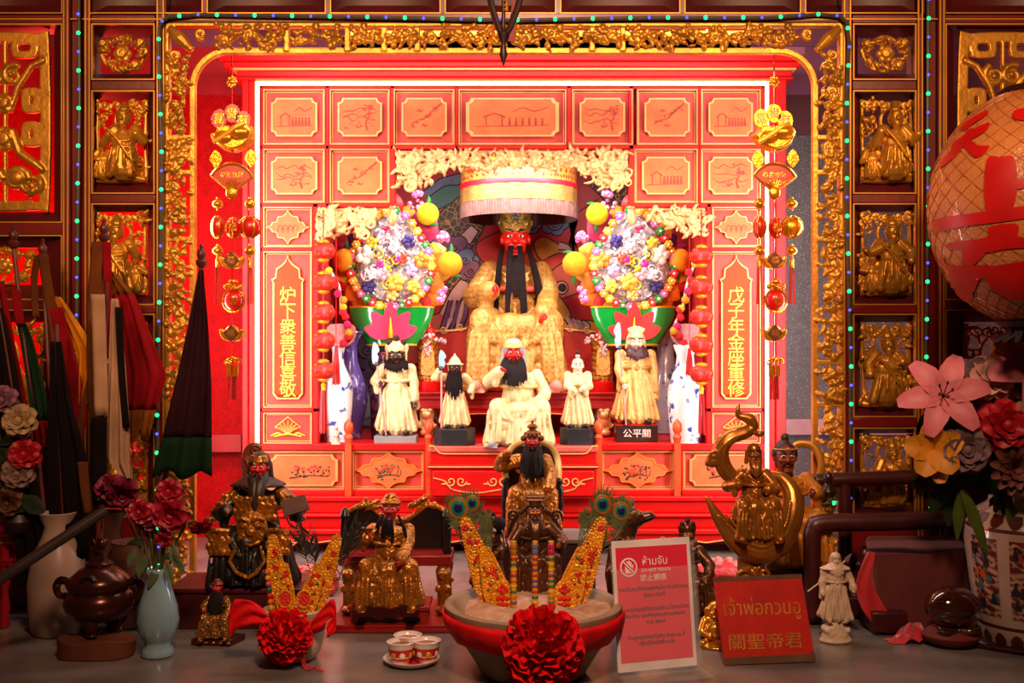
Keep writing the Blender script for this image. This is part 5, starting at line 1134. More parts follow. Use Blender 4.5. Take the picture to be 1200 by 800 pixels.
def cloth_strip(pts, w, thick=1., up=(0, 0, 1), waves=3, amp=2.):
    pts = catm([Vector(p) for p in pts], 6); n = len(pts); rows_ = []
    for i, p in enumerate(pts):
        wi = np.interp(i / (n - 1), np.linspace(0, 1, len(w)), w) if hasattr(w, '__len__') else w
        rows_.append([p + Vector(up) * wi * e + Vector((0, amp * sin(e * waves * 2 + i * .6), 0)) for e in np.linspace(-1, 1, 9)])
    return MB().sheet(rows_, thick)
# --- big censer bowl
bw = T('offering_bowl', 'large round stone bowl of sand tied with a red band and rosette', 'bowl', loc=(P(625, 0, 2.62).x, 2.62, TZ)); bw['_s'] = 2.62 / F
STONE = M('stone_ware', '#8a7258', .6, 0, .25, 10, .3, 50)
m = MB(); m.lathe([(58, 0), (62, 3), (72, 20), (92, 50), (101, 68), (104, 76), (104, 80), (100, 82), (93, 80), (90, 74), (80, 70), (40, 69)], n=56); part(bw, 'bowl', m, STONE, smooth=60)
m = MB(); r_ = random.Random(3); g = [(0, 0, 78)]; n = 40
for i in range(1, 12):
    for k in range(n): a = 2 * pi * k / n; r = 90.5 * i / 11; g.append((r * cos(a), r * sin(a), 72 + 3 * sin(r * .09 + a * 3) + r_.uniform(-1, 1.4) + 4 * (1 - i / 11)))
m.add(g, [(0, 1 + k, 1 + (k + 1) % n) for k in range(n)] + [(1 + i * n + k, 1 + (i + 1) * n + k, 1 + (i + 1) * n + (k + 1) % n, 1 + i * n + (k + 1) % n) for i in range(10) for k in range(n)]); part(bw, 'sand', m, M('pale_sand', '#b89274', .9, 0, .25, 40, .8, 120), smooth=180)
m = MB(); m.lathe([(90, 42), (95, 44), (103, 56), (106.5, 68), (106, 74), (104, 74), (101, 62), (90, 45)], n=72, closed=True, wob=lambda a, z: 1 + .010 * sin(a * 9 + z * .3) + .006 * sin(a * 23)); bd = part(bw, 'red_band', m, TUL, smooth=180)
rosette(bw, (8, -104, 57), 47, 4, par=bd)
def bowl_th(name, label, cat, px, zz, dy=0, group=None): 
    Y = 2.62 + dy; t = T(name, label, cat, loc=(P(px, 0, Y).x, Y, TZ + 71 * 2.62 / F)); t['_s'] = Y / F; return t
# --- three decorated incense sticks
for px, lb, cs in ((602, 'orange patterned incense stick nearest the paper fans by the teacups', 'a'), (627, 'patterned incense stick with blue top, middle of the three in the bowl', 'b'), (646, 'patterned incense stick with pink top, nearest the printed notice', 'c')):
    t = bowl_th('incense_stick', lb, 'incense stick', px, 0, -.02, 'decorated incense sticks in the bowl'); m = MB(); m.tube([(0, 0, -2), (0, 0, 84)], 3.3, 10); b0 = part(t, 'stick', m, M('yellow_stick', '#dc9c18', .4, 0, .2, 60))
    pal = ['#c8321c', '#7a4a8c', '#c8781c', '#b8302c', '#3c7a54', '#e0b020']; r_ = random.Random(px)
    for k in range(12):
        m = MB(); z = 4 + 6.4 * k; c = ['#c01c5c', '#6c6a8c', '#b06a1c'][[646, 627, 602].index(px)] if k > 9 else pal[r_.randrange(6)]; m.lathe([(3.4, z), (3.9, z + .6), (3.9, z + (3.2 if k < 10 else 6)), (3.4, z + (3.8 if k < 10 else 6.6))], n=10); part(b0, 'painted_ring', m, M('ring_' + c[1:], c, .5), root=t)
# --- big gilded paper fans with peacock feathers
for sg, px, lb in ((-1, 583, 'gilded paper fan ornament with peacock feathers standing in the bowl, on the teacup side'), (1, 667, 'gilded paper fan ornament with peacock feathers standing in the bowl, beside the printed notice')):
    t = bowl_th('paper_fan', lb, 'paper ornament', px, 0, .04, 'gilded paper fans in the stone bowl'); X = lambda x: x * sg
    flower_plate(t, (X(2), -2), (X(40), 104), 19, 6, 5 + sg); flower_plate(t, (X(-4), -2), (X(16), 70), 18, 0, 7 + sg, name='paper_plate')
    m = MB(); o = c2([(X(-16), 0), (X(4), -2), (X(8), 12), (X(6), 24), (X(0), 32), (X(-8), 34), (X(-16), 26), (X(-20), 12)], 4); m.prism(o, -9, -6); p = part(t, 'medallion', m, PAPER, bevel=.6)
    m = MB()
    for (x, z, r) in ((-6, 26, 3), (-10, 22, 3), (-2, 22, 3), (-6, 20, 4), (-11, 12, 3), (-1, 12, 3), (-6, 12, 3.5), (-6, 5, 3), (-11, 5, 2.4), (-1, 5, 2.4)): m.ell((X(x), -9.5, z), (r, 1, r), None, 8, 6)
    part(p, 'red_crest', m, PAPR, root=t)
    m = MB()
    for j in range(5): m.ell((X(38) + 2.6 * cos(j * 1.257), 3.5, 92 + 2 * sin(j * 1.257)), (2.2, 1.2, 1.8), None, 7, 5)
    part(t, 'pink_flower', m, M('paper_pink', '#d41c4c', .5))
    if sg < 0: fl = ((-46, 112, 19, 1), (-30, 118, 14, 2), (-14, 96, 10, 3))
    else: fl = ((40, 116, 17, 4), (62, 108, 16, 5), (20, 100, 9, 6))
    for x, z, r, sd in fl: peacock(t, (X(14), 10), (x, z), 12 + sd, r, eye=r > 11, seed=sd)
# --- flower pot with red rosette and smaller paper fans
pt = TT('flower_pot', 'small pale glazed pot with a red rosette and bow, beside the pale blue vase', 'pot', 345, 771)
m = MB(); m.lathe([(22, 0), (26, 2), (31, 10), (34, 22), (35, 52), (37, 55), (37, 58), (33.5, 59), (32, 52), (20, 50)], n=36); part(pt, 'pot', m, M('pale_glazed_pot', '#b8a488', .35, 0, .2, 14), smooth=60)
m = MB(); m.lathe([(35.5, 34), (37, 40), (37, 47), (35.5, 49), (34.6, 42)], n=40, closed=True, wob=lambda a, z: 1 + .012 * sin(9 * a + z)); b = part(pt, 'red_band', m, TUL, smooth=180)
rosette(pt, (-3, -36, 36), 33, 9, par=b)
m = cloth_strip([(-24, -34, 52), (-44, -36, 62), (-62, -34, 58), (-68, -32, 44)], [8, 14, 18, 16], 1, waves=3, amp=3); part(b, 'bow_loop', m, TUL, smooth=180, root=pt)
m = cloth_strip([(26, -32, 44), (38, -36, 56), (50, -34, 66), (54, -32, 52), (44, -34, 40)], [7, 10, 11, 11, 8], 1, waves=3, amp=2); part(b, 'bow_loop', m, TUL, smooth=180, root=pt)
for pts in ([(16, -40, 30), (18, -44, 8), (24, -48, -2 + 3), (36, -52, 6)], [(18, -40, 24), (22, -46, 6), (40, -52, 1.5), (44, -54, 1)]): m = MB(); m.tube(catm(pts, 5), .8, 6); part(b, 'thread', m, TUL, root=pt)
for sg, lb in ((-1, 'small beaded paper fan in the flower pot, on the armoured warrior side'), (1, 'small beaded paper fan with dark plumes in the flower pot, on the teacup side')):
    t = T('paper_fan', lb, 'paper ornament', loc=pt.location + Vector((sg * 16 * S(pt), .01, 51 * S(pt))), group='small paper fans in the flower pot'); t['_s'] = S(pt); X = lambda x: x * sg
    flower_plate(t, (X(2), -1), (X(12) if sg < 0 else X(34), 92), 15, 6, 15 + sg, beads=1); flower_plate(t, (X(-6), -1), (X(-3) if sg < 0 else X(14), 60), 13, 0, 18 + sg)
    m = MB(); m.prism([(X(-5) + 8 * cos(a), 18 + 10 * sin(a)) for a in [k * pi / 10 for k in range(20)]], -4, -2); p = part(t, 'medallion', m, PAPR, bevel=.5); m = MB(); m.tube([(X(-5) + 8 * cos(a), -4, 18 + 10 * sin(a)) for a in [k * pi / 10 for k in range(21)]], 1.2, 6); part(p, 'gold_rim', m, PAPER, root=t)
    if sg > 0:
        for k, (x, z) in enumerate(((2, 100), (16, 94), (50, 92), (64, 104))): peacock(t, (8 + k * 6, 20), (x - 20 if k < 2 else x - 6, z), 14 + k, 13, True, False, 30 + k)
# --- teacups
sc = TT('saucer', 'white saucer carrying three red teacups', 'saucer', 482, 777); m = MB(); m.lathe([(22, 0), (26, .6), (32, 5), (33, 7), (31.5, 7.2), (27, 3.2), (10, 2.2)], n=40); part(sc, 'dish', m, M('white_china', '#e4d6cc', .2, coat=.5), smooth=60)
m = MB(); m.lathe([(5, 2.3), (20, 2.5), (24, 2.9), (5, 2.9)], n=30); part(sc, 'red_flower_print', m, M('china_red', '#c8261c', .25), smooth=60)
c0 = None
for x, y, lb in ((-11, -9, 'red and white teacup of tea on the saucer, nearest the flower pot'), (18, -4, 'red and white teacup of tea on the saucer, nearest the stone bowl'), (-6, 19, 'red and white teacup of tea at the back of the saucer')):
    loc = sc.location + Vector((x, y, 3.2)) * S(sc)
    if c0 is None:
        c0 = T('teacup', lb, 'teacup', loc=loc, group='teacups on the saucer'); c0['_s'] = S(sc)
        m = MB(); m.lathe([(9.5, 0), (10, 2), (13, 8), (15.2, 18), (16.4, 24), (17, 25.5), (16, 25.8), (14.8, 22), (13, 20.5)], n=36); q = part(c0, 'cup', m, M('white_china', '#e4d6cc'), smooth=60)
        m = MB(); m.lathe([(12.2, 5), (15.6, 18.5), (15.2, 18.5), (11.8, 5)], n=36, closed=True); part(q, 'red_band', m, M('china_red', '#c8261c'), root=c0, smooth=60)
        for k in range(8):
            a = k * pi / 4 + .2; c = Vector((14.4 * cos(a), 14.4 * sin(a), 11.5)); m = MB(); m.ell(c, (3.4, 3.4, 3.4), (0, 0, 0), 12, 8)
            m.v = [tuple(c + Vector((cos(a), sin(a), .2)) * (Vector(v) - c).dot(Vector((cos(a), sin(a), 0))) * .22 + ((Vector(v) - c) - Vector((cos(a), sin(a), 0)) * (Vector(v) - c).dot(Vector((cos(a), sin(a), 0))))) for v in m.v]
            part(q, 'painted_roundel', m, GOLDP if k % 2 else M('white_china', '#e4d6cc'), root=c0)
        m = MB(); m.lathe([(.2, 21), (14.6, 21.2), (14.4, 20.4), (.2, 20)], n=30); part(c0, 'tea', m, M('tea', '#8a4a24', .05))
    else: clone(c0, loc, .5 + x * .02, lb)
# --- printed notice in an acrylic holder
Y_ = 2.575; nt = T('notice_stand', 'clear acrylic holder with a red printed notice saying do not touch', 'notice', loc=(P(771, 0, 2.6).x, 2.6, TZ + .001), rz=R(17)); nt['_s'] = 2.6 / F
lean = R(8); ca_, sa_ = cos(lean), sin(lean)
def LN(off=0):
    mm = MB(lambda x, y, z: (x, (y + off) * ca_ + z * sa_, z * ca_ - y * sa_ * .0)); mm.flip = False; return mm
ACR = M('clear_acrylic', '#f4ecec', .05, 0, 0, 5, alpha=.07, spec=.6)
m = LN(); m.box(-51, 57, -3.4, -2.2, 4, 122); part(nt, 'front_pocket', m, ACR)
m = LN(); m.box(-51, 57, 1.4, 2.6, 4, 150); part(nt, 'back_plate', m, ACR)
m = MB(); m.box(-51, 57, -34, 6, 0, 1.6); part(nt, 'foot', m, ACR)
m = LN(); m.box(-50, 51, -.2, .6, 5, 155); sh_ = part(nt, 'paper_sheet', m, M('paper_white', '#e6dcdc', .6))
m = LN(); m.box(-45.5, 46.5, -.6, -.1, 15, 147); part(sh_, 'red_print', m, M('notice_red', '#e62a48', .5, 0, .05, 8), root=nt)
m = LN(); W2 = M('print_white', '#f4e4e4', .6); m.text('ห้ามจับ', 13, 4, 130, -.7, .2, .95); m.text('DO NOT TOUCH', 5.2, 5, 119.5, -.7, .2, .92, bold=.02); m.text('禁止觸摸', 8.6, 1, 110.5, -.7, .2)
R2 = [(-30 + 11 * cos(k * pi / 14), 124 + 11 * sin(k * pi / 14)) for k in range(28)]; R1 = [(-30 + 9.2 * cos(k * pi / 14), 124 + 9.2 * sin(k * pi / 14)) for k in range(28)]; m.ring(R2, R1, -.9, -.6)
m.prism([(-34.5, 117), (-26.5, 117), (-24.4, 123), (-23.6, 126.5), (-24.8, 127), (-26, 124.5), (-26.2, 130), (-27.6, 130), (-28, 126), (-28.4, 131.5), (-30, 131.5), (-30.2, 126), (-31, 131), (-32.4, 131), (-32.4, 125.6), (-33.4, 129), (-34.8, 129), (-34.4, 121)], -.8, -.6)
part(sh_, 'white_lettering', m, W2, root=nt); m = LN(); m.obox((-30, -1.0, 124), (2.2, .12, 9.4), (0, R(-45), 0)); m.cur = 1; m.obox((-30, -1.3, 124), (.8, .12, 10), (0, R(-45), 0)); part(sh_, 'printed_slash', m, [M('notice_red', '#e62a48'), W2], root=nt)
m = LN()
for i, (s_, z) in enumerate((('พระเป็นสมบัติของแผ่นดินไทย ห้ามมีการแตะ', 98.5), ('ชุมชน ตามที่', 91), ('พระราชบัญญัติโบราณสถาน โบราณวัตถุ', 75), ('ศิลปวัตถุ และพิพิธภัณฑสถานแห่งชาติ', 67.5), ('พ.ศ. ๒๕๐๔', 60), ('โทษสูงสุดจำคุกไม่เกิน จำคุก ๑๐ ปี', 43), ('หรือปรับหนึ่งล้านบาท', 36))): m.text(s_, 6.1 if len(s_) < 34 else 5.6, 1, z, -.7, .15, .92, bold=.022)
part(sh_, 'dark_lettering', m, M('print_dark', '#1e0408', .6), root=nt)
# --- red painted wooden board with gold writing
rb = TT('signboard', 'weathered red painted wooden board with gold Thai and Chinese writing, leaning back', 'sign', 902, 777.5); rb.rotation_euler = (R(-14), 0, R(6))
RBD = M('weathered_red_board', '#b81c10', .5, 0, .2, 9, .2, 50, col2='#4a2a1c', pk='noise', ps=14, thr=.72, edge=.06)
m = MB(); m.prism([(-55, 0), (55, 1.5), (47, 101), (-61, 99)], -2.5, 2.5); b = part(rb, 'board', m, RBD, bevel=.8)
m = MB(); m.prism([(-55.3, -.4), (55.3, 1), (54.6, 9.5), (-56, 8)], -2.9, -2.2); part(b, 'worn_edge', m, M('worn_wood', '#5c3a26', .7, 0, .3, 20), root=rb); m = MB(); m.prism([(-60.6, 94.5), (47.6, 96.5), (47.2, 101.4), (-61.3, 99.4)], -2.9, -2.2); part(b, 'worn_edge', m, M('worn_wood', '#5c3a26', .7, 0, .3, 20), root=rb)
OLDG = M('faded_gold_paint', '#b0761e', .55, 0, .35, 24)
m = MB(); m.text('เจ้าพ่อกวนอู', 24, -5, 64, -2.8, .5, .84); m.text('關聖帝君', 19.5, -4, 25, -2.8, .5, 1.18); part(b, 'gold_lettering', m, OLDG, root=rb)
# --- white warrior statuette
ws = TT('warrior_statuette', 'small white ceramic standing warrior on a rock, holding a spear across his back', 'statuette', 979, 752)
WC = M('ivory_ceramic', '#c8ae92', .4, 0, .12, 30); m = MB()
for k in range(26): r_ = random.Random(k); a = r_.uniform(0, 6.28); q = r_.uniform(.2, 1); m.ell((16 * q * cos(a), 10 * q * sin(a), r_.uniform(2, 20) * (1.1 - .3 * q)), (r_.uniform(3, 6), r_.uniform(3, 5), r_.uniform(3, 5)))
m.lathe([(18, 0), (19, 2), (17, 5), (13, 18), (10, 24)], n=16, sy=.7); part(ws, 'rock_base', m, WC, voxel=1., it=1)
figure(ws, 80, 'stand', WC, WC, ('full', .22), WC, 'hood', WC, WC, (-.2, -.05, .4), (.24, -.08, .47), 1.25, 1.1, z0=24, sash=WC, hz=.9, handm=WC, face=False, fold=.014, seed=11, scarf=WC)
m = MB(); m.tube([(-32, 2, 58), (0, 12, 78), (16, 10, 94)], .9, 8); p = part(ws, 'spear', m, WC); m = MB(); m.prism([(14, 92), (18, 91), (22, 101), (15, 96)], 9, 11); part(p, 'spear_head', m, M('grey_metal', '#8a8684', .35, .5), root=ws)
# --- wooden fish drum on its cushion
wf = TT('wooden_fish_drum', 'glossy dark brown round wooden fish drum with a slot, on the padded cushion', 'drum', 1116, 758); cs = TT('padded_cushion', 'round red-brown padded cushion under the wooden fish drum', 'cushion', 1115, 757)
m = MB(); m.ell((0, 0, 13), (33, 26, 13.5), None, 28, 14); m.tube([(32 * cos(a), 25 * sin(a), 13) for a in [k * pi / 20 for k in range(41)]], 2, 8); part(cs, 'pad', m, M('worn_red_cushion', '#6a2014', .75, 0, .35, 10, .3, 60), voxel=1.2, it=2)
wf.location.z += 23.5 * S(wf); m = MB(); n1, n2 = 36, 24; vs = []
for i in range(n2 + 1):
    t_ = pi * i / n2
    for k in range(n1):
        a = 2 * pi * k / n1; x, y, z = sin(t_) * cos(a), sin(t_) * sin(a), cos(t_)
        w_ = 1 - .25 * max(0, 1 - abs(z + .3) / .11) ** .7 * max(0, min(1, (x * .7 - y * .8 + .2) * 1.6))
        vs.append((32 * x * w_, 26 * y * w_, 24 + 24 * z))
m.add(vs, [(i * n1 + k, i * n1 + (k + 1) % n1, (i + 1) * n1 + (k + 1) % n1, (i + 1) * n1 + k) for i in range(n2) for k in range(n1)]); FW = M('polished_brown_wood', '#3a160e', .12, 0, .3, 8, coat=.7); part(wf, 'body', m, FW, smooth=180)
m = MB(); m.tube([(27 * cos(a), -14 - 6 * abs(sin(a * 2)), 8 + 9 * sin(a)) for a in [R(200 + 14 * k) for k in range(11)]], [2, 4.5, 3.5, 4.5, 2], 8)
for k in range(4): m.tube(spiral(-20 + 7 * k, 36 - k * 2, 5, 1, k, 1.2, -20), 1.2, 6)
part(wf, 'carved_scales', m, FW, voxel=.9, it=1)
rc = TT('red_cloth', 'crumpled bright red cloth beside the wooden fish drum', 'cloth', 1066, 752); m = MB(); r_ = random.Random(2); rows_ = []
for i in range(11): rows_.append([Vector((-26 + 5.4 * j + 2 * sin(i * 1.3), 12 * (i - 5) / 5 + 2 * sin(j), max(.4, (24 - .045 * (j * 5.4 - 30) ** 2 - .6 * (i - 5) ** 2) * (.55 + .45 * sin(j * 1.9 + i * 1.2)) + r_.uniform(0, 2)))) for j in range(11)])
m.sheet(rows_); part(rc, 'folded_cloth', m, M('bright_red_cloth', '#b01018', .7, 0, .2, 14, sheen=.3), smooth=40)
# --- cloth-covered box and the old chair frame behind it
bx = T('covered_box', 'box draped in dull red-brown cloth between the white warrior statuette and the painted vase', 'box', 1078, 741, ty(741)); CLO = M('dull_red_cloth', '#5c1c16', .85, 0, .2, 12, .3, 90, 'wave', sheen=.2)
m = MB(); m.add([(-46, -4, 0), (66, -4, 0), (66, 40, 0), (-40, 40, 0), (-60, 2, 97), (60, 2, 97), (62, 38, 108), (-52, 38, 108)], [(0, 1, 5, 4), (1, 2, 6, 5), (2, 3, 7, 6), (3, 0, 4, 7), (4, 5, 6, 7), (3, 2, 1, 0)]); part(bx, 'drape', m, CLO, bevel=6)
m = MB(); m.tube(catm([(-61, 0, 97), (-30, -1, 98), (10, -1, 96), (61, 0, 98)], 5), 1.6, 6); part(bx, 'hem', m, M('dark_hem', '#2c0c0c', .8))
m = cloth_strip([(-58, -2, 94), (-66, -5, 60), (-56, -8, 28), (-40, -10, 2)], [4, 10, 14, 8], 1.2, up=(1, 0, 0), waves=2, amp=2); part(bx, 'red_fold', m, M('bright_red_cloth', '#b01018'), smooth=180)
ch = T('wooden_chair', 'old dark red wooden chair frame with rounded rails behind the cloth-covered box', 'chair', 1035, 722, 3.1)
DW = M('dark_red_timber', '#3c100e', .4, 0, .25, 9, .15, 50)
A = AB(ch); A.tube(catm([(947, -16, 722), (947, -16, 640), (949, -16, 618), (962, -16, 610), (1050, -16, 608), (1150, -16, 602)], 6), 10.5, 10); part(ch, 'arm_rail', A, DW, smooth=180)
for x, nm in ((1000, 'back_post'), (1128, 'back_post')): A = AB(ch); A.tube([(x, 34, 722), (x, 34, 566)], 8, 10); part(ch, nm, A, DW)
A = AB(ch); A.tube(catm([(962, 34, 568), (1000, 34, 566), (1060, 34, 564), (1130, 34, 560)], 5), 9, 10); part(ch, 'top_rail', A, DW, smooth=180)
A = AB(ch); A.lathe([(5, 0), (8, 4), (9, 10), (7, 16), (10, 20), (7, 26), (3, 29)], (1012, -4, 640), 14); A.box(1005, 1019, -10, 2, 640, 722); part(ch, 'carved_post', A, DW)
A = AB(ch); A.box(942, 1150, 0, 40, 700, 722); part(ch, 'seat_rail', A, DW, bevel=1.5)
A = AB(ch); A.box(1000, 1038, -70, -22, 700, 722); part(ch, 'foot_rail', A, DW, bevel=1.5)
# --- painted vase with bouquet
pv = TT('painted_vase', 'large white painted vase with figure scenes and brown bands, under the big bouquet', 'vase', 1207, 753)
PV = M('cream_glaze', '#a88e7c', .22, 0, .12, 14, coat=.5); m = MB(); m.lathe([(52, 0), (55, 4), (58, 20), (66, 70), (72, 120), (70, 140), (58, 156), (46, 164), (44, 174), (50, 184), (46, 184), (40, 174), (40, 160)], n=48); body = part(pv, 'body', m, PV, smooth=60)
def on_vase(a, z, off=.6):
    r = np.interp(z, [0, 4, 20, 70, 120, 140, 156, 164], [52, 55, 58, 66, 72, 70, 58, 46]) + off; return (r * sin(a), -r * cos(a), z)
m = MB()
for z0, z1 in ((24, 28), (136, 140), (2, 6)): m.lathe([(np.interp(z0, [0, 4, 20, 70, 120, 140], [52, 55, 58, 66, 72, 70]) + .2, z0), (np.interp(z0, [0, 4, 20, 70, 120, 140], [52, 55, 58, 66, 72, 70]) + 1, z0 + 1), (np.interp(z1, [0, 4, 20, 70, 120, 140], [52, 55, 58, 66, 72, 70]) + .6, z1)], n=48)
part(body, 'brown_bands', m, M('vase_brown', '#4a1c14', .3), root=pv)
def vpatch(mb, pts, off=.8): mb.add([on_vase(a, z, off) for a, z in pts], [tuple(range(len(pts)))])
m = MB(); rr = random.Random(8)
for k in range(14):
    a = -2 + .33 * k
    for z, s_ in ((12, 1), (148, -1)): vpatch(m, [(a - .11, z - 7 * s_), (a + .11, z - 7 * s_), (a + .12, z + 1 * s_), (a + .06, z + 6 * s_), (a, z + 8 * s_), (a - .06, z + 6 * s_), (a - .12, z + 1 * s_)])
part(body, 'petal_border', m, M('vase_brown', '#4a1c14'), root=pv)
SCN = [M('scene_brown', '#5a2418', .35, 0, .4, 30, col2='#b08a70', pk='magic', ps=34, thr=.55, edge=.1), M('scene_ink', '#2a2028', .35), M('scene_rust', '#a0481c', .35), M('scene_teal', '#3a5660', .35)]
for a0, a1 in ((-1.5, -.95), (-.75, .35), (.55, 1.3)):
    m = MB(); na, nz = 14, 14; b0 = len(m.v); m.add([on_vase(a0 + (a1 - a0) * i / na, 38 + 90 * j / nz, .5) for i in range(na + 1) for j in range(nz + 1)], [(i * (nz + 1) + j, (i + 1) * (nz + 1) + j, (i + 1) * (nz + 1) + j + 1, i * (nz + 1) + j + 1) for i in range(na) for j in range(nz)])
    for k in range(int(34 * (a1 - a0))):
        a = rr.uniform(a0 + .06, a1 - .06); z = rr.uniform(46, 116); h = rr.uniform(8, 16); m.cur = rr.choice((1, 1, 2, 3)); w_ = rr.uniform(.04, .08)
        vpatch(m, [(a - w_, z - h / 2), (a, z - h * .55), (a + w_, z - h / 2), (a + w_ * .8, z), (a + w_ * .35, z + h * .35), (a, z + h * .42), (a - w_ * .4, z + h * .3), (a - w_ * .7, z)], .7 + rr.uniform(0, .4)); m.cur = 1; vpatch(m, [(a + .03 * cos(b), z + h * .5 + 2 * sin(b)) for b in [j * pi / 4 for j in range(8)]], 1.2)
    part(body, 'figure_scene', m, SCN, root=pv, smooth=0)
# flower builders (parts of a bouquet)
def petals(m, c, d, n, L_, w_, curl, rng_, tilt=.5, roll=0., cup=.25):
    d = Vector(d).normalized(); s0 = d.orthogonal().normalized(); t0 = d.cross(s0); c = Vector(c)
    for k in range(n):
        a = 2 * pi * k / n + roll; o = s0 * cos(a) + t0 * sin(a); sd = d.cross(o); rows_ = []
        for f in (0, .3, .6, .85, 1):
            b = tilt + curl * f; p = c + (o * sin(b) + d * cos(b)) * L_ * f; ww = w_ * (sin(pi * min(.97, .12 + .8 * f)) ** .7)
            rows_.append([p + sd * ww * e + d * abs(e) ** 2 * ww * cup for e in (-1, -.5, 0, .5, 1)])
        m.sheet(rows_)
def rose_flower(t, par, c, r, mat, d=(0, -1, .2), name='rose', seed=0):
    m = MB(); r_ = random.Random(seed)
    for ring, (n, L_, tl, w_) in enumerate(((3, .55, .12, .34), (5, .75, .4, .42), (6, .95, .75, .5), (7, 1.08, 1.15, .5))): petals(m, c, d, n, r * L_, r * w_, .35 + .1 * ring, r_, tl, ring * .7, .5)
    m.ell(Vector(c) + Vector(d).normalized() * r * .3, r * .24, None, 8, 6); return part(par, name, m, mat, smooth=180, root=t)
def lily(t, par, c, r, mat, d=(-.3, -1, .2), name='lily'):
    m = MB(); petals(m, c, d, 6, r * 1.25, r * .34, .75, rng, .75, .4, .3); o = part(par, name, m, mat, smooth=180, root=t); d = Vector(d).normalized(); m = MB()
    for k in range(5): a = k * 1.257; q = Vector(c) + d * r * .7 + Vector((cos(a) * r * .2, 0, sin(a) * r * .2)); m.tube([Vector(c), q], .7, 5); m.ell(q, (1.6, 1.2, 2.2), None, 6, 5)
    part(o, 'stamens', m, M('dark_stamen', '#2a0c0c', .6), root=t); return o
def leaves(t, par, lst, mat, name='leaf'):
    for (x, y, z, L_, w_, a, dr) in lst:
        m = MB(); rows_ = []
        for f in (0, .25, .5, .75, 1): p = Vector((x + L_ * f * cos(a), y - 6 * f, z + L_ * f * sin(a) - dr * f * f)); rows_.append([p + Vector((-sin(a), .3 * abs(e), cos(a))) * w_ * e * sin(pi * min(.97, .1 + .85 * f)) for e in (-1, -.4, 0, .4, 1)])
        m.sheet(rows_); part(par, name, m, mat, smooth=180, root=t)
LG = M('dark_leaf', '#1c2a14', .55, 0, .35, 20); LG2 = M('olive_leaf', '#4a5a1c', .5, 0, .3, 20); PKP = M('pink_petal', '#c86a78', .55, 0, .2, 16); PALP = M('pale_pink_petal', '#d8a090', .6, 0, .15, 16); GRP = M('grey_mauve_petal', '#6e5254', .65, 0, .2, 16); RDP = M('crimson_petal', '#a80c1c', .5, 0, .2, 16); YLP = M('amber_petal', '#c8821c', .55, 0, .2, 16); BRP = M('dusty_brown_petal', '#7a4438', .65, 0, .2, 16); PUP = M('purple_petal', '#5a1438', .55); GDP = M('dusty_green_petal', '#8a8a6a', .6)
bq = T('bouquet', 'big bouquet of silk roses, lilies and a dahlia in the painted vase', 'bouquet', 1190, 572, pv.location.y - .005)
def V(px, py, d=0): return (px - 1190, d, 572 - py)
m = MB()
for k in range(22): x = rng.uniform(-120, 60); m.tube(bez((rng.uniform(-14, 20), 0, -16), (0, 0, 30), (x * .5, -10, 50), (x * .9, rng.uniform(-40, 10), rng.uniform(20, 140))), 1.5, 5)
part(bq, 'stems', m, LG)
leaves(bq, bq, [(rng.uniform(-90, 40), rng.uniform(-30, 16), rng.uniform(-10, 130), rng.uniform(34, 62), rng.uniform(9, 16), rng.uniform(0, 6.28), rng.uniform(0, 20)) for k in range(70)], LG)
leaves(bq, bq, [(-80, -40, 4, 60, 8, -1.1, 20), (-30, -40, 0, 80, 9, -1.3, 10), (-100, -30, 50, 50, 8, -1.9, 6), (-80, -36, 0, 45, 8, -1.7, 8), (10, -40, 10, 60, 9, -1.0, 10), (-90, -20, 140, 50, 7, .2, 0)], LG2)
lily(bq, bq, V(1085, 462, -50), 40, PKP, (-.3, -1, .35)); lily(bq, bq, V(1178, 436, -48), 44, PKP, (.3, -1, .5))
rose_flower(bq, bq, V(1147, 493, -66), 29, RDP, (-.1, -1, .15), seed=1); rose_flower(bq, bq, V(1106, 521, -60), 27, GRP, (-.2, -1, .1), seed=2); rose_flower(bq, bq, V(1140, 440, -46), 27, PALP, (-.1, -1, .4), seed=3); rose_flower(bq, bq, V(1198, 452, -44), 30, M('bronze_petal', '#5c3412', .6), (.2, -1, .4), seed=4)
m = MB(); petals(m, V(1074, 522, -50), (-.3, -1, .1), 5, 34, 15, .5, rng, .7, .3, .4); part(bq, 'amber_flower', m, YLP, smooth=180)
m = MB()
for n, L_, tl, rl in ((13, 32, 1.15, 0), (12, 27, .85, .2), (9, 20, .55, .1), (6, 12, .3, .3)): petals(m, V(1158, 540, -64), (0, -1, 0), n, L_, 6.5, .15, rng, tl, rl, .5)
part(bq, 'dahlia', m, BRP, smooth=180)
m = MB(); petals(m, V(1176, 478, -60), (.2, -1, .2), 5, 18, 7, .5, rng, .9, 0, .3); part(bq, 'small_yellow_flower', m, M('lemon_petal', '#b8a42c', .55), smooth=180)
for x, y_, c in ((1118, 478, PUP), (1100, 480, PUP), (1195, 500, PKP), (1080, 540, YLP), (1120, 440, GRP)): m = MB(); petals(m, V(x, y_, -44), (rng.uniform(-.5, .5), -1, rng.uniform(-.2, .5)), 4, 24, 11, .6, rng, .6, x, .4); part(bq, 'loose_bloom', m, c, smooth=180)
rd = T('metal_rod', 'thin dark red metal rod lying on the table beside the painted vase', 'rod', 1175, 764, ty(764)); m = MB(); m.tube([(-34, 24, 3), (40, -30, 3)], 3, 10); part(rd, 'rod', m, M('dark_red_metal', '#3a0a10', .25, .3))
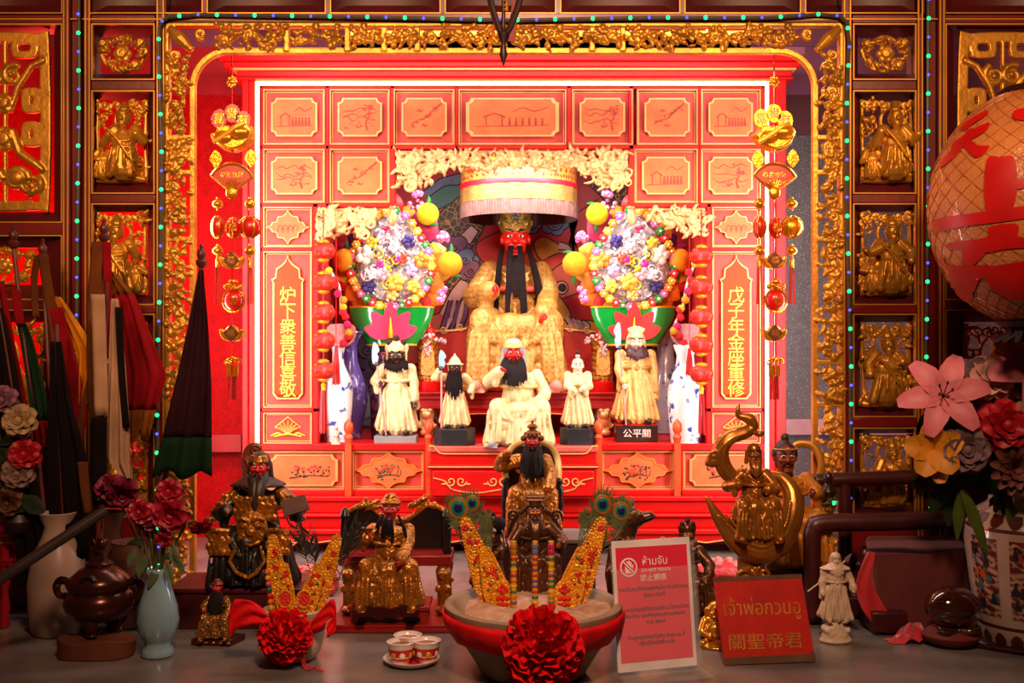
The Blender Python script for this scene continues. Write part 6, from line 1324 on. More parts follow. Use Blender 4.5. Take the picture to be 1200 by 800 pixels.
# ---------------------------------------------------------------- bronze deity on a throne bench
dais = T('low_dais', 'low dark red platform under the bronze-robed deity and its throne bench', 'platform', 545, 742, ty(742)); DRED = M('dais_red', '#8a1214', .35, 0, .2, 8)
m = MB(); m.box(-162, 150, 0, 130, 0, 5); m.box(-160, 148, 1, 128, 5, 9); part(dais, 'platform', m, DRED, bevel=.8)
DZ = TZ + 9 * S(dais); sD = 3.0 / F
fsx = T('footstool', 'small red footstool with scalloped apron under the bronze-robed deity', 'footstool', loc=(P(457, 0, 3.0).x, 3.0, DZ)); fsx['_s'] = sD
m = MB(); m.box(-47, 47, -12, 40, 16, 21); p = part(fsx, 'top', m, DRED, bevel=.8)
m = MB(); m.prism([(-45, 16), (-45, 0), (-37, 0), (-36, 7), (-24, 9), (-12, 5), (0, 8), (12, 5), (24, 9), (36, 7), (37, 0), (45, 0), (45, 16)], -9, -6); part(fsx, 'apron', m, DRED); m = MB(); m.box(-44, 44, -5, 38, 0, 16); part(fsx, 'body', m, DARKW)
bn = T('throne_bench', 'wide red throne bench with black back panels and gilded scroll rail behind the bronze-robed deity', 'bench', loc=(P(457, 0, 3.0).x, 3.12, DZ)); bn['_s'] = sD
m = MB(); m.box(-66, 70, -14, 44, 58, 70); part(bn, 'seat', m, DRED, bevel=1)
for x in (-54, 60):
    for y in (-8, 36):
        m = MB(); m.cap((x, y, 50), (x, y - 3, 40), 10, 8); m.cap((x, y - 3, 40), (x, y, 8), 7, 8); m.ell((x, y - 6, 5), (10, 10, 5)); m.ell((x, y - 8, 48), (8, 6, 8))
        for sd in (-1, 1): scroll(m, x + 5 * sd, 30, 5, 0, 1.3, 2, y - 8); m.ell((x + 4 * sd, y - 13, 50), 2)
        part(bn, 'carved_leg', m, BRONZE, voxel=1.3, it=1)
m = MB(); o = c2([(-62, 70), (-62, 116), (-40, 122), (-14, 104), (14, 104), (40, 122), (62, 116), (62, 70)], 3, False); m.prism(o, 34, 38); bp = part(bn, 'back_panel', m, M('black_lacquer_panel', '#150d0b', .35, 0, .5, 9), bevel=.5)
m = MB(); m.tube([(x, 33, z) for x, z in c2([(-64, 112), (-58, 118), (-38, 124), (-14, 108), (14, 108), (38, 124), (58, 118), (64, 112)], 6, False)], 3.4, 8)
for sd in (-1, 1):
    for q in range(4): scroll(m, sd * (18 + 9 * q), 128 - abs(q - 2) * 3, 6, q, 1.3, 1.7, 33)
    leaf(m, sd * 14, 122, 30, 2.4, .25 if sd > 0 else pi - .25, 33); leaf(m, sd * 20, 130, 26, 2.2, -.1 if sd > 0 else pi + .1, 33)
part(bp, 'gilt_scroll_rail', m, BRONZE, root=bn, voxel=1.1, it=1)
for x in (-61, 64):
    m = MB(); m.lathe([(5, 70), (6, 73), (4.5, 78), (5.5, 100), (4.5, 112), (6.5, 116), (5, 121), (2, 126)], (x, 2, 0), 14); m.box(x - 3, x + 3, 2, 36, 104, 109); part(bn, 'arm_post', m, M('black_lacquer_panel', '#150d0b'))
bz = T('bronze_deity_statue', 'bronze-robed red-faced deity seated on the throne bench, holding a cup to his chest', 'statue', loc=(P(457, 0, 3.0).x, 3.02, DZ + 21 * sD)); bz['_s'] = sD
figure(bz, 131, 'sit', SKR, BRONZE, ('five', .22), HAIR, 'turban', BRONZE, BRONZE, (-.18, -.16, .62), (.12, -.3, .43), 1.06, 1.05, sash=BRONZE, hz=.85, seed=21)
m = MB(); m.lathe([(2, 0), (3, 1), (5, 5), (7.5, 8), (6.6, 8)], (-24, -22, 84), 14); part(bz, 'cup', m, BRONZE)
# ---------------------------------------------------------------- armoured warrior on the dark plinth
ARM = M('armour_gold', '#a8681e', .35, .6, .3, 20, .7, 80, 'voronoi'); BLKR = M('black_robe', '#17120f', .4, 0, .4, 12); BRN = M('dark_brown_hood', '#2e1810', .5)
pl = stand('plinth', 'low dark lacquered plinth with a rope light along it, under the armoured warrior', 196, 356, 690, 3.0, 90, WOODD); pz = CZ - 290 * 3.0 / F
gw = T('armoured_warrior_statue', 'large seated red-faced warrior in black robe and gold armour reading a book', 'statue', loc=(P(292, 0, 3.0).x, 3.1, pz)); gw['_s'] = 3.06 / F
figure(gw, 158, 'sit', SKR, BLKR, ('long', .3), BRN, 'hood', BRN, BLKR, (-.17, -.22, .56), (.3, -.2, .60), 1.12, .95, sash=ARM, hz=.86, hc=(.02, -.03), seed=22, handm=M('tan_hand', '#9c5a30', .4), scarf=BRN)
def lump(t, par, name, prims, mat, vox=1.2, it=1):
    m = MB()
    for k, a in prims: getattr(m, k)(*a)
    return part(par, name, m, mat, voxel=vox, it=it, root=t)
def scales(m, c, w, h, y, rows_, n, d=(0, 0)):
    for i in range(rows_):
        for j in range(n): m.ell((c[0] + (j - (n - 1) / 2 + .5 * (i % 2)) * w / n, y + abs(j - n / 2) * .8 + d[0] * i, c[1] - i * h / rows_), (w / n * .62, 1.8, h / rows_ * .75), None, 8, 6)
m = MB(); scales(m, (0, 100), 50, 28, -26, 4, 7); part(gw, 'breastplate', m, ARM, voxel=1.1, it=1)
m = MB(); m.ell((2, -36, 68), (19, 8, 21)); m.ell((2, -44, 66), (6, 4, 5)); 
for sd in (-1, 1): m.ell((2 + 8 * sd, -43, 73), (4.5, 3, 3)); m.tube([(2 + 3 * sd, -44, 78), (2 + 9 * sd, -44, 82), (2 + 15 * sd, -40, 79)], 2, 6); scroll(m, 2 + 11 * sd, 58, 5, 0, 1.3, 1.7, -42)
m.tube([(-9, -42, 54), (2, -45, 51), (13, -42, 54)], 2.2, 6); part(gw, 'belly_mask_plate', m, ARM, voxel=1, it=1)
for sd in (-1, 1):
    m = MB(); s_ = Vector((sd * 27, 4, 104)); e = Vector((sd * 44, -4, 78))
    for q in range(4): c = s_.lerp(e, q / 3); m.ell(c + Vector((sd * 3, -3, 0)), (11, 12, 6), (0, sd * .6, 0), 12, 7); [m.ell(c + Vector((sd * 6 + 9 * sin(a), -3 - 11 * cos(a), -2)), (3, 2.4, 3), None, 7, 5) for a in (-.8, -.2, .4, 1)]
    part(gw, 'shoulder_plate', m, ARM, voxel=1.2, it=1)
    m = MB(); scales(m, (sd * 34, 64), 26, 26, -52, 4, 4, (-.8, 0)); m.tube([(sd * 20, -50, 68), (sd * 34, -54, 70), (sd * 48, -46, 66)], 3, 8); part(gw, 'thigh_plate', m, ARM, voxel=1.1, it=1)
    m = MB(); m.tube([(sd * 14, -44, 50), (sd * 20, -50, 34), (sd * 12, -54, 22), (2, -55, 16)], 2.4, 7); part(gw, 'gold_cord', m, ARM)
m = MB(); m.obox((53, -44, 96), (15, 1.2, 10), (R(-40), R(-14), R(18))); m.obox((53, -42, 97), (14, 2.4, 9), (R(-40), R(-14), R(18))); part(gw, 'book', m, M('brown_book', '#52290f', .7), bevel=.5)
m = MB(); m.tube([(-20, 34, 0), (-20, 34, 98)], 2.2, 8); p = part(gw, 'glaive_shaft', m, DARKW)
m = MB(); m.prism(c2([(-25, 100), (-16, 100), (-12, 112), (-15, 124), (-10, 138), (-6, 150), (-2, 156), (-8, 161), (-18, 160), (-26, 150), (-27, 128)], 4), 32, 36); 
scroll(m, -10, 152, 7, 0, 1.3, 2, 31); scroll(m, -18, 112, 6, 2, 1.3, 2, 31); m.tube([(-22, 31, 118), (-17, 30, 130), (-22, 31, 142)], 2, 7); part(p, 'carved_blade', m, M('carved_brown_blade', '#7a3c20', .4, .3), root=gw, voxel=.9, it=1)
# ---------------------------------------------------------------- small bearded figurine
fg = TT('deity_figurine', 'little black-bearded figurine in gold robe between the pale blue vase and flower pot', 'figurine', 255, 752)
m = MB(); m.add([(-27, -14, 0), (20, -20, 0), (30, 10, 0), (-16, 16, 0), (-27, -14, 7), (20, -20, 7), (30, 10, 7), (-16, 16, 7)], [(0, 1, 2, 3), (4, 5, 6, 7), (0, 1, 5, 4), (1, 2, 6, 5), (2, 3, 7, 6), (3, 0, 4, 7)]); b = part(fg, 'base', m, M('dark_red_base', '#3a0c0c', .35), bevel=.6)
m = MB()
for k in range(5): m.ell((-18 + 9 * k, -16.5 - 1.2 * k + .6, 3.5), (2.6, 1, 1.6), None, 8, 5)
part(b, 'gold_studs', m, ARM, root=fg)
figure(fg, 66, 'sit', SKR, M('mottled_gold_robe', '#8a5a24', .3, .55, .4, 60, .6, 200, 'voronoi'), ('full', .55), HAIR, 'turban', M('dull_red_hat', '#6a2416', .4), BRONZE, (-.18, -.2, .5), (.2, -.24, .4), 1.0, 1.2, z0=7, hz=.86, sash=BRONZE, seed=23)
m = MB(); m.box(-14, 14, 2, 12, 7, 34); part(fg, 'seat', m, M('dark_red_base', '#3a0c0c'), bevel=1)
# ---------------------------------------------------------------- black-haired deity on a high-backed chair, middle of the table
hs_ = stand('grey_stand', 'dull grey topped stand under the black-bearded deity in the high chair', 556, 700, 632, 3.25, 74, DARKW, M('dusty_grey_top', '#6a5a58', .6)); hz_ = CZ - 232 * 3.25 / F; s3 = 3.27 / F
hc_ = T('carved_chair', 'black and red carved chair holding the black-bearded gold deity', 'chair', loc=(P(624, 0, 3.27).x, 3.33, hz_)); hc_['_s'] = s3
m = MB(); m.box(-33, 33, -18, 22, 16, 24); part(hc_, 'seat', m, DRED, bevel=.8); m = MB(); m.box(-35, 35, -20, 24, 0, 6); part(hc_, 'base', m, DRED, bevel=.8)
for x in (-31, 31):
    m = MB(); m.lathe([(4, 6), (5.5, 10), (4, 14), (6, 22), (4.5, 30), (6.5, 38), (5, 46), (6.5, 54), (4, 60), (5, 66), (2, 70)], (x, -14, 0), 12); part(hc_, 'arm_post', m, M('black_lacquer_panel', '#150d0b'))
    m = MB(); m.tube(catm([(x, -14, 66), (x * 1.02, 0, 76), (x * .98, 14, 90), (x * .7, 20, 104), (0, 22, 112)], 5), 4, 8); part(hc_, 'arm_rail', m, M('gilt_chair_rail', '#c09a58', .35, .4))
m = MB(); m.box(-28, 28, 19, 23, 24, 104); part(hc_, 'backrest', m, M('black_lacquer_panel', '#150d0b'))
hd = T('black_bearded_deity_statue', 'gold-robed red-faced deity with huge black beard and knobbed crown in the high chair', 'statue', loc=(P(624, 0, 3.27).x, 3.30, hz_ + 7 * s3)); hd['_s'] = s3
figure(hd, 128, 'sit', SKR, BRONZE, ('full', .38), HAIR, 'knob', M('bronze_crown', '#7a4a22', .35, .6), BRONZE, (-.24, -.1, .72), (.14, -.28, .42), .86, .92, sash=BRONZE, hz=.83, seed=24)
# ---------------------------------------------------------------- bronze figures around the bowl
def bronze_fig(px, py, Y, H, label, hat, name='bronze_statue', **k):
    z = CZ - (py - 400) * Y / F; st_ = stand('wooden_stand', 'wooden stand under the ' + label[1], px - 34, px + 34, py, Y - .06, 50, DARKW); t = T(name, label[0], 'statue', loc=(P(px, 0, Y).x, Y + .02, z)); t['_s'] = Y / F; m = MB(); m.box(-24, 24, 0, 14, 0, H * .3)
    figure(t, H, 'sit', SKBZ, BROWN, k.pop('beard', ('long', .3)), BROWN, hat, BROWN, BROWN, handm=SKBZ, sash=BROWN, **k); part(t, 'seat', m, BROWN, bevel=1); return t
bf = bronze_fig(627, 694, 2.86, 116, ('bronze seated statue with flat square hat behind the incense sticks', 'square-hatted bronze statue behind the incense sticks'), 'square', hz=.82, hs=1.05, rh=(-.2, -.24, .42), lh=(.24, -.18, .5), seed=31)
m = MB(); m.tube([(30 * sin(a), 16, 62 + 34 * cos(a)) for a in [R(-120 + 12 * k) for k in range(21)]], 3.2, 8)
for sd in (-1, 1): scroll(m, sd * 26, 86, 7, 0, 1.3, 2.2, 14)
part(bf, 'scroll_chair_back', m, BROWN)
z = ty(700); k1 = T('dark_statue', 'dark standing statue with black pompom half hidden behind the left paper fan', 'statue', loc=(P(572, 0, 2.98).x, 2.98, TZ)); k1['_s'] = 2.98 / F
m = MB(); m.lathe([(18, 0), (19, 3), (15, 8), (13, 46), (17, 50)], n=16); part(k1, 'pedestal', m, DARKW); figure(k1, 92, 'stand', SKBZ, BROWN, None, HAIR, 'pompom', BROWN, BROWN, (-.1, -.15, .5), (.12, -.16, .52), 1.2, 1.3, z0=48, sash=BROWN, seed=32)
m = MB(); m.ell((13, -6, 127), 8, None, 16, 10); part(k1, 'pompom', m, M('black_pompom', '#0c0808', .9, bump=.6, bs=300))
k2 = T('dark_statue', 'dark brown crowned statue with pompoms partly behind the printed notice', 'statue', loc=(P(806, 0, 2.95).x, 2.95, TZ)); k2['_s'] = 2.95 / F
m = MB(); m.lathe([(24, 0), (25, 3), (20, 8), (18, 20), (22, 26)], n=16); part(k2, 'pedestal', m, BROWN); figure(k2, 108, 'sit', SKBZ, BROWN, ('short', .1), BROWN, 'pompom', BROWN, BROWN, (-.1, -.24, .5), (.2, -.24, .45), .95, .95, z0=26, y0=6, sash=BROWN, hz=.84, seed=33); m = MB(); m.box(-20, 20, 4, 16, 26, 60); part(k2, 'seat', m, BROWN, bevel=1)
k3 = T('dark_beast_statue', 'dark brown beast-like statue behind the printed notice, under the peacock feathers', 'statue', loc=(P(732, 0, 3.02).x, 3.02, TZ)); k3['_s'] = 3.02 / F
m = MB(); m.lathe([(22, 0), (23, 3), (18, 8), (16, 30), (20, 36)], n=16); part(k3, 'pedestal', m, BROWN)
m = MB(); m.cap((-8, 6, 60), (-4, 0, 96), 15, 14); m.cap((-4, 0, 96), (6, -4, 122), 13, 11); m.ell((8, -6, 128), (16, 12, 12)); m.cap((14, -8, 128), (28, -10, 132), 8, 6); m.ell((0, 0, 140), (10, 9, 6))
for x in (-16, 8): m.cap((x, -8, 66), (x + 1, -12, 40), 8, 6); m.ell((x + 1, -14, 39), (8, 9, 4))
for sd in (-1, 1): m.cap((2 + 6 * sd, 2, 138), (0 + 10 * sd, 4, 150), 4, 1.5); scroll(m, -4 + 8 * sd, 100, 7, 0, 1.3, 2.4, -14); m.ell((12 + 4 * sd, -15, 134), 2.4)
part(k3, 'body', m, BROWN, voxel=1.2, it=2); m = MB(); m.tube([(22, -18, 129), (34, -16, 133)], 1.4, 6); part(k3, 'muzzle_bar', m, DARKW)
gb = TT('laughing_figure', 'small shiny gold laughing figure between the printed notice and the red signboard', 'figurine', 838, 757); GSH = M('shiny_gold', '#d8922c', .22, .7, .15, 20)
m = MB(); m.lathe([(19, 0), (20, 2), (16, 5)], n=20); m.ell((0, 0, 18), (18, 13, 13)); m.ell((0, -6, 20), (13, 9, 11)); m.ell((0, -1, 42), (10.5, 10, 11)); m.ell((0, -5, 38), (8, 7, 6)); m.ell((0, 0, 30), (14, 10, 7))
for sd in (-1, 1): m.cap((sd * 12, 0, 30), (sd * 17, -5, 18), 5, 4.5); m.cap((sd * 17, -5, 18), (sd * 8, -12, 14), 4.5, 3.5); m.cap((sd * 6, -4, 8), (sd * 16, -9, 6), 6, 4); m.ell((sd * 10.5, 0, 40), (2.5, 3, 6)); m.ell((sd * 5, -10, 40), (3, 2, 2.5))
m.cap((-4, -11, 36), (4, -11, 36), 1.6, 1.6); part(gb, 'body', m, GSH, voxel=.9, it=1)
# ---------------------------------------------------------------- deity riding the crescent cloud, and the swordsman behind
cr = T('crescent_statue', 'golden statue of a bearded deity seated on a curling crescent moon and flame cloud', 'statue', loc=(P(880, 0, 2.86).x, 2.86, TZ)); cr['_s'] = 2.86 / F; GS = M('satin_gold', '#a86a26', .3, .6, .25, 14, .2, 50)
U = lambda py: 754 - py; XX = lambda px: px - 880
m = MB(); m.lathe([(30, 0), (31, 4), (24, 8)], n=24, sy=.8); m.tube(catm([(0, 4, 4), (-6, 2, 34), (2, 0, 60), (-4, 0, 92), (0, 0, 118)], 5), [22, 19, 17, 12, 14], 14)
for k in range(9): a = R(190 + 20 * k); m.tube(catm([(20 * cos(a) * .9, 16 * sin(a), 8), (20 * cos(a + .5), 15 * sin(a + .5), 40), (16 * cos(a + .9), 14 * sin(a + .9), 70), (11 * cos(a + 1.2), 10 * sin(a + 1.2), 104)], 4), [3, 3.4, 3, 2], 7)
scroll(m, -12, 78, 12, 0, 1.4, 3, -14); scroll(m, 12, 84, 10, 2, 1.4, 3, -14); part(cr, 'swirl_pedestal', m, GS, voxel=1.1, it=1)
m = MB(); m.tube(catm([(XX(825), -8, U(580)), (XX(842), -10, U(608)), (XX(862), -10, U(632)), (XX(886), -10, U(643)), (XX(910), -8, U(632)), (XX(926), -6, U(602)), (XX(928), 0, U(578)), (XX(918), 8, U(562)), (XX(902), 14, U(558))], 6), [1, 8, 13, 17, 17, 14, 11, 8, 4], 14)
for k in range(3): m.tube(catm([(XX(840 + 6 * k), -18, U(602 - 3 * k)), (XX(866 + 3 * k), -23, U(628 - 4 * k)), (XX(892), -25, U(636 - 5 * k)), (XX(914), -21, U(614)), (XX(922), -15, U(586))], 5), [1, 2.2, 2.6, 2.4, 1], 7)
part(cr, 'crescent', m, GS, voxel=1.1, it=1)
m = MB(); m.tube(catm([(XX(872), 10, U(572)), (XX(852), 10, U(552)), (XX(846), 9, U(530)), (XX(856), 8, U(514)), (XX(874), 8, U(508)), (XX(884), 8, U(502)), (XX(880), 8, U(492)), (XX(868), 8, U(488)), (XX(866), 8, U(480)), (XX(869), 8, U(474))], 6), [9, 10, 10, 9, 8, 6, 7, 4, 3, .6], 12)
for k in range(2): m.tube(catm([(XX(862), 1, U(566)), (XX(846 + 4 * k), 1, U(546)), (XX(844 + 5 * k), 0, U(528)), (XX(858 + 2 * k), 0, U(514 + 2 * k)), (XX(876), 1, U(508))], 5), [1.6, 2.2, 2, 1.2], 7)
scroll(m, XX(838), U(536), 8, 0, 1.4, 3, 2); m.ell((XX(836), 6, U(542)), (9, 7, 7)); m.cap((XX(834), 6, U(538)), (XX(830), 6, U(545)), 5, 3); leaf(m, XX(884), U(508), 14, 4, -.4, 4); part(cr, 'flame_cloud', m, GS, voxel=1., it=1)
figure(cr, 114, 'sit', SKBZ, GS, ('long', .22), GS, 'hood', GS, GS, (-.17, -.12, .56), (.1, -.2, .52), .86, .88, z0=124, x0=4, y0=4, sash=GS, hz=.86, handm=GS, seed=41)
mz = stand('red_stand', 'red topped stand behind the crescent moon statue, under the yellow-robed swordsman', 885, 965, 661, 3.12, 60, DARKW, M('dusty_red_top', '#8a3a36', .55)); sz = CZ - 261 * 3.12 / F
sm_ = T('yellow_robed_statue', 'seated dark-faced man in yellow robe with fluttering ribbon behind the crescent moon statue', 'statue', loc=(P(925, 0, 3.16).x, 3.18, sz)); sm_['_s'] = 3.16 / F; YR = M('yellow_robe', '#b8741c', .42, .25, .25, 12)
figure(sm_, 146, 'sit', M('ruddy_face', '#7a2e1a', .35), YR, ('goatee', .05), HAIR, 'hair', M('brown_hair', '#341608', .5), M('bare_foot', '#8a3a22', .4), (-.06, -.24, .44), (.14, -.26, .58), 1.08, 1.25, sash=YR, hz=.84, hc=(-.03, -.04), seed=42)
m = MB(); m.tube(catm([(-4, 12, 112), (14, 14, 134), (34, 12, 132), (42, 8, 112), (36, 6, 88), (26, 4, 80)], 6), 4.6, 8, .35, (0, 1, 0)); part(sm_, 'ribbon', m, M('ribbon_gold', '#b87c28', .35, .45), smooth=180)
m = MB(); m.lathe([(1, 0), (7, 3), (9, 9), (6, 15), (3.5, 18), (6, 23), (5, 28), (1.5, 32)], (40, -26, 76), 14); part(sm_, 'gourd', m, M('dark_gourd', '#2a100c', .3))
m = MB(); m.box(-24, 24, 6, 20, 0, 50); part(sm_, 'seat', m, M('dark_rock', '#3a3028', .7), bevel=2)
for px, py, Y, lb in ((850, 672, 3.55, 'red brocade offering cushion heaped with pink florets, behind the red signboard'), (358, 668, 3.45, 'red brocade offering cushion heaped with pink florets, behind the small flower pot')):
    t = T('brocade_cushion', lb, 'cushion', loc=(P(px, 0, Y).x, Y, TZ)); t['_s'] = Y / F; m = MB(); m.ell((0, 0, 14), (38, 26, 14), None, 24, 12); m.box(-36, 36, -24, 24, 0, 8); part(t, 'cushion', m, M('red_brocade', '#b8161c', .5, 0, .2, 14, .5, 90, 'voronoi'), voxel=1.3, it=3)
    r_ = random.Random(px); m = MB()
    for k in range(36): a = r_.uniform(0, 6.28); q = sqrt(r_.random()); m.ell((34 * q * cos(a), 22 * q * sin(a), 27 - 10 * q * q + r_.uniform(0, 3)), r_.uniform(3, 5), None, 7, 5)
    part(t, 'pink_florets', m, M('pink_floret', '#d86a68', .6), kind='stuff')
# ---------------------------------------------------------------- big paper lantern
LX, LY, LZ = P(1210, 243, 2.6); ln = T('paper_lantern', 'huge orange oiled-paper lantern with red brushed characters, hanging beside the screen', 'lantern', loc=(LX, LY, LZ)); ln['_s'] = 2.6 / F
LP = M('oiled_paper', '#b87440', .32, 0, .14, 9, .5, 90, 'cells', coat=.35); a_, b_ = 116, 139
m = MB(); m.lathe([(a_ * sin(t) * (1 + .003 * cos(40 * t)), -b_ * cos(t)) for t in [R(14 + 4 * k) for k in range(39)]], n=64); p = part(ln, 'paper_shell', m, LP, smooth=180)
m = MB()
for k in range(28):
    for sg in (1, -1):
        pts = []
        for j in range(25): t = R(14 + 6.33 * j); a = 2 * pi * k / 28 + sg * j * .16; pts.append((a_ * 1.003 * sin(t) * cos(a), a_ * 1.003 * sin(t) * sin(a), -b_ * 1.002 * cos(t)))
        m.tube(pts, .55, 4)
part(p, 'net_pattern', m, M('lantern_net', '#a05428', .4), root=ln)
def onl(px, py, k=1.012):
    # surface point of the shell that the photograph shows at (px, py)
    s_ = S(ln); D = Vector(((px - 600) / F, 1, (400 - py) / F)); O = (Vector((0, 0, CZ)) - ln.location) / s_; sc = Vector((1 / (a_ * k), 1 / (a_ * k), 1 / (b_ * k)))
    o = Vector((O.x * sc.x, O.y * sc.y, O.z * sc.z)); d = Vector((D.x * sc.x, D.y * sc.y, D.z * sc.z)); A = d.dot(d); B_ = o.dot(d); C_ = o.dot(o) - 1; q = o + d * ((-B_ - sqrt(max(0, B_ * B_ - A * C_))) / A)
    if q.length > 1: q.normalize()
    return (q.x / sc.x, q.y / sc.y, q.z / sc.z)
m = MB()
def stroke(poly):
    """painted brush stroke, subdivided so that it follows the curved shell"""
    bm = bmesh.new(); f = bm.faces.new([bm.verts.new((x, y, 0)) for x, y in c2(poly, 3)]); bmesh.ops.triangulate(bm, faces=[f])
    bmesh.ops.subdivide_edges(bm, edges=bm.edges[:], cuts=4, use_grid_fill=True); bmesh.ops.triangulate(bm, faces=bm.faces[:]); bmesh.ops.subdivide_edges(bm, edges=[e for e in bm.edges if e.calc_length() > 9], cuts=1); bmesh.ops.triangulate(bm, faces=bm.faces[:])
    bm.verts.index_update(); m.add([onl(v.co.x, v.co.y) for v in bm.verts], [tuple(v.index for v in f.verts) for f in bm.faces]); bm.free()
for poly in ([(1126, 148), (1140, 137), (1157, 129), (1156, 135), (1140, 145), (1130, 153)], [(1116, 168), (1134, 155), (1158, 143), (1158, 150), (1148, 158), (1128, 168), (1116, 175)], [(1134, 152), (1141, 152), (1130, 170), (1116, 186), (1101, 197), (1104, 186), (1120, 172)], [(1126, 166), (1134, 162), (1146, 170), (1160, 171), (1150, 182), (1142, 184), (1132, 174)],
             [(1156, 188), (1172, 184), (1190, 187), (1188, 242), (1156, 246)], [(1186, 212), (1212, 208), (1214, 216), (1188, 222)], [(1096, 257), (1130, 251), (1180, 244), (1215, 240), (1215, 252), (1180, 259), (1130, 265), (1097, 271)],
             [(1158, 266), (1180, 262), (1194, 264), (1193, 278), (1215, 276), (1215, 288), (1176, 292), (1158, 296), (1150, 292), (1112, 291), (1114, 284), (1156, 278)], [(1130, 290), (1152, 292), (1154, 298), (1138, 312), (1128, 308)],
             [(1104, 302), (1110, 310), (1130, 312), (1154, 310), (1160, 312), (1198, 306), (1215, 304), (1215, 340), (1208, 350), (1190, 352), (1172, 346), (1158, 332), (1154, 326), (1136, 332), (1140, 344), (1138, 352), (1126, 352), (1114, 342), (1114, 334), (1120, 318), (1104, 310)], [(1188, 130), (1204, 126), (1220, 130), (1216, 140), (1190, 140)]): stroke(poly)
part(p, 'red_characters', m, M('lantern_brush_red', '#b40c0c', .4), root=ln, smooth=180)
m = MB(); m.lathe([(34, -140), (40, -134), (36, -130), (28, -134)], n=24, closed=True); part(ln, 'end_ring', m, DARKW); m = MB(); m.lathe([(34, 140), (40, 134), (36, 130), (28, 134)], n=24, closed=True); part(ln, 'end_ring', m, DARKW)
m = MB(); m.tube([(0, 0, 138), (0, 0, (3.5 - LZ) / S(ln))], 2, 8); part(ln, 'hanging_cord', m, DARKW)
m = MB(); r_ = random.Random(2)
for k in range(40): a = r_.uniform(0, 6.28); m.tube([(20 * cos(a), 20 * sin(a), -136), (30 * cos(a), 30 * sin(a), -150), (r_.uniform(28, 46) * cos(a), 36 * sin(a), -158)], 2, 5)
part(ln, 'dark_fringe', m, M('dark_fringe', '#1c0c0a', .8))
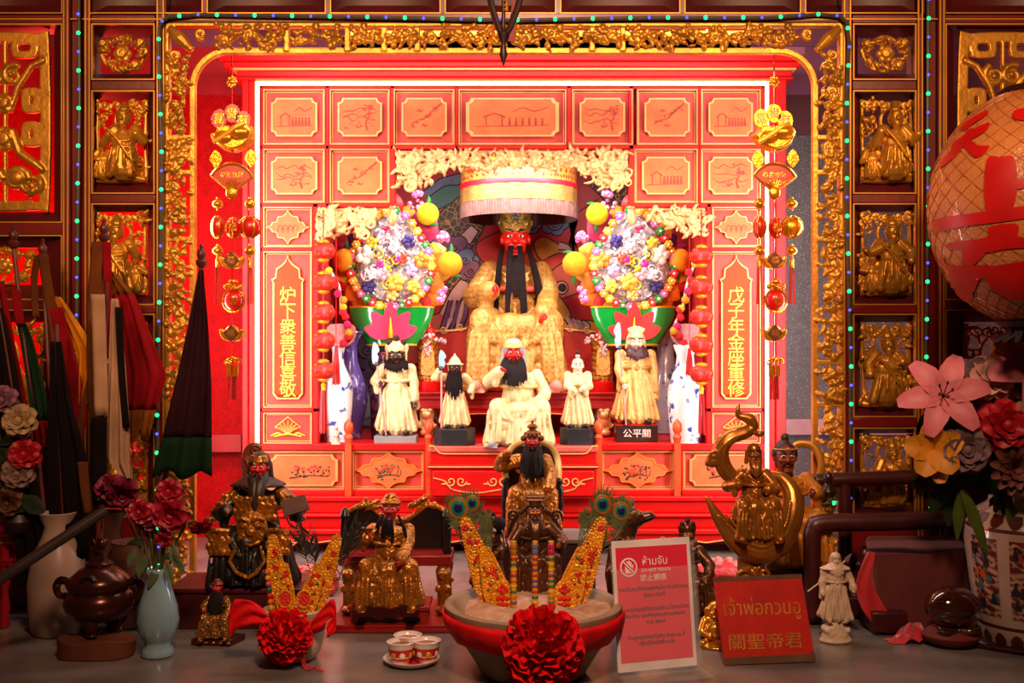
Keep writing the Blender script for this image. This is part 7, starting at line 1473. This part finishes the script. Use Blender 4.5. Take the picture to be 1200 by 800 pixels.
# ---------------------------------------------------------------- hanging ingot charms
CHG = M('shiny_charm_gold', '#e0901c', .25, .65, .12, 30, .3, 120); CHR = M('charm_red', '#c8140e', .3, 0, .1, 20, coat=.3); CHD = M('charm_ink', '#5a1c10', .5)
def charm(px, label):
    t = T('hanging_charm', label, 'hanging charm', px, 445, 3.36, group='hanging ingot charms at the arch corners'); m = AB(t); s0 = 272; X = lambda x: px + x
    cord = AB(t); cord.tube([(X(0), 0, 56), (X(0), 0, 440)], .9, 6); part(t, 'cord', cord, CHR)
    k = AB(t)
    for a in range(8): k.ell((X(4.6 * cos(a * pi / 4)), -1, 96 + 5 * sin(a * pi / 4)), (2.2, 1.4, 2.2), None, 7, 5)
    k.ell((X(0), -1, 96), (4, 2, 4)); part(t, 'knot_bead', k, CHG, voxel=.6, it=1)
    def ingot(cz, sc_, nm):
        g = AB(t); W = 15 * sc_
        g.prism([(X(x * W), cz + z * W) for x, z in c2([(-1, -.42), (-.5, -.2), (0, -.12), (.5, -.2), (1, -.42), (.92, .1), (.6, .5), (0, .62), (-.6, .5), (-.92, .1)], 3)], -5 * sc_, 5 * sc_, .9); g.ell((X(0), 0, cz - .2 * W), (W * .55, 5 * sc_, W * .5)); return part(t, nm, g, CHG, voxel=.8, it=1)
    # large ingot with three coins and ribbon
    b = AB(t); b.prism([(X(x), z) for x, z in c2([(-27, 160), (-20, 154), (-14, 146), (12, 150), (22, 146), (25, 158), (20, 170), (4, 178), (-12, 174)], 4)], -8, 8, .85); b.ell((X(10), -3, 156), (15, 10, 10)); b.ell((X(-8), -2, 162), (14, 9, 10)); i0 = part(t, 'big_ingot', b, CHG, voxel=.9, it=1)
    for j, (x, z, ch) in enumerate(((-15, 139, '富'), (0, 133, '貴'), (13, 141, '有'))):
        c = AB(t); c.lathe([(8.8, -1.5), (9.4, 0), (8.8, 1.5)], n=22); c.v = [(X(x) - t['_b'][0] + v[0], v[2] + 0 + 445 - t['_b'][1] - 0 if 0 else (v[2]), t['_b'][1] - z + v[1]) for v in [(vx, vy, vz - 445 + 445) for vx, vy, vz in c.v]] if 0 else c.v
        c = AB(t); c.prism([(X(x) + 9 * cos(a), z + 11 * sin(a)) for a in [q * pi / 12 for q in range(24)]], -1.5, 1.5); q_ = part(t, 'coin', c, CHG if px > 600 else CHR, bevel=.4)
        c = AB(t); c.text(ch, 14, X(x), z, -1.7, .5); part(q_, 'coin_lettering', c, CHR if px > 600 else CHG, root=t)
    rb_ = AB(t); rb_.tube(catm([(X(-20), -9, 168), (X(-6), -10, 160), (X(8), -11, 150), (X(16), -9, 146)], 5), 3, 8, .4, (0, 1, 0)); part(i0, 'ribbon', rb_, M('ribbon_yellow', '#e8b030', .35, .4), root=t)
    for x, z in ((-19, 185), (22, 184)):
        l = AB(t); l.prism([(X(x + u), z + v) for u, v in c2([(0, -9), (5, -4), (7, 2), (4, 8), (0, 12), (-4, 8), (-7, 2), (-5, -4)], 3)], -1, 1); 
        for q in range(4): l.tube([(X(x - 5 + q * .3), -1.3, z - 4 + 3.6 * q), (X(x), -1.6, z - 2 + 3.6 * q), (X(x + 5 - q * .3), -1.3, z - 4 + 3.6 * q)], .5, 4)
        part(t, 'leaf_charm', l, CHG)
    f = AB(t); arc = [(X(28 * cos(R(a))), 222 - 30 * sin(R(a))) for a in range(28, 153, 8)]; f.prism(arc + [(X(-5), 222), (X(5), 222)], -1.6, 1.6); fn = part(t, 'fan', f, CHR)
    f = AB(t); f.tube([(x, -2, z) for x, z in arc], 1.9, 6); f.tube([(arc[0][0], -2, arc[0][1]), (X(5), -2, 222)], 1.5, 6); f.tube([(arc[-1][0], -2, arc[-1][1]), (X(-5), -2, 222)], 1.5, 6); f.ell((X(0), -2, 226), (7, 2, 8))
    for q in range(7): a = R(45 + 15 * q); f.tube([(X(0), -2.2, 224), (X(13 * cos(a)), -2.2, 224 - 14 * sin(a))], .8, 5)
    part(fn, 'gold_trim', f, CHG, root=t); f = AB(t); f.text('恭喜發財', 7, X(0), 205, -1.8, .5)
    for q in range(5): f.tube([(X(-14 + 6 * q), -2, 215), (X(-11 + 6 * q), -2.2, 212), (X(-8 + 6 * q), -2, 215)], .6, 4)
    part(fn, 'gold_lettering', f, CHG, root=t)
    for x in (-17, 21):
        for z, r in ((239, 6), (294, 6)): o = AB(t); o.ell((X(x), 0, z), (r * 1.1, r, r * .9)); o.lathe([(1.5, z - 8), (2, z - 6), (3.5, z - 5)], (X(x), 0, 0), 10); o.ell((X(x), 0, z + 6), (1.5, 1.5, 2)); part(t, 'gold_bead', o, CHG)
        o = AB(t); o.ell((X(x), 0, 266), (7.5, 7, 13)) if x < 0 else o.ell((X(x), 0, 266), (13, 7, 12)); q_ = part(t, 'red_drop', o, CHR if px < 600 or x < 0 else CHG)
        g = AB(t); r_x = 7.7 if x < 0 else 13.2
        for a in (0, 1.05, 2.1): g.tube([(X(x + r_x * sin(q * pi / 10) * cos(a)), -7.2 * sin(q * pi / 10) * abs(sin(a)) - .2 - (0 if a else 0), 266 + 13 * cos(q * pi / 10)) for q in range(21)], .8, 5)
        part(q_, 'gold_filigree', g, CHG, root=t)
        k = AB(t); k.lathe([(1, 302), (2.6, 304), (2.6, 314)], (X(x), 0, 0), 10); q_ = part(t, 'tassel_cap', k, CHG)
        g = AB(t); r_ = random.Random(3)
        for q in range(14): a = r_.uniform(0, 6.28); g.tube([(X(x + 2 * cos(a)), 2 * sin(a), 313), (X(x + 2.8 * cos(a)), 2.8 * sin(a), 335), (X(x + 3.2 * cos(a)), 3 * sin(a), 356)], .8, 4)
        part(q_, 'tassel', g, M('red_silk', '#c4101c'), root=t)
    o = AB(t); o.ell((X(2), 0, 267), (9, 7, 12)); q_ = part(t, 'red_drop', o, CHR); g = AB(t)
    for a in (.3, 1.57, 2.8): g.tube([(X(2 + 9.2 * sin(q * pi / 10) * cos(a)), -7.4 * sin(q * pi / 10) * abs(sin(a)) - .2, 267 + 12.2 * cos(q * pi / 10)) for q in range(11)], .8, 5)
    g.text('福', 11, X(2), 267, -7.6, .6); part(q_, 'gold_lettering', g, CHG, root=t)
    for cz in (306, 391):
        i1 = ingot(cz, 1.0, 'ingot'); g = AB(t); g.prism([(X(0), cz - 11), (X(9), cz - 1), (X(0), cz + 9), (X(-9), cz - 1)], -6.6, -5.6); g2 = part(i1, 'dark_diamond', g, CHD, root=t); g = AB(t); g.text('福', 10, X(0), cz - 1, -6.8, .4); part(i1, 'gold_lettering', g, CHG, root=t)
    o = AB(t); o.ell((X(2), 0, 352), (12, 8, 13)); q_ = part(t, 'money_bag', o, CHR); g = AB(t); g.tube([(X(2 + 12.5 * cos(a)), -1.5, 352 + 13.5 * sin(a)) for a in [q * pi / 12 for q in range(25)]], 1.4, 6)
    for q in range(9): g.ell((X(-7 + 2.2 * q), -3, 336 - 2 * sin(q * .8)), (2.6, 3, 3)); 
    g.ell((X(2), -3, 330), (6, 3, 3)); g.text('福', 10, X(3), 353, -8.4, .6); part(q_, 'gold_trim', g, CHG, root=t)
    g = AB(t)
    for q in range(5): scroll(g, X(-6 + 3.5 * q), 421 + abs(q - 2) * 1.5, 3.6, q, 1.2, 1.2, -1)
    g.box(X(-6), X(-.6), -2, 2, 428, 441); g.box(X(1.4), X(7), -2, 2, 428, 441); part(t, 'double_plaque', g, CHG)
    g = AB(t); r_ = random.Random(5)
    for q in range(16): x = r_.uniform(-4, 5); g.tube([(X(x), 0, 441), (X(x + r_.uniform(-1, 1)), 0, 468)], .8, 4)
    part(t, 'tassel', g, M('red_silk', '#c4101c')); return t
charm(272, 'red and gold hanging charm of ingots and fan, on the flags side'); charm(907, 'gold hanging charm of ingots and fan, on the lantern side')
# ---------------------------------------------------------------- iron lamp finial above
il = T('iron_lamp', 'dark iron hanging lamp with a pointed spear finial, above the shrine lintel', 'lamp', 590, 78, 2.5)
m = AB(il); m.lathe([(.3, 78), (5, 64), (3.2, 56), (2.4, 52), (6.5, 44), (7, 40), (3.5, 36), (2.2, 30), (2.2, -60)], (590, 0, 0), 14); part(il, 'spear_finial', m, DARKW)
for x0, x1 in ((588, 574), (592, 610)): m = AB(il); m.tube(catm([(x0, 0, 42), ((x0 * .6 + x1 * .4), 0, 28), (x1, 0, -6), (x1 + (x1 - x0) * .3, 0, -70)], 5), [3, 4, 4, 4], 8); part(il, 'arm', m, DARKW)
m = AB(il); m.tube([(594, -4, 2 + 6 * 0), (594, -4, 14)], 1.6, 6); [m.ell((592, -5, z), 2, None, 8, 6) for z in (2, 8, 13)]; part(il, 'brass_beads', m, GILT)
m = AB(il); m.tube([(598, 2, 48), (602, 2, 20), (608, 2, -20), (612, 2, -70)], 5, 6, .3, (0, 1, 0)); part(il, 'red_ribbon', m, M('dark_ribbon', '#7a0f10', .6)); m = AB(il); m.tube([(590, 0, -60), (590, 0, -560)], 2, 6); part(il, 'chain', m, DARKW)
# ---------------------------------------------------------------- vessels, flags and flowers at the flag end of the table
wv = TT('ceramic_vase', 'tall dirty white ceramic vase holding the flag poles, behind the bronze censer', 'vase', 68, 741); WHT = M('stained_white_glaze', '#a88a76', .3, 0, .2, 8, col2='#5c3c28', pk='noise', ps=9, thr=.66, edge=.1)
m = MB(); m.lathe([(27, 0), (29, 2), (33, 30), (34, 60), (28, 92), (18, 112), (15, 124), (22, 140), (20, 141), (13, 124), (14, 112)], n=36); part(wv, 'body', m, WHT, smooth=60)
bb = TT('bronze_vase', 'brown bronze flared vase standing behind the censer', 'vase', 124, 724); m = MB(); m.lathe([(24, 0), (26, 3), (24, 24), (20, 60), (17, 90), (18, 110), (22, 124), (20, 124), (15, 108), (15, 60)], n=30); part(bb, 'body', m, M('brown_patina', '#4e2c1a', .45, .35, .3, 12), smooth=60)
bs_ = TT('brown_jar', 'brown basket-textured jar just behind the pale blue vase', 'jar', 155, 732); m = MB(); m.lathe([(24, 0), (27, 3), (30, 40), (27, 74), (22, 92), (24, 98), (21, 98), (19, 88), (20, 60)], n=30); part(bs_, 'body', m, M('wicker_brown', '#5c3018', .6, 0, .3, 10, .6, 60, 'wavez'), smooth=60)
cn_ = TT('bronze_censer', 'three-footed bronze censer with lion lid and curled handles on a wood slab', 'censer', 116, 766); BRZ = M('dark_red_bronze', '#4a2216', .25, .6, .3, 14)
sl = TT('wood_slab', 'rough cut wooden slab under the bronze censer', 'slab', 115, 768); m = MB(); o = c2([(-40, -18), (-10, -24), (24, -22), (40, -8), (38, 12), (12, 20), (-24, 20), (-42, 4)], 3); nn = len(o); m.add([(x, y, 0) for x, y in o] + [(x * 1.02 + 1, y, 21 + 3 * sin(x * .1)) for x, y in o], [tuple(range(nn)), tuple(range(2 * nn - 1, nn - 1, -1))] + [(k, (k + 1) % nn, nn + (k + 1) % nn, nn + k) for k in range(nn)]); part(sl, 'slab', m, M('rough_wood', '#5c2c16', .6, 0, .35, 9, .3, 40), bevel=1)
cn_.location.z += 24.5 * S(cn_)
for k in range(3): a = R(-90 + 120 * k); m = MB(); m.tube(catm([(20 * cos(a), 20 * sin(a), 24), (25 * cos(a), 25 * sin(a), 14), (20 * cos(a), 20 * sin(a), 6), (22 * cos(a), 22 * sin(a), 0)], 4), [9, 7, 5, 6], 10); part(cn_, 'foot', m, BRZ)
m = MB(); m.lathe([(14, 16), (30, 20), (38, 30), (40, 38), (37, 46), (33, 50), (35, 54), (36, 56), (33, 57), (29, 50), (24, 40)], n=40); part(cn_, 'bowl', m, BRZ, smooth=60)
m = MB(); m.lathe([(36, 56), (37, 58), (33, 66), (22, 76), (14, 79), (16, 82), (12, 85), (3, 86)], n=40); ld_ = part(cn_, 'lid', m, BRZ, smooth=60)
m = MB(); m.tube(catm([(-8, -33, 68), (-4, -32, 72), (4, -32, 72), (8, -33, 68)], 4), 2.6, 8); part(ld_, 'lid_slot', m, BLKR, root=cn_)
m = MB(); m.ell((0, 0, 98), (9, 7, 7)); m.ell((5, -4, 106), (6, 6, 6)); m.ell((-8, 2, 104), (3, 3, 6))
for x in (-6, 5): m.cap((x, -3, 95), (x, -4, 86), 3, 2.6)
for k in range(6): m.ell((5 + 5 * cos(k), -3 + 3 * sin(k), 108 + 2 * sin(k * 2)), 2.4, None, 7, 5)
part(ld_, 'lion_knob', m, BRZ, root=cn_, voxel=1, it=1)
for sd in (-1, 1): m = MB(); m.tube(catm([(sd * 34, 0, 44), (sd * 46, 0, 44), (sd * 50, 0, 54), (sd * 44, 0, 62), (sd * 33, 0, 58)], 5), [4, 4, 4.6, 5, 4], 8, 1.0); part(cn_, 'handle', m, BRZ)
bv = TT('blue_glass_vase', 'pale blue glossy twisted vase holding red roses', 'vase', 185, 768); BLG = M('pale_blue_glaze', '#7c98a0', .12, 0, .12, 14, coat=.7)
tw = lambda a, z: 1 + .03 * sin(12 * a + z * .16) * (1 if 20 < z < 90 else .2)
m = MB(); m.lathe([(18, 0), (19, 2), (18, 8), (14, 14), (16, 18), (22, 28), (24, 42), (22, 58), (17, 74), (13, 88), (12, 94), (16, 103), (14.5, 103), (10, 92), (9, 80)], n=60, wob=tw); part(bv, 'body', m, BLG, smooth=180)
rs = T('rose_bunch', 'bunch of drooping red roses in the pale blue vase', 'flowers', loc=bv.location + Vector((0, 0, 92 * S(bv)))); rs['_s'] = S(bv)
RM = M('rose_red', '#a00c24', .5, 0, .25, 20); RPK = M('rose_maroon', '#7a1230', .5, 0, .25, 20); SEP = M('sepal_green', '#6a7a20', .5, 0, .2, 20); q0 = lambda px, py: (px - 185, 676 - py)
heads = [(132, 568, 18, RPK, (-.4, -.6, .6)), (150, 574, 22, RPK, (.3, -.8, -.5)), (172, 597, 17, RM, (-.1, -1, .2)), (203, 574, 17, RM, (.1, -1, .2)), (206, 600, 24, RM, (.1, -1, -.2)), (242, 612, 15, RM, (.3, -.4, -1)), (180, 606, 16, RPK, (-.2, -1, 0)), (198, 628, 11, RM, (0, -1, -.4))]
m = MB()
for i, (px, py, r, mt, d) in enumerate(heads):
    x, z = q0(px, py); y = -14 - 3 * (i % 3); m.tube(bez((x * .08, 0, -60), (x * .1, 0, 10), (x * .55, y * .4, z + 22 if px > 230 else z * .7), (x, y, z)), 1.6, 6)
part(rs, 'stems', m, M('stem_olive', '#3c4418', .6))
for i, (px, py, r, mt, d) in enumerate(heads):
    x, z = q0(px, py); o = rose_flower(rs, rs, (x, -16 - 3 * (i % 3), z), r * .9, mt, d, 'rose', i)
    m = MB(); dv = -Vector(d).normalized(); petals(m, Vector((x, -16 - 3 * (i % 3), z)) + dv * r * .1, dv, 5, r * 1.0, r * .16, .5, rng, 1.2, i, .2); part(o, 'sepals', m, SEP, smooth=180, root=rs)
leaves(rs, rs, [(a_, b_, c_, d_ * .72, e_ * .62, f_, g_) for a_, b_, c_, d_, e_, f_, g_ in [(-6, -8, 22, 30, 7, -2.4, 6), (4, -12, 14, 28, 8, -2.0, 4), (10, -10, 24, 30, 8, .6, 14), (16, -12, 30, 34, 9, -.5, 10), (-14, -10, 40, 34, 9, 2.4, 16), (-10, -16, 30, 30, 10, -1.8, 4), (20, -10, 40, 30, 8, -1.3, 4), (-22, -12, 36, 26, 8, -1.9, 2), (14, -14, 20, 28, 8, -1.1, 3)]], M('rose_leaf', '#3a4a1c', .5, 0, .3, 20))
tb_ = T('metal_handrail', 'straight grey metal handrail tube slanting across in front of the white vase', 'handrail', loc=P(57, 642, 2.62)); tb_['_s'] = 2.62 / F; m = MB(); m.tube([(-192, -80, -132), (56, 30, 40)], 6.5, 16); part(tb_, 'tube', m, M('grey_tube', '#4a3a36', .4, .3))
m = MB(); m.tube([(53.5, 28.9, 38.3), (56.5, 30.3, 40.4)], 5, 16); part(tb_, 'bore', m, BLKR)
rk = T('red_rack', 'bright red lacquered stand with turned legs at the flag end of the table', 'stand', loc=(P(-14, 0, 3.05).x, 3.05, TZ)); rk['_s'] = 3.05 / F
for z0, z1, w_ in ((104, 112, 48), (96, 104, 44), (72, 80, 42)): m = MB(); m.box(-w_, w_, -20, 24, z0, z1); q_ = part(rk, 'rail', m, DRED, bevel=.8)
m = MB(); [m.box(-45, 45, -21, -20, z, z + 1.4) for z in (99, 107)]; part(rk, 'gold_line', m, GLINE)
for x in (-34, 26): m = MB(); m.lathe([(5, 0), (6, 4), (4, 12), (6.5, 24), (4.5, 34), (4, 44), (6.5, 54), (4, 64), (5, 72), (5, 96)], (x, -14, 0), 14); part(rk, 'turned_leg', m, M('bright_leg_red', '#9a1014', .35))
lb_ = T('side_bouquet', 'dusty bouquet of dried white flowers and a red rose above the red lacquered stand', 'bouquet', loc=(P(6, 0, 2.9).x, 2.98, TZ + 114 * 3.05 / F)); lb_['_s'] = 2.9 / F; z0_ = 400 + (CZ - lb_.location.z) * F / 2.9; W_ = lambda px, py, d=-20: (px - 6, d, z0_ - py)
m = MB(); m.lathe([(14, 0), (16, 2), (20, 14), (14, 26), (11, 30)], n=24); part(lb_, 'vase', m, M('dark_pot', '#2a1410', .4))
leaves(lb_, lb_, [(rng.uniform(-40, 14), rng.uniform(-16, 10), rng.uniform(20, 110), rng.uniform(24, 40), rng.uniform(6, 11), rng.uniform(0, 6.28), rng.uniform(0, 10)) for k in range(22)], LG)
rose_flower(lb_, lb_, W_(22, 534), 19, RDP, (.2, -1, .2), seed=51); rose_flower(lb_, lb_, W_(14, 556), 19, M('ash_petal', '#8a6a5c', .65), (.2, -1, 0), seed=52); rose_flower(lb_, lb_, W_(16, 494), 20, M('dried_cream_petal', '#a8845c', .7), (.2, -1, .2), seed=53); rose_flower(lb_, lb_, W_(2, 590), 18, M('dried_brown_petal', '#6a3a1c', .7), (.2, -1, -.2), seed=54); rose_flower(lb_, lb_, W_(-4, 470), 18, M('mauve_petal', '#7a4a5c', .65), (.2, -1, .2), seed=55)
m = MB()
for k in range(7): x = rng.uniform(-24, 16); m.tube(bez((x * .2, 0, 6), (x * .3, -2, 60), (x, -8, 90), (x, -14, rng.uniform(60, 130))), 1.4, 5)
part(lb_, 'stems', m, LG)
# flags: poles leaning out of the vases, each with its own hanging cloth
def flag(label, top, bot, Yt, Yb, cols, hang, finial=True, streamers=(), pole='#5a1a14', r=2.6):
    """top/bot: pole ends in the photograph; hang: polygon rows (x0, x1, y) of the cloth from top to bottom"""
    a, b = P(*top, Yt), P(*bot, Yb); t = T('ceremonial_flag', label, 'flag', loc=b, group='ceremonial flags in the vases'); s = Yt / F; t['_s'] = s; q = (a - b) / s; m = MB(); m.tube([(0, 0, 0), q], r, 8); part(t, 'pole', m, M('pole_' + pole[1:], pole, .5))
    if finial: m = MB(); m.lathe([(2.4, -2), (6, 2), (6.5, 6), (3.5, 9), (5.5, 13), (5, 17), (2, 21), (2.4, 24), (.4, 27)], tuple(q), 14); part(t, 'finial', m, M('finial_wood', '#4a1512', .45))
    L = lambda px, py: Vector(((P(px, py, Yt).x - b.x) / s, q.y - 4, (P(px, py, Yt).z - b.z) / s))
    rr_ = random.Random(int(top[0] * 7)); ph = rr_.uniform(0, 6); NJ = 13
    ys = [h[2] for h in hang]; segs = []
    def row(y):
        x0 = np.interp(y, ys, [h[0] for h in hang]); x1 = np.interp(y, ys, [h[1] for h in hang]); f = (y - ys[0]) / (ys[-1] - ys[0]); return [L(x0 + (x1 - x0) * j / (NJ - 1), y + (5 * sin(j * .9 + ph) if f > .97 else 0)) + Vector((0, (3 + 4 * f) * sin(j * 1.25 + ph + f * 1.5), 0)) for j in range(NJ)]
    edges = [ys[0]] + [c[1] for c in cols[:-1]] + [ys[-1]]
    first = None
    for (mat, _), y0, y1 in zip(cols, edges, edges[1:]):
        n = max(3, int((y1 - y0) / 9)); m = MB(); m.sheet([row(y0 + (y1 - y0) * i / n) for i in range(n + 1)], .8); first = part(t, 'cloth' if mat == cols[0][0] else 'cloth_border', m, mat, smooth=180)
    for pts, w_, mat in streamers:
        m = MB(); pp = catm([L(*p) + Vector((0, -5, 0)) for p in pts], 5); m.sheet([[p + Vector((w_ * e, 1.5 * sin(e * 3), 0)) for e in (-1, -.5, 0, .5, 1)] for p in pp], .6); part(t, 'streamer', m, mat, smooth=180)
    return t
fb = lambda n, h: M('flag_' + n, h, .9, 0, .3, 9, .3, 160, 'wave', spec=.08)
MAR, GRN, REDF, OCH, WHF, YLF, DKF, TAN = fb('maroon', '#2a1018'), fb('green', '#142a18'), fb('red', '#780a12'), fb('ochre', '#6e3c0c'), fb('white', '#a07a60'), fb('yellow', '#b06a0e'), fb('dark', '#140c0b'), fb('tan', '#5c3016')
flag('maroon flag with green hem on a leaning red pole, closest to the shrine opening', (236, 312), (160, 700), 3.0, 3.0, [(MAR, 512), (GRN, 0)], [(234, 240, 316), (222, 246, 380), (206, 250, 450), (192, 250, 512), (180, 250, 556)])
flag('red flag with ochre border hanging below the second carved panel', (122, 282), (118, 700), 3.06, 3.02, [(OCH, 345), (REDF, 480), (OCH, 0)], [(128, 134, 318), (136, 158, 345), (148, 196, 440), (150, 184, 480), (152, 176, 512)], streamers=[([(118, 284), (114, 340), (112, 420), (116, 500)], 7, TAN), ([(128, 284), (130, 340), (134, 420)], 5, REDF)])
flag('cream white flag hanging in a long fold between the red flag and the yellow flag', (126, 330), (112, 702), 2.94, 3.0, [(WHF, 0)], [(132, 139, 350), (128, 148, 430), (125, 153, 500), (124, 155, 540), (154, 157, 568)], finial=False, streamers=[([(118, 345), (120, 400), (122, 486)], 8, WHF), ([(142, 360), (146, 440), (151, 500)], 4, DKF), ([(120, 488), (119, 540), (122, 590)], 9, DKF)])
flag('yellow and red flag on a short pole, between the tan streamers and the cream flag', (50, 306), (72, 700), 3.08, 3.0, [(YLF, 0)], [(66, 72, 348), (82, 100, 390), (90, 112, 412), (94, 102, 470)], streamers=[([(48, 300), (44, 330), (46, 372)], 4, TAN), ([(54, 300), (60, 340), (68, 390), (72, 440)], 6, TAN), ([(68, 360), (84, 420), (96, 480), (90, 520)], 9, REDF), ([(110, 440), (100, 480), (94, 530)], 3.5, TAN)])
flag('dark green flag with red tail beside the yellow flag', (16, 290), (64, 702), 3.02, 3.0, [(GRN, 492), (REDF, 0)], [(18, 26, 362), (26, 42, 400), (38, 58, 470), (42, 60, 492), (46, 68, 518)], streamers=[([(4, 330), (16, 400), (30, 470), (40, 560)], 5, REDF), ([(22, 340), (24, 360), (28, 380)], 5, REDF)])
flag('dark furled flag hanging nearest the dusty bouquet', (-6, 330), (58, 702), 2.98, 2.98, [(DKF, 0)], [(-8, 4, 360), (-6, 20, 430), (6, 34, 520), (20, 50, 600), (26, 60, 690)], finial=False)
flag('blackish furled flag in the middle of the flag bundle', (66, 380), (78, 702), 2.97, 2.98, [(DKF, 0)], [(62, 74, 400), (60, 84, 470), (58, 104, 540), (62, 110, 600), (66, 100, 650)], finial=False, streamers=[([(100, 540), (103, 570), (108, 600)], 6, TAN)])
# nothing is sunk into the table top
for o in list(COL.objects):
    if o.parent is None and o.type == 'EMPTY' and abs(o.location.z - TZ) < .0015 and o.name != 'altar_table' and not o.name.startswith('carved_screen'): o.location.z = TZ + .0012
# ---------------------------------------------------------------- camera, world, lights
cam = bpy.data.cameras.new('camera'); co_ = bpy.data.objects.new('camera', cam); COL.objects.link(co_)
cam.sensor_width = 36; cam.lens = 36 * F / 1200; co_.location = (0, 0, CZ); co_.rotation_euler = (pi / 2, 0, 0); SC.camera = co_
w = bpy.data.worlds.new('world'); SC.world = w; w.use_nodes = True
w.node_tree.nodes['Background'].inputs['Color'].default_value = (1, .42, .28, 1); w.node_tree.nodes['Background'].inputs['Strength'].default_value = .06
def lamp(name, kind, loc, energy, col, size=.3, rot=None, sy=None, target=None, spot=None):
    l = bpy.data.lights.new(name, kind); l.energy = energy; l.color = col
    if kind == 'AREA':
        l.size = size
        if sy: l.shape = 'RECTANGLE'; l.size_y = sy
    else: l.shadow_soft_size = size
    if spot: l.spot_size = R(spot); l.spot_blend = .8
    o = bpy.data.objects.new(name, l); COL.objects.link(o); o.location = loc
    if target: o.rotation_euler = (Vector(target) - Vector(loc)).to_track_quat('-Z', 'Y').to_euler()
    elif rot: o.rotation_euler = rot
    return o
lamp('niche_light', 'AREA', (0, 4.2, P(0, 182, 4.2).z), 13, (1, .94, .88), .9, sy=.12, target=(0, 4.6, 1.2))
lamp('shrine_lintel_light', 'AREA', (0, 3.42, 2.72), 28, (1, .8, .75), 2.0, sy=.15, target=(0, 4.2, 1.7))
for sx in (-1, 1): lamp('added_side_fill', 'AREA', (sx * 1.12, 3.42, 1.75), 21, (1, .9, .86), .2, sy=1.2, target=(-sx * .05, 4.6, 1.65))  # added fill lamps behind the arch sides, brightening the statues from the front
lamp('red_lamp_left', 'POINT', (-1.75, 3.9, 1.9), 40, (1, .04, .03), .1)
lamp('red_lamp_right', 'POINT', (1.85, 3.9, 1.3), 5, (1, .15, .15), .1)
for sx in (-1, 1): lamp('hall_lamp', 'SPOT', (sx * 1.2, .5, 3.0), 250, (1, .58, .28), .2, target=(sx * 1.2, 3.25, 2.55), spot=60)
lamp('hall_lamp_centre', 'SPOT', (.1, .6, 3.2), 310, (1, .6, .38), .2, target=(.0, 3.1, 1.5), spot=66)
SC.view_settings.view_transform = 'Standard'; SC.view_settings.look = 'None'; SC.view_settings.gamma = 1; SC.view_settings.use_curve_mapping = False
SC.view_settings.exposure = 0.0
SC.cycles.use_denoising = True; SC.cycles.max_bounces = 5; SC.cycles.diffuse_bounces = 3; SC.cycles.glossy_bounces = 3; SC.cycles.transmission_bounces = 4; SC.cycles.caustics_reflective = False; SC.cycles.caustics_refractive = False; SC.cycles.sample_clamp_indirect = 4
